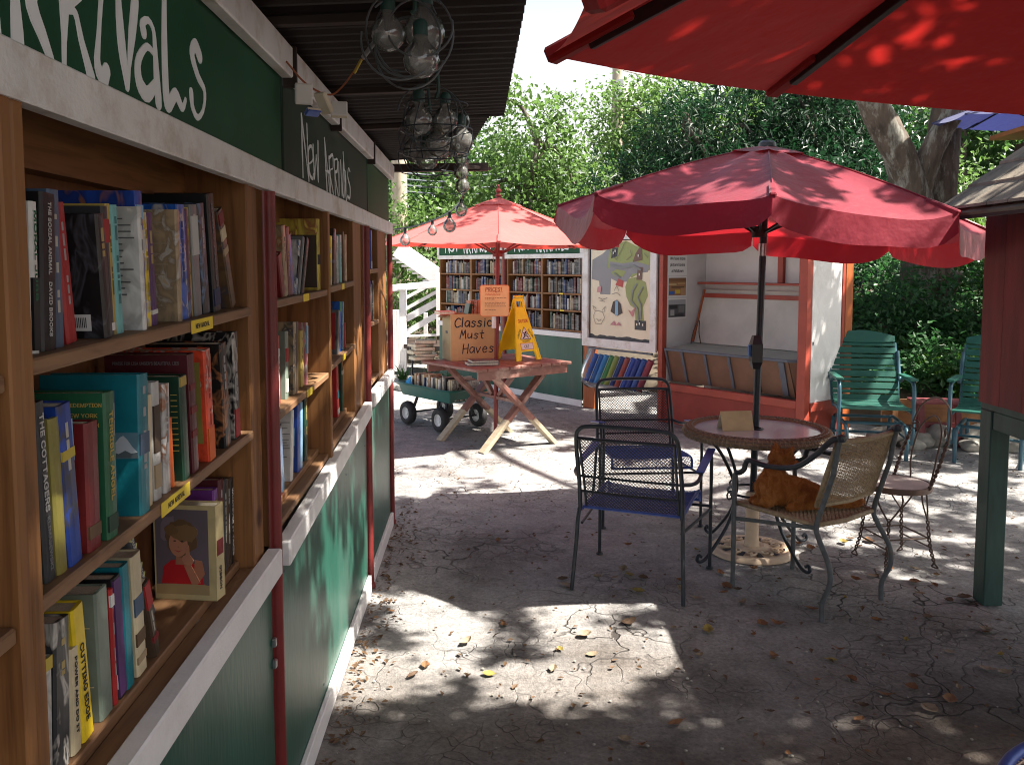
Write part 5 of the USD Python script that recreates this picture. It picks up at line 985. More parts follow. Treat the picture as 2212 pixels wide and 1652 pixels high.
# ------------------------------------------------------------------ kiosk with an open counter
ki = thing('kiosk', 'red and white open book kiosk at the right end of the row', 'kiosk', rowM())
R0, R1 = 3.449, 5.20
part(ki, 'corner_post', MB().box(3.449, 3.50, -.03, .04, 0, 2.06, ch=.004), 'red_trim'); part(ki, 'corner_post', MB().box(5.112, 5.20, -.035, .05, 0, 2.06, ch=.004), 'red_trim')
paint('kiosk_red', (.22, .03, .02), .55, .18, 4, .2, dirt=(.13, .02, .015), dirt_amt=.5); part(ki, 'lower_panel', MB().box(3.50, 5.112, -.004, .014, 0, .343), 'kiosk_red')
part(ki, 'rail', MB().box(3.50, 5.112, -.028, .03, .345, .42, ch=.004), 'red_trim')
part(ki, 'side_wall', MB().box(3.485, 3.499, .041, .66, .42, 2.05), 'kiosk_white'); part(ki, 'back_wall', MB().box(3.5, 5.15, .661, .675, .0, 2.05), 'kiosk_white'); part(ki, 'far_side_wall', MB().box(5.14, 5.154, .051, .66, .42, 2.05), 'kiosk_white')
part(ki, 'ceiling', MB().box(3.45, 5.20, -.02, .675, 2.061, 2.08), 'kiosk_white'); part(ki, 'roof', MB().beam((4.33, -.12, 2.11), (4.33, .85, 2.16), 1.85, .05), 'roof_beam')
part(ki, 'wall_shelf', MB().box(3.53, 5.138, .48, .66, 1.448, 1.47, ch=.003), 'red_trim'); part(ki, 'wall_stud', MB().box(4.44, 4.50, .615, .66, 1.471, 2.05), 'red_trim'); part(ki, 'header', MB().box(3.50, 5.112, -.025, .03, 1.97, 2.06, ch=.004), 'red_trim')
part(ki, 'end_post', MB().box(5.12, 5.215, .575, .70, 0, 2.06, ch=.004), 'orange_post'); part(ki, 'end_rail', MB().box(5.165, 5.212, .05, .575, .322, .402, ch=.004), 'red_trim'); part(ki, 'end_header', MB().box(5.165, 5.21, .05, .575, 1.95, 2.06, ch=.004), 'red_trim')
part(ki, 'end_lower_panel', MB().box(5.17, 5.185, .05, .575, 0, .321), 'red_trim')
ep = part(ki, 'white_door_panel', MB().box(5.175, 5.20, .055, .53, .404, 1.949, ch=.003), 'white_wood'); part(ep, 'catch', MB().box(5.2, 5.208, .068, .08, .93, .96, ch=.002), 'black_plastic'); part(ki, 'panel_strip', MB().box(5.17, 5.208, .531, .574, .404, 1.949), 'red_trim')
bi = thing('display_bin', 'brown slanted display bin with grey strips inside the kiosk counter', 'bin', rowM())
part(bi, 'front_panel', MB().hull([(3.515, 0.0, .765), (5.00, 0.0, .765), (5.00, .012, .765), (3.515, .012, .765), (3.515, .10, .43), (5.02, .10, .43), (5.02, .112, .43), (3.515, .112, .43)]), 'bin_brown')
part(bi, 'tray', MB().hull([(3.515, .008, .772), (5.00, .008, .772), (5.13, .10, .772), (5.13, .44, .815), (3.515, .44, .815), (3.515, .008, .764), (5.00, .008, .764), (5.13, .10, .764), (5.13, .44, .80), (3.515, .44, .80)]), 'tray')
part(bi, 'lip', MB().beam((3.51, -.004, .772), (5.005, -.004, .772), .022, .026, ch=.004), 'strip_grey'); part(bi, 'lip', MB().beam((5.0, -.002, .772), (5.135, .10, .772), .022, .026, ch=.004), 'strip_grey')
for tx, w in ((3.53, .025), (3.745, .03), (4.04, .03), (4.335, .03), (4.64, .03), (4.93, .06)): part(bi, 'strip', MB().beam((tx, -.010, .758), (tx, .088, .438), w, .014, up=(0, -1, .3)), 'strip_grey')
part(bi, 'end_panel', MB().hull([(5.005, .005, .762), (5.13, .10, .762), (5.13, .2, .43), (5.02, .115, .43), (5.0, .02, .762), (5.12, .11, .762)]), 'bin_brown')
lb = thing('leaning_board', 'stained white board with a red batten leaning inside the kiosk', 'board', rowM())
part(lb, 'sheet', MB().beam((4.32, .455, .818), (4.32, .635, 1.385), 1.60, .014, up=(0, -1, 0)), 'board_grey'); part(lb, 'batten', MB().beam((3.54, .598, 1.325), (5.11, .598, 1.325), .018, .045), 'red_trim'); part(lb, 'side_strip', MB().beam((3.522, .440, .83), (3.522, .622, 1.385), .016, .022, up=(0, -1, 0)), 'orange_post')
sk = thing('wire_stand', 'small rusty wire stand beside the leaning board', 'stand', rowM()); part(sk, 'wire', MB().tube(curve([(3.56, .36, .81), (3.56, .40, .95), (3.60, .44, 1.06), (3.60, .44, .93), (3.66, .40, .82)], 20), .006, 6), 'rust_wire')
# notices on the left inner wall of the kiosk: x of the sheet runs inwards
def notice(label, d0, d1, z0, z1):
    t = thing('notice', label, 'notice', rowM(3.4995, 0) @ mat4((0, 0, 0), 90))       # local x = inwards (old y), local y = -old x
    part(t, 'paper', MB().box(d0, d1, -.0020, -.0008, z0, z1), 'paper_white'); return t
N1 = notice('printed white notice about more picture books, topmost on the kiosk wall', .045, .345, 1.54, 1.765)
TN = np.array([[1, 0, 0, 0], [0, 0, -1, -.0020], [0, 1, 0, 0], [0, 0, 0, 1.]])
for txt, z, w in (('We have more', 1.705, .24), ('picture books', 1.64, .235), ('at Midtown', 1.575, .19)):
    m = meshkit.text_mesh(txt, .030, .0006, True); v = m.vertices - [m.bounds[:, 0].mean(), 0, 0]; v = v * [w / (m.bounds[1][0] - m.bounds[0][0]), 1, 1]
    part(N1 + '/paper', 'lettering', MB().add(v, m.faces, TN @ mat4((.195, z, 0))), 'letter_dark')
N2 = notice('colour photograph of book shelves in the middle on the kiosk wall', .045, .345, 1.315, 1.53)
for k, (a, b, z0, z1, c) in enumerate(((.058, .332, 1.33, 1.516, (.30, .16, .07)), (.058, .332, 1.475, 1.516, (.20, .10, .045)), (.058, .18, 1.44, 1.455, (.5, .38, .2)), (.2, .32, 1.45, 1.462, (.45, .3, .14)), (.062, .15, 1.34, 1.375, (.05, .12, .36)), (.16, .24, 1.35, 1.39, (.55, .38, .05)), (.25, .33, 1.335, 1.41, (.4, .24, .13)), (.1, .3, 1.41, 1.425, (.12, .07, .04)))): part(N2 + '/paper', 'photo_print', MB().box(a, b, -.0024 - .0003 * k, -.0019, z0, z1), ink(c))
N3 = notice('black and white photograph lowest on the kiosk wall', .045, .345, 1.085, 1.30)
for k, (a, b, z0, z1, c) in enumerate(((.058, .332, 1.10, 1.286, (.09, .09, .095)), (.058, .332, 1.235, 1.286, (.32, .32, .33)), (.07, .2, 1.19, 1.23, (.03, .03, .03)), (.22, .31, 1.15, 1.22, (.16, .16, .16)), (.09, .15, 1.12, 1.18, (.3, .3, .3)), (.16, .3, 1.105, 1.135, (.04, .04, .045)))): part(N3 + '/paper', 'photo_print', MB().box(a, b, -.0024 - .0003 * k, -.0019, z0, z1), ink(c))
# ------------------------------------------------------------------ white stair and fence at the far left
YS = 13.2
def sp(px, py, Y=YS): # position in the stair plane
    return np.array([(px - 1106) / 1876 * Y * 1.0, Y, 1.65 + (575 - py) / 1876 * Y])
stair = thing('outdoor_stair', 'white painted wooden stair with sloping rails behind the far umbrella', 'stair')
q = lambda x, y, Y=YS: sp(819.3 + .2067 * x, 512 + .2067 * y, Y)
part(stair, 'newel_post', MB().beam(q(245, 1420), q(245, 560), .10, .10, up=(0, 1, 0)), 'white_wood'); part(stair, 'newel_cap', MB().beam(q(205, 548, YS - .1), q(285, 548, YS - .1), .12, .03), 'white_wood')
part(stair, 'top_rail', MB().beam(q(95, 545, YS - .08), q(610, 500, YS - .08), .05, .10), 'white_wood')
for a, b, w in (((255, 655), (615, 465), .05), ((275, 760), (615, 570), .05), ((275, 865), (615, 680), .10), ((275, 1010), (615, 815), .09)): part(stair, 'sloping_rail', MB().beam(q(*a, YS + .03), q(*b, YS + .03), .04, w), 'white_wood')
part(stair, 'stringer', MB().beam(q(190, 130, YS + .4), q(620, 430, YS + .4), .06, .26), 'white_wood')
for k in range(7): part(stair, 'tread', MB().beam(q(210 + k * 55, 235 + k * 38, YS + .45), q(210 + k * 55, 235 + k * 38, YS + 1.2), .26, .035), 'white_wood')
part(stair, 'bottom_rail', MB().beam(q(280, 1045, YS), q(620, 1035, YS), .05, .035), 'white_wood'); part(stair, 'far_post', MB().beam(q(480, 1040, YS + .5), q(480, 800, YS + .5), .06, .06, up=(0, 1, 0)), 'white_wood')
part(stair, 'panel_post', MB().beam(q(610, 1040), q(610, 380), .05, .08, up=(0, 1, 0)), 'white_wood')
fence = thing('picket_fence', 'white picket fence left of the stair post', 'fence')
for k in range(5): part(fence, 'picket', MB().beam(q(140 + k * 17, 1420, YS - .25 + .08 * k), q(142 + k * 17, 770 + 8 * (k % 2), YS - .25 + .08 * k), .075, .02, up=(0, 1, 0)), 'white_wood')
for z in (.35, .9): part(fence, 'rail', MB().beam(q(110, 1000, YS - .2) * [1, 1, 0] + [0, 0, z], q(225, 1000, YS + .12) * [1, 1, 0] + [0, 0, z], .03, .07), 'white_wood')
lf = solo('low_deck', MB().beam((-2.0, 13.9, .42), (-.4, 12.9, .42), .9, .06).beam((-1.9, 13.5, .0), (-1.9, 13.5, .42), .08, .08, up=(0, 1, 0)).beam((-.75, 12.7, .0), (-.75, 12.7, .42), .08, .08, up=(0, 1, 0)), 'roof_beam', 'low dark timber deck behind the white stair post', 'deck')
# utility pole, power cables, far pole
pole = thing('utility_pole', 'weathered grey wooden utility pole rising behind the row of bookcases', 'pole', mat4((-2.06, 16, 0))); part(pole, 'shaft', MB().lathe([(.15, 0), (.14, 4.5), (.12, 9), (0, 9)], 14), 'bark_pole', smooth=40); part(pole, 'cross_arm', MB().beam((-1.0, 0, 8.2), (1.0, 0, 8.2), .1, .12), 'bark_pole')
pole2 = thing('utility_pole', 'pale distant utility pole with a crossarm above the trees', 'pole', mat4((2.75, 23, 0))); part(pole2, 'shaft', MB().lathe([(.17, 0), (.15, 5), (.13, 8), (0, 8)], 12), 'bark_pole', smooth=40); part(pole2, 'cross_arm', MB().beam((-.2, 0, 6.85), (1.35, .3, 6.55), .10, .14), 'white_wood'); part(pole2, 'brace', MB().beam((.05, 0, 5.75), (.8, .1, 6.7), .07, .10), 'white_wood'); part(pole2, 'transformer', MB().lathe([(0, 0), (.17, 0), (.17, .5), (0, .52)], 14, mat4((.1, -.25, 5.9))), 'white_wood', smooth=40)
for k in range(5):
    a, b = np.array([-2.0, 16, 3.0 + .11 * k]), np.array([2.7, 23, 4.4 + .17 * k]); pts = [a + (b - a) * u + np.array([0, 0, -.35 * 4 * u * (1 - u)]) for u in np.linspace(0, 1, 14)]
    solo('power_cable', MB().tube(pts, .016, 5), 'strip_grey', ['lowest grey cable slung between the two utility poles', 'second lowest grey cable between the two utility poles', 'middle grey cable of the five between the utility poles', 'second highest grey cable between the two utility poles', 'highest grey cable slung between the two utility poles'][k], 'cable', 'cables between the utility poles')
# ------------------------------------------------------------------ lattice of expanded metal: diagonal wires on a surface f(u, v)
def lattice(f, nu, nv, r, w=None, steps=8):
    mb = MB(); 
    for sgn in (1, -1):
        k0 = -nv if sgn > 0 else 0; k1 = nu if sgn > 0 else nu + nv
        for k in range(k0, k1 + 1):
            # u*nu = k + sgn * v*nv
            vs = []
            for v in np.linspace(0, 1, steps * 6 + 1):
                u = (k + sgn * v * nv) / nu
                if -1e-9 <= u <= 1 + 1e-9: vs.append((min(max(u, 0), 1), v))
            if len(vs) < 2: continue
            pick = [vs[int(i)] for i in np.linspace(0, len(vs) - 1, max(2, min(len(vs), steps)))]
            mb.tube([f(u, v) for u, v in pick], r, 3, caps=False)
    return mb
def leg(pts, r=.0105, n=16): return MB().tube(curve(pts, n), r, 8)
def mesh_chair(name, label, M, seatm, group):
    t = thing(name, label, 'chair', M, group=group)
    fr = [(-.262, -.255, .40), (-.262, -.275, .55), (-.257, -.345, .77), (-.235, -.366, .838), (-.17, -.372, .858), (0, -.376, .862), (.17, -.372, .858), (.235, -.366, .838), (.257, -.345, .77), (.262, -.275, .55), (.262, -.255, .40)]
    part(t, 'back_frame', MB().tube(curve(fr, 48), .0112, 8), 'iron_dark', smooth=50)
    part(t, 'top_bar', MB().tube(curve([(-.25, -.352, .79), (0, -.372, .792), (.25, -.352, .79)], 10), .009, 7), 'iron_dark', smooth=50)
    fb = lambda u, v: np.array([(-.235 + .47 * u), -.235 - .125 * v - .018 * 4 * u * (1 - u), .425 + .362 * v])
    part(t, 'backrest', lattice(fb, 26, 20, .0021), 'iron_dark')
    for sx in (-1, 1): part(t, 'back_side_bar', MB().tube(curve([(sx * .238, -.228, .41), (sx * .238, -.27, .55), (sx * .238, -.36, .79)], 10), .007, 6), 'iron_dark', smooth=50)
    for z, y in ((.585, -.288), (.50, -.258)): part(t, 'back_crossbar', MB().tube([(-.26, y, z), (0, y - .012, z), (.26, y, z)], .0065, 6), 'iron_dark')
    def fs(u, v):
        y = -.22 + .50 * v; z = .418 + .020 * v
        if v > .88: a = (v - .88) / .12; y = .22 + .03 * math.sin(a * 1.6); z = .4356 - .055 * a
        return np.array([-.25 + .50 * u, y, z - .012 * 4 * u * (1 - u)])
    part(t, 'seat', lattice(fs, 28, 24, .0024), seatm)
    for sx in (-1, 1): part(t, 'seat_rail', MB().tube(curve([(sx * .254, -.24, .405), (sx * .254, 0, .425), (sx * .254, .21, .436), (sx * .254, .25, .41), (sx * .254, .245, .37)], 16), .008, 7), seatm, smooth=50)
    for y, z in ((-.235, .412), (.252, .375)): part(t, 'seat_cross_rail', MB().tube([(-.254, y, z), (.254, y, z)], .0075, 7), seatm)
    for sx in (-1, 1):
        part(t, 'leg', leg([(sx * .262, -.250, .43), (sx * .268, -.275, .36), (sx * .272, -.285, .25), (sx * .285, -.32, .0)]), 'iron_dark', smooth=50)
        part(t, 'leg', leg([(sx * .312, .262, .0), (sx * .312, .262, .3), (sx * .312, .262, .60)], .0095), 'iron_dark', smooth=50)
        part(t, 'foot_pad', MB().lathe([(0, 0), (.021, 0), (.018, .008), (0, .008)], 10, mat4((sx * .312, .262, .0))), 'iron_dark')
        part(t, 'armrest', MB().tube(curve([(sx * .262, -.285, .585), (sx * .30, -.21, .575), (sx * .32, -.15, .585), (sx * .318, .0, .618), (sx * .312, .22, .640), (sx * .312, .262, .60)], 18), .010, 8), 'iron_dark', smooth=50)
        v, f = boxmesh((.022, .17, .004), .003); part(t, 'arm_pad', MB().add(v, f, mat4((sx * .316, .065, .640), 0, 9)), 'iron_blue')
        part(t, 'side_stretcher', MB().tube([(sx * .256, -.245, .33), (sx * .312, .262, .33)], .0075, 6), 'iron_dark')
    part(t, 'front_stretcher', MB().tube([(-.312, .262, .345), (.312, .262, .345)], .0075, 6), 'iron_dark')
    return t
chA = mesh_chair('mesh_chair', 'dark wire mesh armchair with a seat tinted blue for sky sheen seen from behind, nearest the camera', mat4((.69, 4.49, 0), -22.5), 'iron_blue', 'wire mesh armchairs at the round table')
dup(chA, 'mesh_chair', 'dark wire mesh armchair across the table in front of the clear bin', mat4((.865, 5.62, 0), 184), 'wire mesh armchairs at the round table')
# ------------------------------------------------------------------ round table with wicker rim
TBC = (1.385, 4.85)
rtb = thing('round_table', 'round patio table with a frosted glass top and woven rim', 'table', mat4((*TBC, 0)))
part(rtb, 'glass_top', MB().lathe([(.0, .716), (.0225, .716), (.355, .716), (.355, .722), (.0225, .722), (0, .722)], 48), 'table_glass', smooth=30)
rim = part(rtb, 'rim', MB().lathe([(.335, .708), (.352, .728), (.372, .734), (.395, .728), (.408, .708), (.400, .685), (.372, .678), (.345, .685), (.335, .708)], 64), 'wicker', smooth=40)
mb = MB()
for k in range(110):
    a = 2 * math.pi * k / 110; c, s_ = math.cos(a), math.sin(a)
    mb.tube([(c * rr_, s_ * rr_, z) for rr_, z in ((.345, .724), (.372, .737), (.398, .730), (.411, .708), (.402, .684))], .0042, 4, caps=False)
part(rim, 'weave', mb, 'wicker')
mb = MB()
for j, (rr_, z) in enumerate(((.36, .7365), (.385, .7365), (.405, .722), (.412, .705), (.407, .690))):
    mb.tube([(math.cos(a) * (rr_ + .003 * math.cos(55 * a + j * math.pi)), math.sin(a) * (rr_ + .003 * math.cos(55 * a + j * math.pi)), z) for a in np.linspace(0, 2 * math.pi, 220, endpoint=False)], .0028, 4, closed=True)
part(rim, 'weave_strand', mb, 'wicker_dark')
for k in range(4):
    a = math.radians(28 + 90 * k); c, s_ = math.cos(a), math.sin(a)
    pts = [(.33, .69), (.25, .60), (.165, .45), (.15, .34), (.20, .2), (.33, .05), (.385, .018), (.415, .03), (.405, .055), (.385, .045)]
    part(rtb, 'leg', MB().tube(curve([(c * r_, s_ * r_, z) for r_, z in pts], 34), .0095, 8), 'iron_dark', smooth=50)
    part(rtb, 'scroll', MB().tube([(c * (.185 - .035 * math.cos(q * .7) * (1 - q / 14)), s_ * (.185 - .035 * math.cos(q * .7) * (1 - q / 14)), .36 + .035 * math.sin(q * .7) * (1 - q / 14)) for q in range(12)], .005, 6), 'iron_dark', smooth=50)
    part(rtb, 'underside_bar', MB().beam((c * .03, s_ * .03, .7045), (c * .34, s_ * .34, .7045), .02, .012), 'iron_grey')
part(rtb, 'ring', MB().tube([(math.cos(a) * .152, math.sin(a) * .152, .365) for a in np.linspace(0, 2 * math.pi, 32, endpoint=False)], .007, 6, closed=True), 'iron_dark', smooth=50)
part(rtb, 'hole_collar', MB().lathe([(.024, .7222), (.04, .7222), (.038, .728), (.026, .73)], 20), 'black_plastic', smooth=40)
cd = thing('table_card', 'small yellowish blank card standing against the pole on the round table', 'card', mat4((1.27, 4.80, .7225), 8))
part(cd, 'card', MB().beam((.0, .0, .0), (.0, .045, .105), .185, .003, up=(0, -1, 0)), paint('card_yellow', (.55, .50, .27), .5, .15, 10, .05)); part(cd, 'card_stand', MB().beam((0, .10, 0), (0, .047, .1), .18, .003, up=(0, -1, 0)), 'page_cream')
# ------------------------------------------------------------------ wicker chair
WC = mat4((1.47, 4.27, 0), 34.5)
wc = thing('wicker_chair', 'woven wicker armchair on curved grey metal legs with a cat on it', 'chair', WC)
def weave(f, nu, nv, r, parent, name):
    mb = MB()
    for i in range(nu + 1):
        u = i / nu; mb.tube([f(u, v, .0018 * (1 if (i + q) % 2 else -1)) for q, v in enumerate(np.linspace(0, 1, 11))], r * .8, 4, caps=False)
    part(parent, name, mb, 'wicker'); mb = MB()
    for j in range(nv + 1):
        v = j / nv; mb.tube([f(u, v, .0022 * (1 if (j + q) % 2 else -1)) for q, u in enumerate(np.linspace(0, 1, nu + 1))], r, 4, caps=False)
    part(parent, name, mb, 'wicker')
fb = lambda u, v, o=0: np.array([-.215 + .43 * u, -.225 - .10 * v - .028 * 4 * u * (1 - u) + o, .53 + .315 * v])
fs = lambda u, v, o=0: np.array([(-.225 + .45 * u), -.235 + .47 * v, .440 - .012 * 4 * u * (1 - u) + o])
bk = part(wc, 'backrest', MB().tube([fb(*p) for p in ((0, 0), (.5, 0), (1, 0), (1, .5), (1, 1), (.5, 1), (0, 1), (0, .5))], .013, 8, closed=True), 'wicker', smooth=50); weave(fb, 30, 40, .0027, bk, 'strand')
st = part(wc, 'seat', MB().tube([fs(*p) for p in ((0, 0), (.5, 0), (1, 0), (1, .5), (1, 1), (.5, 1), (0, 1), (0, .5))], .012, 8, closed=True), 'wicker', smooth=50); weave(fs, 30, 40, .0036, st, 'strand')
for sx in (-1, 1):
    part(wc, 'leg', MB().tube(curve([(sx * .222, -.315, .70), (sx * .222, -.27, .56), (sx * .226, -.235, .44), (sx * .232, -.255, .38), (sx * .240, -.315, .28), (sx * .240, -.325, .19), (sx * .236, -.285, .09), (sx * .236, -.285, .0)], 28), .0125, 8), 'iron_grey', smooth=50)
    part(wc, 'back_post', MB().tube(curve([(sx * .222, -.315, .70), (sx * .222, -.335, .82), (sx * .222, -.350, .87), (sx * .222, -.372, .872)], 10), .0125, 8), 'iron_grey', smooth=50)
    part(wc, 'armrest', MB().tube(curve([(sx * .222, -.355, .868), (sx * .235, -.31, .855), (sx * .25, -.24, .78), (sx * .255, -.13, .70), (sx * .25, .03, .672), (sx * .245, .15, .678), (sx * .242, .175, .655), (sx * .242, .185, .625), (sx * .240, .215, .603), (sx * .24, .235, .60)], 34), .0135, 8), 'iron_dark', smooth=50)
    part(wc, 'front_leg', MB().tube(curve([(sx * .24, .232, .605), (sx * .24, .245, .57), (sx * .24, .245, .44), (sx * .24, .245, .0)], 12), .0125, 8), 'iron_grey', smooth=50)
    part(wc, 'side_rail', MB().beam((sx * .236, .245, .36), (sx * .236, -.23, .43), .006, .020), 'iron_grey')
    part(wc, 'arm_knob', MB().lathe([(0, -.02), (.02, -.014), (.023, 0), (.02, .014), (0, .02)], 12, mat4((sx * .222, -.35, .868))), 'iron_dark', smooth=40)
part(wc, 'front_rail', MB().tube([(-.24, .242, .43), (.24, .242, .43)], .009, 7), 'iron_grey')
# ------------------------------------------------------------------ the orange cat
import manifold3d as m3
def bones(chains, fine=.007, it=6):
    acc = None
    for ch in chains:
        for (a, ra), (b, rb_) in zip(ch[:-1], ch[1:]):
            s1 = m3.Manifold.sphere(ra, 20).translate(list(map(float, a))); s2 = m3.Manifold.sphere(rb_, 20).translate(list(map(float, b)))
            h = m3.Manifold.batch_hull([s1, s2]); acc = h if acc is None else acc + h
    acc = acc.refine_to_length(fine); mm = acc.to_mesh(); tm = trimesh.Trimesh(mm.vert_properties[:, :3], mm.tri_verts); tm.merge_vertices()
    trimesh.smoothing.filter_taubin(tm, lamb=.55, nu=.53, iterations=it); return tm
cat_chains = [
    [((.110, -.01, .062), .062), ((.04, .00, .082), .074), ((-.06, .02, .096), .084), ((-.115, .02, .108), .078)],             # trunk lying along the seat
    [((-.115, .02, .105), .080), ((-.098, .03, .165), .058), ((-.070, .04, .215), .043), ((-.052, .042, .255), .042)],        # raised chest, neck
    [((-.062, .040, .272), .047), ((-.040, .036, .270), .054), ((-.016, .040, .262), .046)],                                 # skull
    [((-.02, .042, .256), .037), ((.016, .036, .240), .026), ((.034, .034, .233), .019)],                                      # muzzle turned to the right
    [((-.006, .022, .246), .030), ((-.02, .06, .244), .034)],                                                                    # cheeks
    [((-.078, .034, .302), .025), ((-.079, .034, .332), .014), ((-.080, .034, .362), .004)],                                   # ears
    [((-.030, .000, .300), .024), ((-.016, -.008, .322), .014), ((-.002, -.014, .345), .004)],
    [((.10, -.045, .062), .058), ((.045, -.062, .055), .046), ((.005, -.062, .028), .024), ((-.045, -.070, .016), .015)],     # haunch and hind paw
    [((.075, .045, .060), .05), ((.02, .075, .045), .035)],
    [((-.125, -.02, .10), .05), ((-.15, -.03, .05), .03), ((-.165, .02, .02), .019), ((-.185, .05, .015), .017)],             # fore legs
    [((-.12, .06, .09), .045), ((-.15, .07, .03), .024), ((-.185, .085, .016), .017)],
    [((.145, -.015, .048), .034), ((.195, -.035, .036), .027), ((.25, -.055, .028), .024), ((.305, -.07, .028), .023), ((.350, -.075, .034), .017)]]  # tail along the seat back
CATM = mat4((1.400, 4.265, .446), 8) @ np.diag([.92, .92, .86, 1])
ct = bones(cat_chains)
cat = thing('cat', 'orange tabby cat resting on the wicker chair with its back to the camera', 'cat', CATM)
cb_ = part(cat, 'body', (ct.vertices, ct.faces), 'cat_fur', smooth=True)
wk = MB()
for sy in (-1, 1):
    for k in range(4): wk.tube([(.035, .034 + sy * .012, .228), (.045 + .004 * k, .034 + sy * (.045 + .008 * k), .226 - .007 * k + .01)], .0005, 4)
part(cat, 'whiskers', wk, 'paper_white')
for y in (.006, .066): part(cat, 'eye', MB().lathe([(0, -.006), (.007, 0), (0, .006)], 10, mat4((.014, y, .266))), 'black_plastic', smooth=True)
part(cat, 'nose', MB().hull([(.050, .027, .238), (.050, .041, .238), (.054, .034, .231), (.047, .029, .242), (.047, .039, .242)]), 'cat_nose')
def fur(parent, tm, n, length, m, seed):
    rg = np.random.default_rng(seed); pts, fi = trimesh.sample.sample_surface(tm, n, seed=seed); nr = tm.face_normals[fi]
    flow = np.stack([np.full(n, .8), rg.normal(0, .2, n), np.full(n, -.35)], 1); head = pts[:, 2] > .2; flow[head] = np.stack([np.full(head.sum(), -.4), rg.normal(-.3, .2, head.sum()), np.full(head.sum(), -.3)], 1)
    d = nr * .45 + flow * .75 + rg.normal(0, .18, (n, 3)); d -= nr * np.minimum(0, (d * nr).sum(1, keepdims=True)); d /= np.linalg.norm(d, axis=1, keepdims=True)
    L = length * rg.uniform(.6, 1.25, n)[:, None]; L[head] *= .6
    P = np.stack([pts - nr * .001, pts + d * L * .5 + nr * L * .08, pts + d * L], 1).reshape(-1, 3)
    c = UsdGeom.BasisCurves.Define(stage, path_of(parent, 'fur')); c.CreateTypeAttr('linear'); c.CreatePointsAttr(Vt.Vec3fArray.FromNumpy(P.astype(np.float32))); c.CreateCurveVertexCountsAttr(Vt.IntArray.FromNumpy(np.full(n, 3, np.int32)))
    c.CreateWidthsAttr(Vt.FloatArray.FromNumpy(np.tile(np.array([.0017, .0012, .0003], np.float32), n))); c.SetWidthsInterpolation('vertex')
    UsdShade.MaterialBindingAPI.Apply(c.GetPrim()).Bind(LOOKS[m])
fur(cat, ct, 30000, .021, 'cat_fur', 3)
# ------------------------------------------------------------------ parlour chair of twisted wire
PCM = mat4((2.13, 4.72, 0), 100)                # local y = forward (to the left of the picture)
pcx = thing('parlour_chair', 'small wire parlour chair with a round wooden seat and hoop back', 'chair', PCM)
part(pcx, 'seat', MB().lathe([(0, .452), (.165, .452), (.172, .448), (.172, .44), (0, .44)], 40), 'seat_wood', smooth=30); part(pcx, 'seat_rim', MB().lathe([(.1725, .420), (.182, .420), (.184, .436), (.181, .452), (.1725, .452), (.1725, .420)], 40), 'seat_rim', smooth=30)
def twisted(p, r, turns, rad, n=40):
    P = curve(p, n); out = []
    for ph in (0, math.pi):
        Q = P.copy(); a = np.linspace(0, turns * 2 * math.pi, n) + ph; t_ = np.gradient(P, axis=0); t_ /= np.linalg.norm(t_, axis=1, keepdims=True)
        u = np.cross(t_, [1, 0, 0.2]); u /= np.linalg.norm(u, axis=1, keepdims=True); w = np.cross(t_, u)
        out.append(Q + rad * (np.cos(a)[:, None] * u + np.sin(a)[:, None] * w))
    return out
for k, (a, r1) in enumerate(((45, .2), (135, .2), (225, .2), (315, .2))):
    c, s_ = math.cos(math.radians(a)), math.sin(math.radians(a)); mb = MB()
    for Q in twisted([(c * .165, s_ * .165, .26), (c * .18, s_ * .18, .13), (c * .205, s_ * .205, .03)], .006, 4, .0065): mb.tube(Q, .0048, 6)
    for da in (-22, 22):
        c2, s2 = math.cos(math.radians(a + da)), math.sin(math.radians(a + da)); mb.tube(curve([(c2 * .150, s2 * .150, .425), (c2 * .160, s2 * .160, .36), (c * .165, s_ * .165, .26)], 10), .0048, 6)
    mb.tube(curve([(c * .205, s_ * .205, .03), (c * .225, s_ * .225, .008), (c * .19 - s_ * .02, s_ * .19 + c * .02, .006), (c * .205, s_ * .205, .03)], 12), .0045, 6)
    part(pcx, 'leg', mb, 'rust_wire', smooth=50)
for z, rr_ in ((.165, .172), (.115, .184)):
    for a in ((45, 135, 225, 315) if z > .15 else (45, 225)):
        b = a + 90; part(pcx, 'stretcher', MB().tube([(math.cos(math.radians(a)) * rr_, math.sin(math.radians(a)) * rr_, z), (math.cos(math.radians(b)) * rr_, math.sin(math.radians(b)) * rr_, z)], .0045, 6), 'rust_wire')
hoop = curve([(-.155, -.085, .435), (-.165, -.13, .55), (-.162, -.19, .72), (-.12, -.225, .86), (0, -.24, .915), (.12, -.225, .86), (.162, -.19, .72), (.165, -.13, .55), (.155, -.085, .435)], 44)
part(pcx, 'back_hoop', MB().tube(hoop, .0055, 7), 'rust_wire', smooth=50)
mb = MB()
for Q in twisted([(.155, -.085, .435), (.165, -.13, .55), (.162, -.185, .70)], .006, 5, .007): mb.tube(Q, .0045, 6)
for Q in twisted([(-.155, -.085, .435), (-.165, -.13, .55), (-.162, -.185, .70)], .006, 5, .007): mb.tube(Q, .0045, 6)
part(pcx, 'back_twist', mb, 'rust_wire', smooth=50)
part(pcx, 'inner_loop', MB().tube(curve([(-.085, -.145, .44), (-.105, -.16, .58), (-.09, -.20, .74), (0, -.222, .815), (.09, -.20, .74), (.105, -.16, .58), (.085, -.145, .44)], 34), .005, 7), 'rust_wire', smooth=50)
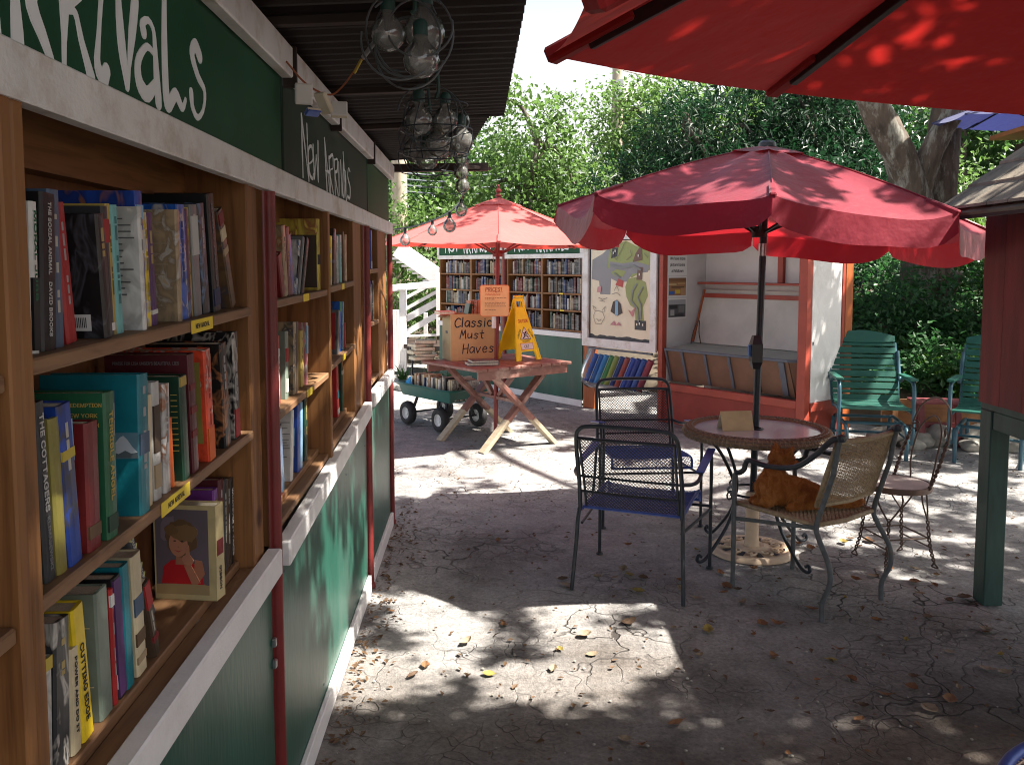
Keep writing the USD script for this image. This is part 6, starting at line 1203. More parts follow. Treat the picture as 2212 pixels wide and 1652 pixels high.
for sx in (-1, 1): part(pcx, 'back_scroll', MB().tube([(sx * (.128 + .026 * math.cos(q * .62 + 1) * (1 - q / 18)), -.195 - .01 * math.sin(q * .6), .74 + .03 * math.sin(q * .62 + 1) * (1 - q / 18)) for q in range(15)], .0042, 6), 'rust_wire', smooth=50)
# ------------------------------------------------------------------ glider seats
def glider(label, M):
    g = thing('glider_seat', label, 'glider chair', M, group='green glider seats along the bank')
    zc = .425
    for k in range(10):
        h = .058 if k % 2 == 0 else .030; z = zc + h * .46; zc += h * .92 + .011; y = .205 + (z - .45) * .52
        part(g, 'back_slat', MB().beam((-.285, y, z), (.285, y, z), .016, h, up=(0, .45, 1), ch=.003), 'glider_slat')
    prof = [(-.285, .0)] + [(-.285 + .57 * i / 16, .085 + .06 * math.sin(math.pi * i / 16)) for i in range(17)] + [(.285, 0)] + [(.285 - .57 * i / 16, .0 + .022 * math.sin(math.pi * i / 16) ** 2 * (-1 if i % 16 else 0)) for i in range(17)]
    T = np.array([[1, 0, 0, 0], [0, .46, -.89, .460], [0, .89, .46, .938], [0, 0, 0, 1.]])
    part(g, 'back_top_slat', MB().prism(Polygon([(-.285, 0)] + [(-.285 + .57 * i / 16, .055 + .055 * math.sin(math.pi * i / 16)) for i in range(17)] + [(.285, 0)] + [(.285 - .57 * i / 16, -.012 * math.sin(math.pi * i / 16)) for i in range(1, 16)]).buffer(0), .018, T), 'glider_slat')
    for k in range(6): part(g, 'seat_slat', MB().beam((-.285, -.245 + .082 * k, .425 - .012 * math.sin(k / 5 * math.pi)), (.285, -.245 + .082 * k, .425 - .012 * math.sin(k / 5 * math.pi)), .07, .018, ch=.003), 'glider_slat')
    for sx in (-1, 1):
        x = sx * .30
        part(g, 'side_tube', MB().tube(curve([(x, -.26, .12), (x, -.27, .30), (x, -.27, .56), (x, -.235, .635), (x, -.15, .655), (x, .10, .655), (x, .27, .62), (x, .40, .86)], 32), .0165, 10), 'glider_metal', smooth=50)
        part(g, 'armrest', MB().beam((x, -.27, .678), (x, .22, .668), .062, .022, ch=.004), 'glider_slat')
        part(g, 'seat_tube', MB().tube(curve([(x * .95, -.26, .40), (x * .95, 0, .40), (x * .95, .20, .40), (x * .95, .30, .60), (x * .95, .46, .93)], 20), .014, 8), 'glider_metal', smooth=50)
        part(g, 'base_tube', MB().tube(curve([(x * .80, -.33, .0), (x * .80, -.33, .20), (x * .80, -.28, .265), (x * .80, -.15, .28), (x * .80, .2, .28), (x * .80, .33, .26), (x * .80, .37, .2), (x * .80, .37, 0)], 36), .0165, 10), 'glider_metal', smooth=50)
        for y in (-.2, .24): part(g, 'swing_arm', MB().beam((x * .90, y, .27), (x * .92, y + .03, .13), .008, .025, up=(1, 0, 0)), 'glider_metal')
    for y, z in ((-.15, .28), (.22, .28)): part(g, 'base_rail', MB().tube([(-.25, y, z), (.25, y, z)], .014, 8), 'glider_metal')
    part(g, 'lower_rail', MB().tube([(-.30, -.26, .13), (-.30, .25, .13), (.30, .25, .13), (.30, -.26, .13)], .012, 8), 'glider_metal')
    return g
g1 = glider('green slatted glider seat with an arched top beside the kiosk', mat4((3.17, 7.60, 0), -12))
dup(g1, 'glider_seat', 'green slatted glider seat partly hidden behind the booth post', mat4((4.10, 7.30, 0), -35))
paint('side_red', (.20, .045, .05), .5, .2, 6, .2)
st_ = thing('side_table', 'low dark red wooden side table between the two glider seats', 'table', mat4((3.93, 7.93, 0), -8))
for k in range(3): part(st_, 'top_board', MB().box(-.23, .23, -.13 + .088 * k, -.045 + .088 * k, .385, .41, ch=.004), 'side_red')
for sx in (-.16, .16):
    for sy in (-1, 1): part(st_, 'leg', MB().beam((sx, sy * .13, 0), (sx, sy * .06, .384), .034, .05, up=(1, 0, 0), ch=.003), 'side_red')
part(st_, 'stretcher', MB().box(-.18, .18, -.02, .02, .15, .2), 'side_red')
# ------------------------------------------------------------------ booth on stilts at the right edge
bo = thing('book_booth', 'dark red booth with a shingled roof on green posts at the right edge', 'booth')
for k in range(7):
    y0 = 2.95 + k * .178; part(bo, 'wall_board', MB().box(2.28, 2.298, y0 + .001, y0 + .177, .985 + .002 * (k % 2), 2.02), 'booth_red')
for k in range(5):
    x0 = 2.30 + .2 * k; part(bo, 'end_board', MB().box(x0 + .001, x0 + .199, 4.182, 4.198, .985, 2.35 if k == 2 else 2.1), 'booth_red')
part(bo, 'far_wall', MB().box(3.28, 3.3, 2.95, 4.18, .985, 1.93), 'booth_red'); part(bo, 'floor', MB().box(2.29, 3.29, 2.95, 4.19, .955, .984), 'booth_green'); part(bo, 'near_wall', MB().box(2.299, 3.28, 2.95, 2.97, .985, 2.1), 'booth_red')
part(bo, 'beam', MB().box(2.29, 2.38, 2.9, 4.08, .865, .954, ch=.004), 'booth_green'); part(bo, 'beam', MB().box(3.2, 3.29, 2.9, 4.2, .865, .954, ch=.004), 'booth_green')
for x in (2.285, 3.2):
    for y in (4.085, 2.95): part(bo, 'post', MB().box(x, x + .095, y, y + .10, 0, .954 if y > 4 else .864, ch=.005), 'booth_green')
e = np.array([2.05, 1.905]); rdg = np.array([2.79, 2.46])
rs = random.Random(6); ncourse = 5
rf_ = part(bo, 'roof', MB().hull([(e[0], y, e[1] - .02) for y in (2.8, 4.20)] + [(rdg[0], y, rdg[1] - .02) for y in (2.8, 4.20)] + [(e[0] + .02, y, e[1] - .045) for y in (2.8, 4.20)] + [(rdg[0], y, rdg[1] - .05) for y in (2.8, 4.20)]), 'shingle_b')
for c in range(ncourse):
    u0, u1 = c / ncourse, (c + 1) / ncourse + .05
    a, b = e + (rdg - e) * u0, e + (rdg - e) * min(u1, 1.02); y = 2.8 - rs.uniform(0, .15)
    while y < 4.20:
        w = rs.uniform(.14, .24); y0, y1 = max(y, 2.8) + .002, min(y + w, 4.212) - .002; y += w
        if y1 - y0 < .03: continue
        j = rs.uniform(0, .008)
        part(rf_, 'shingle', MB().hull([(a[0] - j, yy, a[1] + dz) for yy in (y0, y1) for dz in (.001, .014)] + [(b[0], yy, b[1] + dz) for yy in (y0, y1) for dz in (-.012, .001)]), ['shingle', 'shingle_b'][rs.random() < .35])
part(bo, 'far_roof_slope', MB().hull([(rdg[0], y, rdg[1] - .0) for y in (2.8, 4.2)] + [(3.5, y, 1.93) for y in (2.8, 4.2)] + [(rdg[0], y, rdg[1] - .03) for y in (2.8, 4.2)] + [(3.5, y, 1.9) for y in (2.8, 4.2)]), 'shingle')
part(bo, 'ridge_cap', MB().box(2.75, 2.83, 2.8, 4.2, 2.452, 2.475, ch=.01), 'shingle_b'); part(bo, 'eave_board', MB().beam((2.066, 2.8, 1.872), (2.066, 4.2, 1.872), .012, .03), 'roof_beam')
part(bo, 'roof_wire', MB().tube(curve([(2.46, 4.0, 2.23), (2.37, 3.96, 2.175), (2.35, 3.9, 2.15), (2.42, 3.86, 2.19)], 16), .004, 5), 'iron_grey')
# round blue mesh table corner at the lower right
bt = thing('mesh_table', 'low blue rimmed wire mesh table cut off by the lower right corner', 'table', mat4((1.50, 1.72, 0)))
part(bt, 'rim', MB().tube([(math.cos(a) * .42, math.sin(a) * .42, .44) for a in np.linspace(0, 2 * math.pi, 60, endpoint=False)], .016, 10, closed=True), 'iron_blue', smooth=50)
mb = MB()
for k in range(-25, 26):
    o = k * .0165; L = math.sqrt(max(0, .41 ** 2 - o * o))
    if L > .02:
        for dx, dy in ((.82, .57), (-.82, .57)): mb.tube([(-dy * o - dx * L, dx * o - dy * L, .44), (-dy * o + dx * L, dx * o + dy * L, .44)], .0024, 4, caps=False)
part(bt, 'mesh_top', mb, 'base_cream')
for k in range(3):
    a = 2 * math.pi * k / 3 + .5; part(bt, 'leg', MB().tube([(math.cos(a) * .41, math.sin(a) * .41, .43), (math.cos(a) * .40, math.sin(a) * .40, 0)], .011, 8), 'iron_blue', smooth=50)
# orange shed corner behind the booth roof
sh = thing('timber_shed', 'orange timber shed corner with a dark eave behind the booth roof', 'shed', mat4((5.75, 9.3, .9), -10))
part(sh, 'wall', MB().box(.05, 1.6, 0, 1.0, 0, 2.05), 'orange_shed'); part(sh, 'eave_block', MB().hull([(-.12, -.1, 1.92), (.22, -.1, 1.86), (.22, -.1, 2.12), (-.06, -.1, 2.14), (-.12, .9, 1.92), (.22, .9, 1.86), (.22, .9, 2.12), (-.06, .9, 2.14)]), 'roof_beam'); part(sh, 'roof', MB().beam((.7, -.2, 2.22), (.7, 1.2, 2.26), 1.9, .05), 'orange_shed')
wp = thing('white_pole', 'thin white pole standing right of the big tree trunk', 'pole', mat4((5.62, 11.2, .9))); part(wp, 'shaft', MB().lathe([(.024, 0), (.022, 2.9), (0, 2.9)], 10), 'white_wood', smooth=40); part(wp, 'cap', MB().lathe([(0, 2.95), (.03, 2.93), (.03, 2.9), (0, 2.9)], 10), 'white_wood')
# ------------------------------------------------------------------ hanging lamps, wire and trinkets under the roof
def bulb(mb, c, r): mb.lathe([(0, -r), (r * .5, -r * .87), (r * .87, -r * .5), (r, 0), (r * .87, r * .5), (r * .55, r * .84), (r * .38, r * 1.1), (r * .36, r * 1.3)], 20, mat4(c))
rl = random.Random(12)
def cluster(label, C, bulbs, coils, R, metal=True):
    t = thing('hanging_lamp', label, 'lamp', mat4(C), group=None)
    for (dx, dy, dz, r) in bulbs:
        mb = MB(); bulb(mb, (dx, dy, dz), r); b = part(t, 'bulb', mb, 'bulb_glass', smooth=60)
        part(b, 'socket', MB().lathe([(0, r * 1.25), (r * .42, r * 1.25), (r * .42, r * 1.9), (r * .25, r * 2.1), (0, r * 2.1)], 12, mat4((dx, dy, dz))), 'booth_green', smooth=40)
        part(b, 'filament', MB().tube([(dx - r * .2, dy, dz + r * .9), (dx - r * .1, dy, dz + r * .1), (dx + r * .1, dy, dz + r * .1), (dx + r * .2, dy, dz + r * .9)], .0016, 4), 'strip_grey')
    for k in range(coils):
        ph, ti, rr_ = rl.uniform(0, 6.28), rl.uniform(-.5, .5), R * rl.uniform(.75, 1.1); o = [rl.uniform(-.03, .03) for _ in range(3)]
        pts = [(o[0] + rr_ * math.cos(a), o[1] + rr_ * math.sin(a) * math.cos(ti + 1.2) , o[2] + rr_ * math.sin(a) * math.sin(ti + 1.2) * 1.1) for a in np.linspace(ph, ph + 5.6, 30)]
        part(t, 'wire', MB().tube(pts, .0026, 6), 'iron_grey')
    part(t, 'hanging_wire', MB().tube(curve([(0, 0, R * .6), (.01, .0, (2.33 - C[2]) * .5), (0, 0, 2.335 - C[2])], 10), .006, 6), 'booth_green')
    return t
def cage(t, R, h, z0, nr=4, nm=8):
    for k in range(nr): part(t, 'cage_ring', MB().tube([(math.cos(a) * R * (1 - .12 * abs(k - 1)), math.sin(a) * R * (1 - .12 * abs(k - 1)), z0 + h * k / (nr - 1)) for a in np.linspace(0, 6.283, 26, endpoint=False)], .0021, 5, closed=True), 'iron_dark')
    for k in range(nm): a = 6.283 * k / nm; part(t, 'cage_bar', MB().tube(curve([(math.cos(a) * R * .86, math.sin(a) * R * .86, z0), (math.cos(a) * R, math.sin(a) * R, z0 + h * .4), (math.cos(a) * R * .7, math.sin(a) * R * .7, z0 + h)], 8), .0021, 5), 'iron_dark')
WP = lambda s, n, z: W(s, n, z)
cluster('biggest tangle of looped wire and glass bulbs nearest under the roof', WP(2.1, .40, 2.185), [(-.055, 0, .01, .042), (.03, .02, .02, .050), (.025, -.02, -.055, .044)], 6, .095)
c2 = cluster('caged pair of glass bulbs hanging in the middle under the roof', WP(2.85, .42, 2.115), [(-.055, 0, .0, .047), (.03, .02, .005, .042), (.0, .1, -.06, .045), (.075, .12, -.05, .043)], 3, .11); cage(c2, .12, .16, -.11, 3, 6)
c3 = cluster('caged group of glass bulbs hanging farther under the roof', WP(3.25, .37, 2.07), [(-.045, 0, .0, .046), (.04, .02, .008, .045), (.0, -.03, -.035, .042), (.09, .03, .01, .03)], 2, .10); cage(c3, .11, .15, -.08, 3, 6)
c4 = thing('hanging_lamp', 'column of three small clear globes hanging at the far end of the roof', 'lamp', mat4(WP(3.95, .48, 2.07)))
for dz in (.055, -.005, -.066): mb = MB(); bulb(mb, (.006 * math.sin(dz * 60), 0, dz), .033); part(c4, 'bulb', mb, 'bulb_glass', smooth=60)
part(c4, 'hanging_wire', MB().tube([(0, 0, -.1), (0.004, 0, .1), (0, 0, .26)], .004, 5), 'iron_dark')
sl = thing('string_lights', 'black cord of small clear bulbs beyond the end of the roof', 'string lights')
P0 = curve([WP(5.0, .50, 2.25), WP(5.6, .42, 2.03), WP(6.2, .12, 1.93), WP(6.6, -.25, 1.90)], 30); part(sl, 'cord', MB().tube(P0, .006, 6), 'black_plastic')
for k, (i, r) in enumerate(((8, .04), (12, .045), (16, .035), (22, .04), (27, .04))):
    p = P0[i] - np.array([0, 0, .07 + .02 * (k % 2)]); mb = MB(); bulb(mb, p, r); part(sl, 'bulb', mb, 'bulb_glass', smooth=60); part(sl, 'socket', MB().tube([P0[i], p + [0, 0, r * 1.1]], .011, 8), 'black_plastic')
mo = thing('trinket_mobile', 'string of miniature books and a clip hung beside the roof fascia', 'mobile', mat4(WP(2.56, .06, 2.15)))
part(mo, 'cord', MB().tube(curve([(-.03, -.1, .06), (.0, 0, .02), (.05, .06, .0), (.09, .06, .02), (.15, .0, .07), (.20, -.05, .115), (.24, -.08, .15)], 26), .003, 5), ink((.28, .08, .03)))
for k, (x, y, z, rz, rx, s_, c) in enumerate(((.0, -.03, -.015, 20, 10, (.034, .012, .04), 'paper_white'), (.045, .03, -.03, -30, 35, (.028, .012, .045), 'page_cream'), (.085, .05, -.045, 10, -20, (.034, .016, .032), 'paper_white'), (.02, -.01, -.062, 40, 60, (.03, .01, .02), 'iron_blue'))):
    s_ = tuple(.72 * q_ for q_ in s_); v, f = boxmesh(s_, .003); b = part(mo, 'miniature_book', MB().add(v, f, mat4((x, y, z), rz, rx)), c); v, f = boxmesh((s_[0] * .96, s_[1] * .6, s_[2] * 1.03), .001); part(b, 'pages', MB().add(v, f, mat4((x, y, z), rz, rx)), 'page_cream')
part(mo, 'clip', MB().beam((.17, -.03, .085), (.215, -.06, .13), .008, .014), 'steel'); part(mo, 'clip', MB().beam((.14, -.0, .05), (.165, -.02, .085), .006, .01), ink((.5, .35, .05)))
# ------------------------------------------------------------------ vegetation
def leafquads(c, d, n, L, Wd):
    """One folded rhombus leaf per row: centre, direction, normal, length, width."""
    d = d / np.maximum(np.linalg.norm(d, axis=1, keepdims=True), 1e-9); w = np.cross(d, n); w /= np.maximum(np.linalg.norm(w, axis=1, keepdims=True), 1e-9); n = np.cross(w, d)
    L = np.asarray(L).reshape(-1, 1); Wd = np.asarray(Wd).reshape(-1, 1)
    v = np.stack([c - d * L * .5, c + w * Wd * .5 + n * Wd * .18 - d * L * .08, c + d * L * .5 - n * L * .06, c - w * Wd * .5 + n * Wd * .18 - d * L * .08], 1).reshape(-1, 3)
    i = np.arange(len(c))[:, None] * 4; f = np.concatenate([i + [0, 1, 2], i + [0, 2, 3]], 0)
    return v, f
def rand_dirs(rg, n, up=0.0):
    v = rg.normal(size=(n, 3)); v[:, 2] += up; return v / np.linalg.norm(v, axis=1, keepdims=True)
def crown_leaves(rg, clumps, per, L, ratio=.6, shell=.55, droop=.25, sprig=9, spread=.12):
    """clumps: (x, y, z, rx, ry, rz). Leaves sit in sprigs scattered through the outer part of each clump."""
    C, D, N, Ls = [], [], [], []
    for (x, y, z, rx, ry, rz) in clumps:
        m = max(1, int(per * (rx * ry * rz) ** (2 / 3) / sprig)); u = rand_dirs(rg, m); rad = shell + (1 - shell) * rg.random(m) ** .7
        lump = 1 + .28 * (meshkit.noise(u * 2.2 + [x * 3, y * 3, z * 3]) - .5) * 2
        p = u * (rad * lump)[:, None] * [rx, ry, rz] + [x, y, z]
        p = np.repeat(p, sprig, 0) + rg.normal(0, spread, (m * sprig, 3)); uu = np.repeat(u, sprig, 0)
        d = uu * .7 + rg.normal(0, .6, p.shape); d[:, 2] -= droop; nn = rg.normal(0, .55, p.shape) + [0, 0, 1.0] + uu * .3
        C.append(p); D.append(d); N.append(nn); Ls.append(L * rg.uniform(.65, 1.25, len(p)))
    C, D, N, Ls = np.vstack(C), np.vstack(D), np.vstack(N), np.concatenate(Ls)
    return leafquads(C, D, N, Ls, Ls * ratio)
def bough(mb, pts, r0, r1, n=14, seg=10, wob=.06, seed=0):
    P = curve(pts, n); rr_ = np.linspace(r0, r1, n) * (1 + wob * np.sin(np.arange(n) * 1.7 + seed)); mb.tube(P, rr_, seg)
YBX, YBY = [-30, -8, -1.6, .5, 3.25, 4.1, 8, 30], [17, 15.5, 14.6, 12.9, 9.6, 8.35, 7.7, 5]
def bank_z(x, y):
    yb = np.interp(x, YBX, YBY); d = np.maximum(0, y - yb); base = np.where(np.asarray(x) > 3.2, .30, .05)
    z = np.where(d > 0, base * np.minimum(1, d / .12) + .27 * np.minimum(d, 5) + .05 * np.maximum(0, d - 5), -.05)
    p = np.stack([np.asarray(x, float), np.asarray(y, float), np.zeros_like(np.asarray(x, float))], -1)
    return z + np.where(d > .3, (meshkit.fbm(p * .8, 3, 9) - .5) * .35 * np.minimum(1, d), 0)
xs = np.linspace(-14, 18, 110); ts = np.concatenate([np.linspace(-.06, .2, 5), np.linspace(.4, 6, 26), np.linspace(7, 40, 16)])
G = np.zeros((len(xs), len(ts), 3))
for i, x in enumerate(xs): G[i, :, 0] = x; G[i, :, 1] = np.interp(x, YBX, YBY) + ts; G[i, :, 2] = bank_z(np.full(len(ts), x), G[i, :, 1])
struct('hillside', MB().grid(G), 'slope_soil', smooth=True)
# timber edging and stones in front of the bank
ed = thing('retaining_board', 'brown timber boards holding the foot of the planted bank', 'edging')
for a, b in (((3.55, 8.24), (4.95, 8.06)), ((4.96, 8.055), (6.6, 7.80)), ((6.61, 7.80), (8.6, 7.5))): part(ed, 'board', MB().beam((*a, .255), (*b, .255), .045, .24), 'plank_brown'); part(ed, 'stake', MB().beam((a[0] + .1, a[1] - .05, 0), (a[0] + .1, a[1] - .05, .36), .05, .05, up=(0, 1, 0)), 'plank_brown')
rr0 = random.Random(31)
rock_at = [(3.50, 7.98, .20), (3.76, 7.86, .17), (3.98, 7.95, .22), (4.28, 7.84, .24), (4.60, 7.80, .19), (4.86, 7.74, .23), (5.18, 7.70, .20), (3.62, 7.72, .11), (4.12, 7.66, .13), (4.44, 7.60, .10), (5.5, 7.66, .24)]
rdesc = ['pale stone beside the kiosk corner', 'flat grey stone behind the first glider seat', 'large rounded stone behind the first glider seat', 'broad stone under the red side table', 'grey stone between side table and second glider', 'large stone behind the second glider seat', 'stone at the edge behind the booth post', 'small stone in front of the kiosk corner stone', 'small stone in front of the rounded stone', 'smallest stone in front of the side table', 'stone farthest right along the edging']
for k, (x, y, r) in enumerate(rock_at):
    ico = trimesh.creation.icosphere(2); v = ico.vertices.copy(); v *= (1 + .34 * (meshkit.fbm(v * 1.4 + k * 7.3, 3, k) - .5) * 2)[:, None]; v *= [r * rr0.uniform(.9, 1.2), r * .7, r * rr0.uniform(.42, .62)]
    solo('edging_stone', MB().add(v, ico.faces, mat4((x, y, r * .3), rr0.uniform(0, 360))), 'rock', rdesc[k] + ' at the foot of the bank', 'stone', 'stones along the foot of the bank', smooth=35)
for k, (x, y, r) in enumerate([(-1.62, 11.55, .13), (-1.35, 11.35, .16), (-1.08, 11.15, .14), (-.84, 11.0, .17)]):
    ico = trimesh.creation.icosphere(2); v = ico.vertices.copy(); v *= (1 + .3 * (meshkit.fbm(v * 1.4 + k * 3.1, 3, k + 40) - .5) * 2)[:, None]; v *= [r * 1.3, r * .8, r * .5]
    solo('edging_stone', MB().add(v, ico.faces, mat4((x, y, r * .2), -38 + 10 * k)), 'rock', ['leftmost dark stone edging the plants by the stair', 'second dark stone from the left by the stair plants', 'third dark stone from the left by the stair plants', 'dark stone nearest the far bookcase by the stair plants'][k], 'stone', 'stones edging the plants by the stair', smooth=35)
def blade_plant(name, label, loc, n, L, m, group=None, w=.02, seed=0, lean=.8):
    rg = np.random.default_rng(seed); mb = MB()
    for k in range(n):
        a = rg.uniform(0, 6.28); o = lean * rg.uniform(.3, 1.1); l = L * rg.uniform(.6, 1.1); t = np.linspace(0, 1, 5); b = rg.uniform(-.06, .06, 2) * L
        cx_, cy_ = b[0] + np.cos(a) * o * l * t ** 1.4, b[1] + np.sin(a) * o * l * t ** 1.4; cz = l * (t - .42 * o * t ** 2.2)
        s_ = np.array([-math.sin(a), math.cos(a), 0]) * w; c = np.stack([cx_, cy_, cz], 1); wd = (1 - t ** 2)[:, None] * s_ * .5
        mb.grid(np.stack([c - wd, c + wd + [0, 0, .0]], 1))
    t_ = thing(name, label, 'plant', mat4(loc), group=group); part(t_, 'blades', mb, m); part(t_, 'root_crown', MB().hull(rg.normal(0, .03, (12, 3)) * [1, 1, .5] + [0, 0, .01]), 'slope_soil'); return t_
for k, (x, y) in enumerate(((-1.5, 11.85), (-1.12, 11.62), (-.80, 11.40))): blade_plant('spiky_plant', ['arching leafy clump beside the white stair post', 'arching leafy clump in the middle of the bed by the stair', 'arching leafy clump nearest the far bookcase'][k], (x, y, 0), 60, .34, 'leaf_mid', 'leafy clumps by the stair', .022, k, 1.0)
# ground cover on the bank
rg = np.random.default_rng(5); n = 75000
px_ = rg.uniform(2.8, 10.5, n); py_ = np.interp(px_, YBX, YBY) + .05 + 6.5 * rg.random(n) ** 1.3; lump = meshkit.fbm(np.stack([px_ * 1.1, py_ * 1.1, 0 * px_], 1), 3, 3); keep = lump > .30; px_, py_, lump = px_[keep], py_[keep], lump[keep]
pz_ = bank_z(px_, py_) + np.maximum(0, lump - .42) * 2.3 * rg.random(len(px_)) + .02; c = np.stack([px_, py_, pz_], 1)
d = rg.normal(0, 1, c.shape); d[:, 2] = np.abs(d[:, 2]) * .6; N_ = rg.normal(0, .4, c.shape) + [0, -.2, 1]; L = .085 * rg.uniform(.5, 1.4, len(c))
solo('ground_cover', leafquads(c, d, N_, L, L * .5), 'cover_leaf', 'low dark green ground cover spreading over the bank', 'ground cover', kind='stuff')
n = 9000; gx = rg.uniform(4.3, 6.9, n); gy = np.interp(gx, YBX, YBY) + .1 + 1.4 * rg.random(n) ** 1.5; gz = bank_z(gx, gy); c = np.stack([gx, gy, gz + .07], 1); d = rg.normal(0, .35, c.shape) + [0, 0, 1]; Lg = rg.uniform(.1, .3, n); c[:, 2] += Lg * .3
solo('bank_grass', leafquads(c, d, rg.normal(0, 1, c.shape) * [1, 1, .2], Lg, np.full(n, .009)), 'grass', 'fresh green grass along the foot of the bank', 'grass', kind='stuff')
# named shrubs and grasses on the bank
def shrub(name, label, clumps, per, L, m, stems=5, group=None, cat='shrub', seed=0, **kw):
    rg = np.random.default_rng(seed); c = np.array(clumps); base = np.array([c[:, 0].mean(), c[:, 1].mean(), 0]); base[2] = float(bank_z(base[0], base[1])) if base[1] > 9 or base[0] > 4 else 0
    t = thing(name, label, cat, mat4(base), group=group); cl = [(x - base[0], y - base[1], z - base[2], a, b, e) for x, y, z, a, b, e in clumps]
    part(t, 'foliage', crown_leaves(rg, cl, per, L, **kw), m); mb = MB()
    for k in range(stems):
        q_ = cl[k % len(cl)]; bough(mb, [(rg.normal(0, .06), rg.normal(0, .06), -.1), (q_[0] * .4, q_[1] * .4, q_[2] * .5), (q_[0], q_[1], q_[2])], .03, .012, 7, 6, seed=k)
    part(t, 'stem', mb, 'bark'); return t
def tree(name, label, base, trunk, clumps, per, L, m, r0=.2, seed=0, barkm='bark', group=None, limbs=True, **kw):
    rg = np.random.default_rng(seed); t = thing(name, label, 'tree', mat4(base), group=group); b = np.array(base)
    cl = [(x - b[0], y - b[1], z - b[2], a, c, e) for x, y, z, a, c, e in clumps]; mb = MB(); bough(mb, [np.array(p) - b for p in trunk], r0, r0 * .45, 18, 12, seed=seed); top = np.array(trunk[-1]) - b
    tr_ = part(t, 'trunk', mb, barkm, smooth=True)
    if limbs:
        for k, q_ in enumerate(cl):
            mb = MB(); s_ = np.array(trunk[-2]) - b if k % 2 else top; bough(mb, [s_, (s_ + np.array(q_[:3])) * .5 + [0, 0, .25], q_[:3]], r0 * .38, .02, 9, 7, seed=k); part(tr_, 'limb', mb, barkm, smooth=True)
    part(t, 'crown', crown_leaves(rg, cl, per, L, **kw), m); return t
tree('leafy_tree', 'bright leafy tree rising behind the far umbrella against the sky', (.3, 17, bank_z(.3, 17)), [(.3, 17, .3), (.4, 17, 1.6), (.3, 17, 3.0), (.5, 17, 4.0)],
     [(.4, 17, 4.05, 1.0, 1.1, 1.05), (-.5, 17, 3.1, 1.2, 1.1, .9), (1.2, 16.8, 3.2, 1.0, 1.0, .85), (-1.3, 17.2, 2.3, 1.1, 1, .9), (.3, 16.6, 2.2, 1.2, .9, .9), (1.5, 16.6, 2.1, 1.0, .9, .9), (-.1, 17.3, 4.9, .5, .5, .4), (1.0, 17.2, 4.5, .5, .5, .45)], 1500, .12, 'leaf_bright', .16, 1, sprig=7, spread=.13, shell=.35)
tree('leafy_tree', 'tall pale green tree behind the dark evergreen near the distant pole', (3.2, 21, bank_z(3.2, 21)), [(3.2, 21, 1), (3.3, 21, 3), (3.2, 21, 5.2)],
     [(2.55, 21, 5.0, .95, 1.2, 1.25), (3.9, 21, 5.2, 1.3, 1.2, 1.3), (5.2, 21, 4.8, 1.3, 1.2, 1.3), (3.1, 21, 3.6, 1.4, 1.3, 1.2), (4.6, 20.6, 3.4, 1.5, 1.2, 1.2), (2.3, 21, 3.2, .9, 1, 1.0)], 1300, .14, 'leaf_bright', .2, 2, sprig=7, spread=.16, shell=.35)
for k, (x, y, s_) in enumerate(((2.75, 14.2, .95), (4.35, 15.0, 1.15), (5.6, 15.6, 1.0))):
    bz = float(bank_z(x, y)); tree('evergreen_tree', ['dark spreading evergreen left behind the maroon umbrella', 'tallest dark evergreen in the middle behind the maroon umbrella', 'dark evergreen behind the forked trunk'][k], (x, y, bz), [(x, y, bz), (x, y, bz + 1.5 * s_), (x + .1, y, bz + 3 * s_)],
         [(x, y, bz + 2.9 * s_, .9 * s_, .8, .8 * s_), (x - .7 * s_, y - .2, bz + 1.9 * s_, 1.1 * s_, .9, .8 * s_), (x + .75 * s_, y, bz + 2.0 * s_, 1.1 * s_, .9, .8 * s_), (x - .2, y - .5, bz + .9 * s_, 1.5 * s_, .9, .9 * s_), (x + .9 * s_, y - .3, bz + .9 * s_, 1.1 * s_, .9, .8 * s_), (x - 1.1 * s_, y, bz + 1.1 * s_, .9 * s_, .8, .6 * s_)], 2600, .16, 'leaf_dark', .14, 10 + k, ratio=.22, sprig=14, spread=.10, shell=.4, droop=.1, group='dark evergreens behind the kiosk')
shrub('leafy_shrub', 'sunlit viny shrub behind the white stair', [(-1.9, 15.2, 1.3, .8, .6, .9), (-1.2, 15.0, 1.0, .8, .6, .8), (-1.5, 15.4, 2.2, .8, .6, .7), (-.6, 15, 1.6, .7, .6, .8)], 1500, .11, 'leaf_bright', seed=21)
shrub('leafy_shrub', 'dense green shrub left of the far bookcases', [(-3.0, 17, 1.6, 1.2, .9, 1.2), (-3.2, 17, 3.0, 1.2, .9, 1.0), (-2.2, 17.5, 2.6, 1.0, .9, .9)], 1200, .12, 'leaf_mid', seed=22)
shrub('climbing_vine', 'pale vine climbing round the utility pole', [(-1.95, 15.75, 1.2, .32, .3, .9), (-2.0, 15.8, 2.3, .28, .28, .8)], 2200, .09, 'leaf_bright', cat='vine', seed=23, stems=3)
shrub('dark_shrub', 'dark shrub on the bank right of the kiosk corner', [(4.2, 9.9, 1.0, .7, .6, .5), (4.9, 10.1, 1.15, .7, .6, .5)], 1900, .085, 'cover_leaf', seed=24, group='dark shrubs on the bank')
shrub('dark_shrub', 'dark shrub beneath the forked trunk', [(5.5, 10.3, 1.1, .8, .6, .55), (6.2, 10.1, 1.1, .7, .6, .5)], 1900, .085, 'leaf_mid', seed=25, group='dark shrubs on the bank')
shrub('dark_shrub', 'low shrub in front of the forked trunk beside the glider', [(4.6, 9.1, .62, .6, .4, .32), (5.4, 9.0, .66, .5, .4, .3)], 1900, .075, 'cover_leaf', seed=26, group='dark shrubs on the bank')
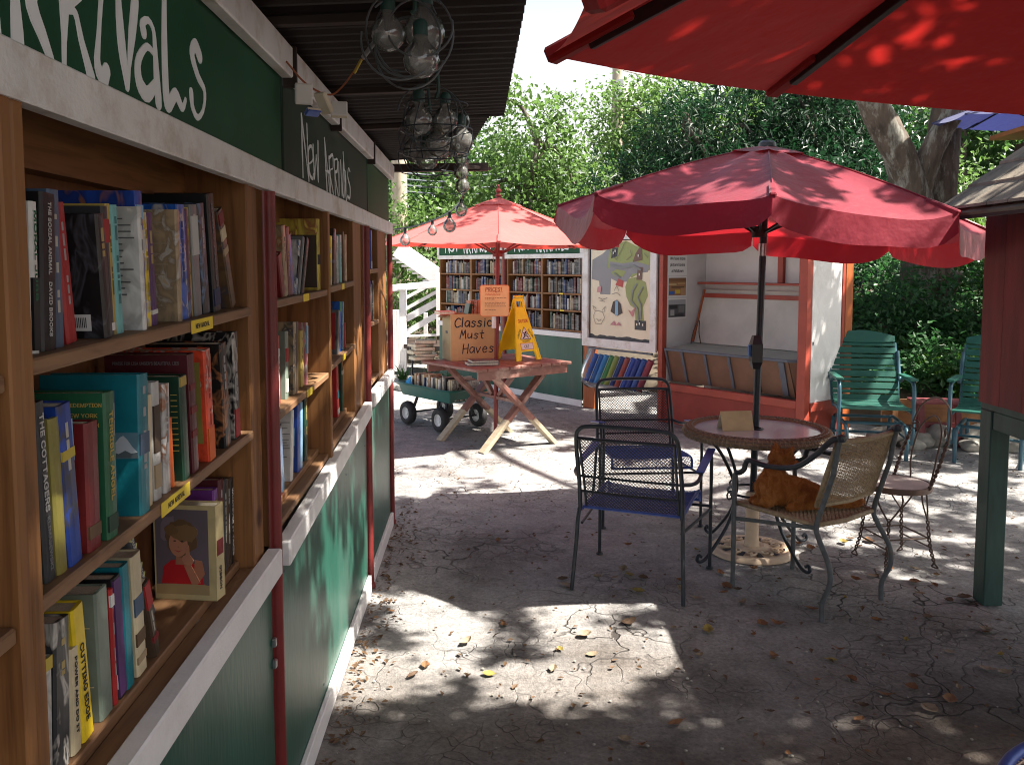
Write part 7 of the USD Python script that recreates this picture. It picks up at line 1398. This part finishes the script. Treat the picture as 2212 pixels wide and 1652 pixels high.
shrub('dark_shrub', 'tall dark shrub between kiosk and trunk', [(4.0, 11.6, 1.8, .9, .7, .8), (4.6, 12, 2.6, .8, .7, .7)], 1700, .09, 'leaf_dark', seed=27, group='dark shrubs on the bank')
shrub('leafy_shrub', 'pale bush at the top of the bank right of the trunk', [(6.8, 13.4, 2.2, .8, .7, .8), (7.6, 13.2, 2.3, .8, .7, .8), (7.0, 13.6, 3.0, .7, .6, .6)], 1300, .10, 'leaf_bright', seed=28)
for k, (x, y) in enumerate(((6.0, 11.7), (6.45, 11.5), (6.25, 12.3), (6.85, 12.0), (6.1, 10.6))): blade_plant('tall_grass', ['tall bright grass clump just right of the trunk', 'tall bright grass clump second right of the trunk', 'tall bright grass clump behind the first two', 'tall bright grass clump nearest the booth roof', 'lower grass clump in front of the tall ones'][k], (x, y, float(bank_z(x, y)) - .02), 170, 1.5 if k < 4 else .9, 'grass', 'bright grass clumps on the bank', .02, 60 + k, .35)
# background trees closing the view
bgd = [(-9, 28, 4.2), (-5.5, 30, 5.0), (-2.2, 29, 4.4), (1.2, 31, 4.6), (5.0, 32, 6.2), (8.6, 29, 7.0), (12.5, 27, 6.6), (16, 25, 6.5), (10.2, 20, 5.4), (13, 19, 5.6)]
bl = ['far left background tree behind the bookcase roof', 'second background tree from the left', 'background tree behind the utility pole', 'background tree below the gap of sky', 'background tree behind the distant pole', 'background tree behind the evergreens', 'background tree behind the booth', 'rightmost far background tree', 'background tree behind the blue umbrella', 'background tree at the right behind the booth roof']
for k, (x, y, h) in enumerate(bgd):
    rg = np.random.default_rng(100 + k); bz = float(bank_z(x, y)); cl = [(x + rg.normal(0, 1.1), y + rg.normal(0, .5), bz + h * f_, 1.5, 1.2, 1.2) for f_ in (.2, .35, .5, .6, .75, .3)]
    tree('background_tree', bl[k], (x, y, bz), [(x, y, bz - .2), (x, y, bz + h * .4), (x, y, bz + h * .7)], cl, 420, .26, ['leaf_mid', 'leaf_bright', 'leaf_mid'][k % 3], .2, 100 + k, sprig=6, spread=.25, shell=.3, limbs=False, group='background trees')
# the forked shade tree whose boughs spread over the yard
bt_ = thing('shade_tree', 'large forked tree with rough bark and lichen on the bank', 'tree', mat4((5.32, 11, .85)))
B = np.array([5.32, 11, .85]); A_ = lambda *p: np.array(p) - B
def barky(pts, r0, r1, n, seg, seed, amp=.10):
    P = curve(pts, n); v, f = tubemesh(P, np.linspace(r0, r1, n), seg); k = np.arange(len(v)); c = np.repeat(P, seg, 0); c = np.vstack([c, P[:1], P[-1:]])
    d = v - c; nz = meshkit.fbm(v * [5.5, 5.5, 1.6] + seed, 4, seed) - .5; ridge = np.abs(meshkit.noise(v * [16, 16, 3.5] + seed) - .5); return MB().add(c + d * (1 + amp * 3 * nz + amp * (1.6 * ridge - .4))[:, None], f)
part(bt_, 'trunk', barky([A_(5.28, 11, .6), A_(5.30, 11, 1.3), A_(5.34, 11, 2.3), A_(5.42, 11, 3.4), A_(5.5, 10.8, 4.6), A_(5.9, 9.6, 6.0)], .29, .13, 70, 40, 3), 'bark', smooth=True)
part(bt_, 'limb', barky([A_(5.2, 10.95, 1.2), A_(5.06, 10.85, 2.2), A_(4.74, 10.75, 3.0), A_(4.22, 10.6, 3.9), A_(3.9, 9.8, 5.0), A_(4.2, 8.4, 6.4)], .26, .10, 70, 36, 5), 'bark', smooth=True)
part(bt_, 'limb', barky([A_(4.98, 10.84, 2.35), A_(5.10, 10.75, 2.95), A_(5.32, 10.6, 3.5), A_(5.65, 10.2, 4.4), A_(6.6, 8.5, 6.2)], .17, .08, 50, 30, 7), 'bark', smooth=True)
part(bt_, 'limb', barky([A_(5.3, 10.9, 1.0), A_(5.45, 10.7, 1.45), A_(5.48, 10.6, 1.55)], .10, .06, 14, 16, 9), 'bark', smooth=True)
rg = np.random.default_rng(77)
for k, (a, b) in enumerate((((5.9, 9.6, 6.2), (6.2, 6.0, 5.9)), ((5.9, 9.6, 6.2), (8.0, 6.5, 5.8)), ((4.2, 8.4, 6.4), (4.6, 5.2, 5.6)), ((4.2, 8.4, 6.4), (3.6, 6.6, 5.7)), ((6.6, 8.5, 6.2), (8.0, 4.8, 6.0)), ((6.6, 8.5, 6.2), (6.8, 4.4, 5.6)), ((6.2, 6.0, 5.9), (4.4, 3.8, 5.6)))):
    mb = MB(); bough(mb, [A_(*a), (A_(*a) + A_(*b)) / 2 + [0, 0, .5], A_(*b)], .085, .025, 10, 7, seed=k); part(bt_, 'limb', mb, 'bark', smooth=True)
def lit_main(gx, gy):
    """Share of ground left in sun at the place where the leaves' shade lands."""
    f = .34 + 0 * gx
    f = np.where((gy > 6.05) & (gy < 7.75) & (gx < 1.9), .90, f)
    f = np.where((gy > 7.75) & (gx < 1.5), .5, f)
    f = np.where((gy < 6.05) & (gy > 4.2) & (gx < 1.75), .27, f)
    f = np.where((gy < 4.3) & (gx > -1.2) & (gx < .95), .74, f)
    f = np.where((gy < 3.12) & (gx < 2.2), .05, f)
    return np.where((gx > 1.75) & (gy > 3.25), .60, f)
def cover(xlo, xhi, ylo, yhi, hlo, hhi, L=.085, sprig=7, spread=.045, seed=4):
    """A layer of leafy sprays with gaps between them, as dense as the shade below asks for."""
    m = int((xhi - xlo) * (yhi - ylo) * 2200 / sprig); x = rg.uniform(xlo, xhi, m); y = rg.uniform(ylo, yhi, m); h = rg.uniform(hlo, hhi, m)
    gx, gy = x - .70 * h, y + .13 * h
    p2 = np.stack([gx * 4.3, gy * 4.3, 0 * gx + 3], 1); lum = meshkit.fbm(p2, 3, seed) + .20 * (meshkit.noise(p2 * .25, 8) - .5)
    q_ = np.quantile(lum, np.linspace(0, 1, 101)); thr = np.interp(np.clip(lit_main(gx, gy) * 1.06, 0, 1), np.linspace(0, 1, 101), q_)
    keep = lum > thr
    p = np.stack([x, y, h], 1)[keep]; p = np.repeat(p, sprig, 0) + rg.normal(0, spread, (len(p) * sprig, 3))
    d = rg.normal(0, 1, p.shape); d[:, 2] = d[:, 2] * .4 - .25; nn = rg.normal(0, .5, p.shape) + [.5, 0, 1]; Ls = L * rg.uniform(.7, 1.25, len(p)); return leafquads(p, d, nn, Ls, Ls * .6)
MAIN = cover(1.9, 9.2, 2.4, 9.2, 4.8, 5.7)
part(bt_, 'crown', (MAIN[0] - B, MAIN[1]), 'leaf_over')
s2 = thing('shade_tree', 'second large shade tree standing outside the view beside the near umbrella', 'tree', mat4((9.2, .4, 0))); B2 = np.array([9.2, .4, 0])
part(s2, 'trunk', barky([(0, 0, -.1), (-.05, 0, 1.5), (-.2, .1, 3.2), (-.6, .2, 5.0), (-1.6, .4, 6.6)], .34, .14, 50, 30, 13), 'bark', smooth=True)
for k, b in enumerate(((-5.6, 1.8, 5.6), (-5.2, -.6, 5.6), (-4.4, -2.4, 5.5), (-3.8, 2.2, 5.9), (.3, 1.5, 5.8))):
    mb = MB(); a = np.array([-.6, .2, 5.0]); bough(mb, [a, (a + np.array(b)) / 2 + [0, 0, .6], b], .12, .03, 12, 8, seed=k); part(s2, 'limb', mb, 'bark', smooth=True)
TWO = cover(1.9, 9.2, -2.6, 2.4, 4.8, 5.7); part(s2, 'crown', (TWO[0] - B2, TWO[1]), 'leaf_over')
# ------------------------------------------------------------------ fallen leaves
rl = random.Random(17)
def fallen(L, W_, seed):
    r = random.Random(seed); n = 7; top = []; P = np.zeros((n, 3, 3)); cu = r.uniform(.2, .9); cw = r.uniform(.2, .8)
    for i, u in enumerate(np.linspace(0, 1, n)):
        wv = W_ * math.sin(math.pi * min(1, u * .93 + .05)) ** .8 * (1 + .18 * (i % 2)) * .5; z = L * .35 * cu * (2 * u - 1) ** 2
        for q, s_ in enumerate((-1, 0, 1)): P[i, q] = (L * (u - .5), s_ * wv, z + abs(s_) * wv * cw * .8)
    return MB().grid(P).tube([(-L * .5, 0, P[0, 1, 2]), (-L * .72, W_ * .06, P[0, 1, 2] + .004)], .0012, 4)
kinds = [('dried_leaf', 'curled brown fallen leaf on the cracked ground', 'brown fallen leaves'), ('dried_leaf_dark', 'dark withered fallen leaf on the cracked ground', 'dark fallen leaves'), ('dried_leaf_yellow', 'yellow green fallen leaf on the cracked ground', 'yellow fallen leaves'), ('dried_leaf_pale', 'pale tan fallen leaf on the cracked ground', 'tan fallen leaves')]
done = 0
while done < 110:
    y = rl.uniform(2.05, 5.2); x = rl.uniform(-.62, 2.3)
    w = .35 + .65 * (x > .2) * (y < 4.6)
    if rl.random() > w or abs(x) / y > .62: continue
    L = rl.uniform(.026, .068) * (1.1 if y > 3 else .85); k = rl.choices(range(4), (5, 4, 2, 3))[0]
    M = mat4((x, y, float(ground_z(np.array([x]), np.array([y]))[0]) + .001), rl.uniform(0, 360), rl.uniform(-9, 9), rl.uniform(-9, 9))
    g = fallen(L, L * rl.uniform(.5, .8), done).get(); solo('fallen_leaf', (g[0] @ M[:3, :3].T + M[:3, 3], g[1]), kinds[k][0], kinds[k][1], 'leaf', kinds[k][2]); done += 1
n = 1500; lx = rg.uniform(-.62, 4.2, n); ly = 2.0 + 6.2 * rg.random(n) ** 1.2; near = rg.random(n) < .22; sN = rg.uniform(2.6, 6, n); lx = np.where(near, -.54 - .0376 * sN + np.abs(rg.normal(0, .07, n)), lx); ly = np.where(near, sN, ly)
c = np.stack([lx, ly, ground_z(lx, ly) + .003 + .004 * rg.random(n)], 1); d = rg.normal(0, 1, c.shape) * [1, 1, .12]; L = rg.uniform(.012, .04, n)
solo('leaf_litter', leafquads(c, d, rg.normal(0, .3, c.shape) + [0, 0, 1], L, L * .55), 'leaf_litter', 'fine leaf litter and crumbs scattered over the ground', 'leaf litter', kind='stuff')
n = 700; gx = rg.uniform(-.6, 4, n); gy = rg.uniform(2.0, 7, n); mb = []
ico = trimesh.creation.icosphere(0); sc_ = rg.uniform(.003, .008, n); V = (ico.vertices[None] * sc_[:, None, None] * [1, 1, .6] + np.stack([gx, gy, ground_z(gx, gy)], 1)[:, None]).reshape(-1, 3); F = (ico.faces[None] + np.arange(n)[:, None, None] * 12).reshape(-1, 3)
solo('gravel', (V, F), 'rock', 'loose grit and small pebbles on the worn ground', 'gravel', kind='stuff')
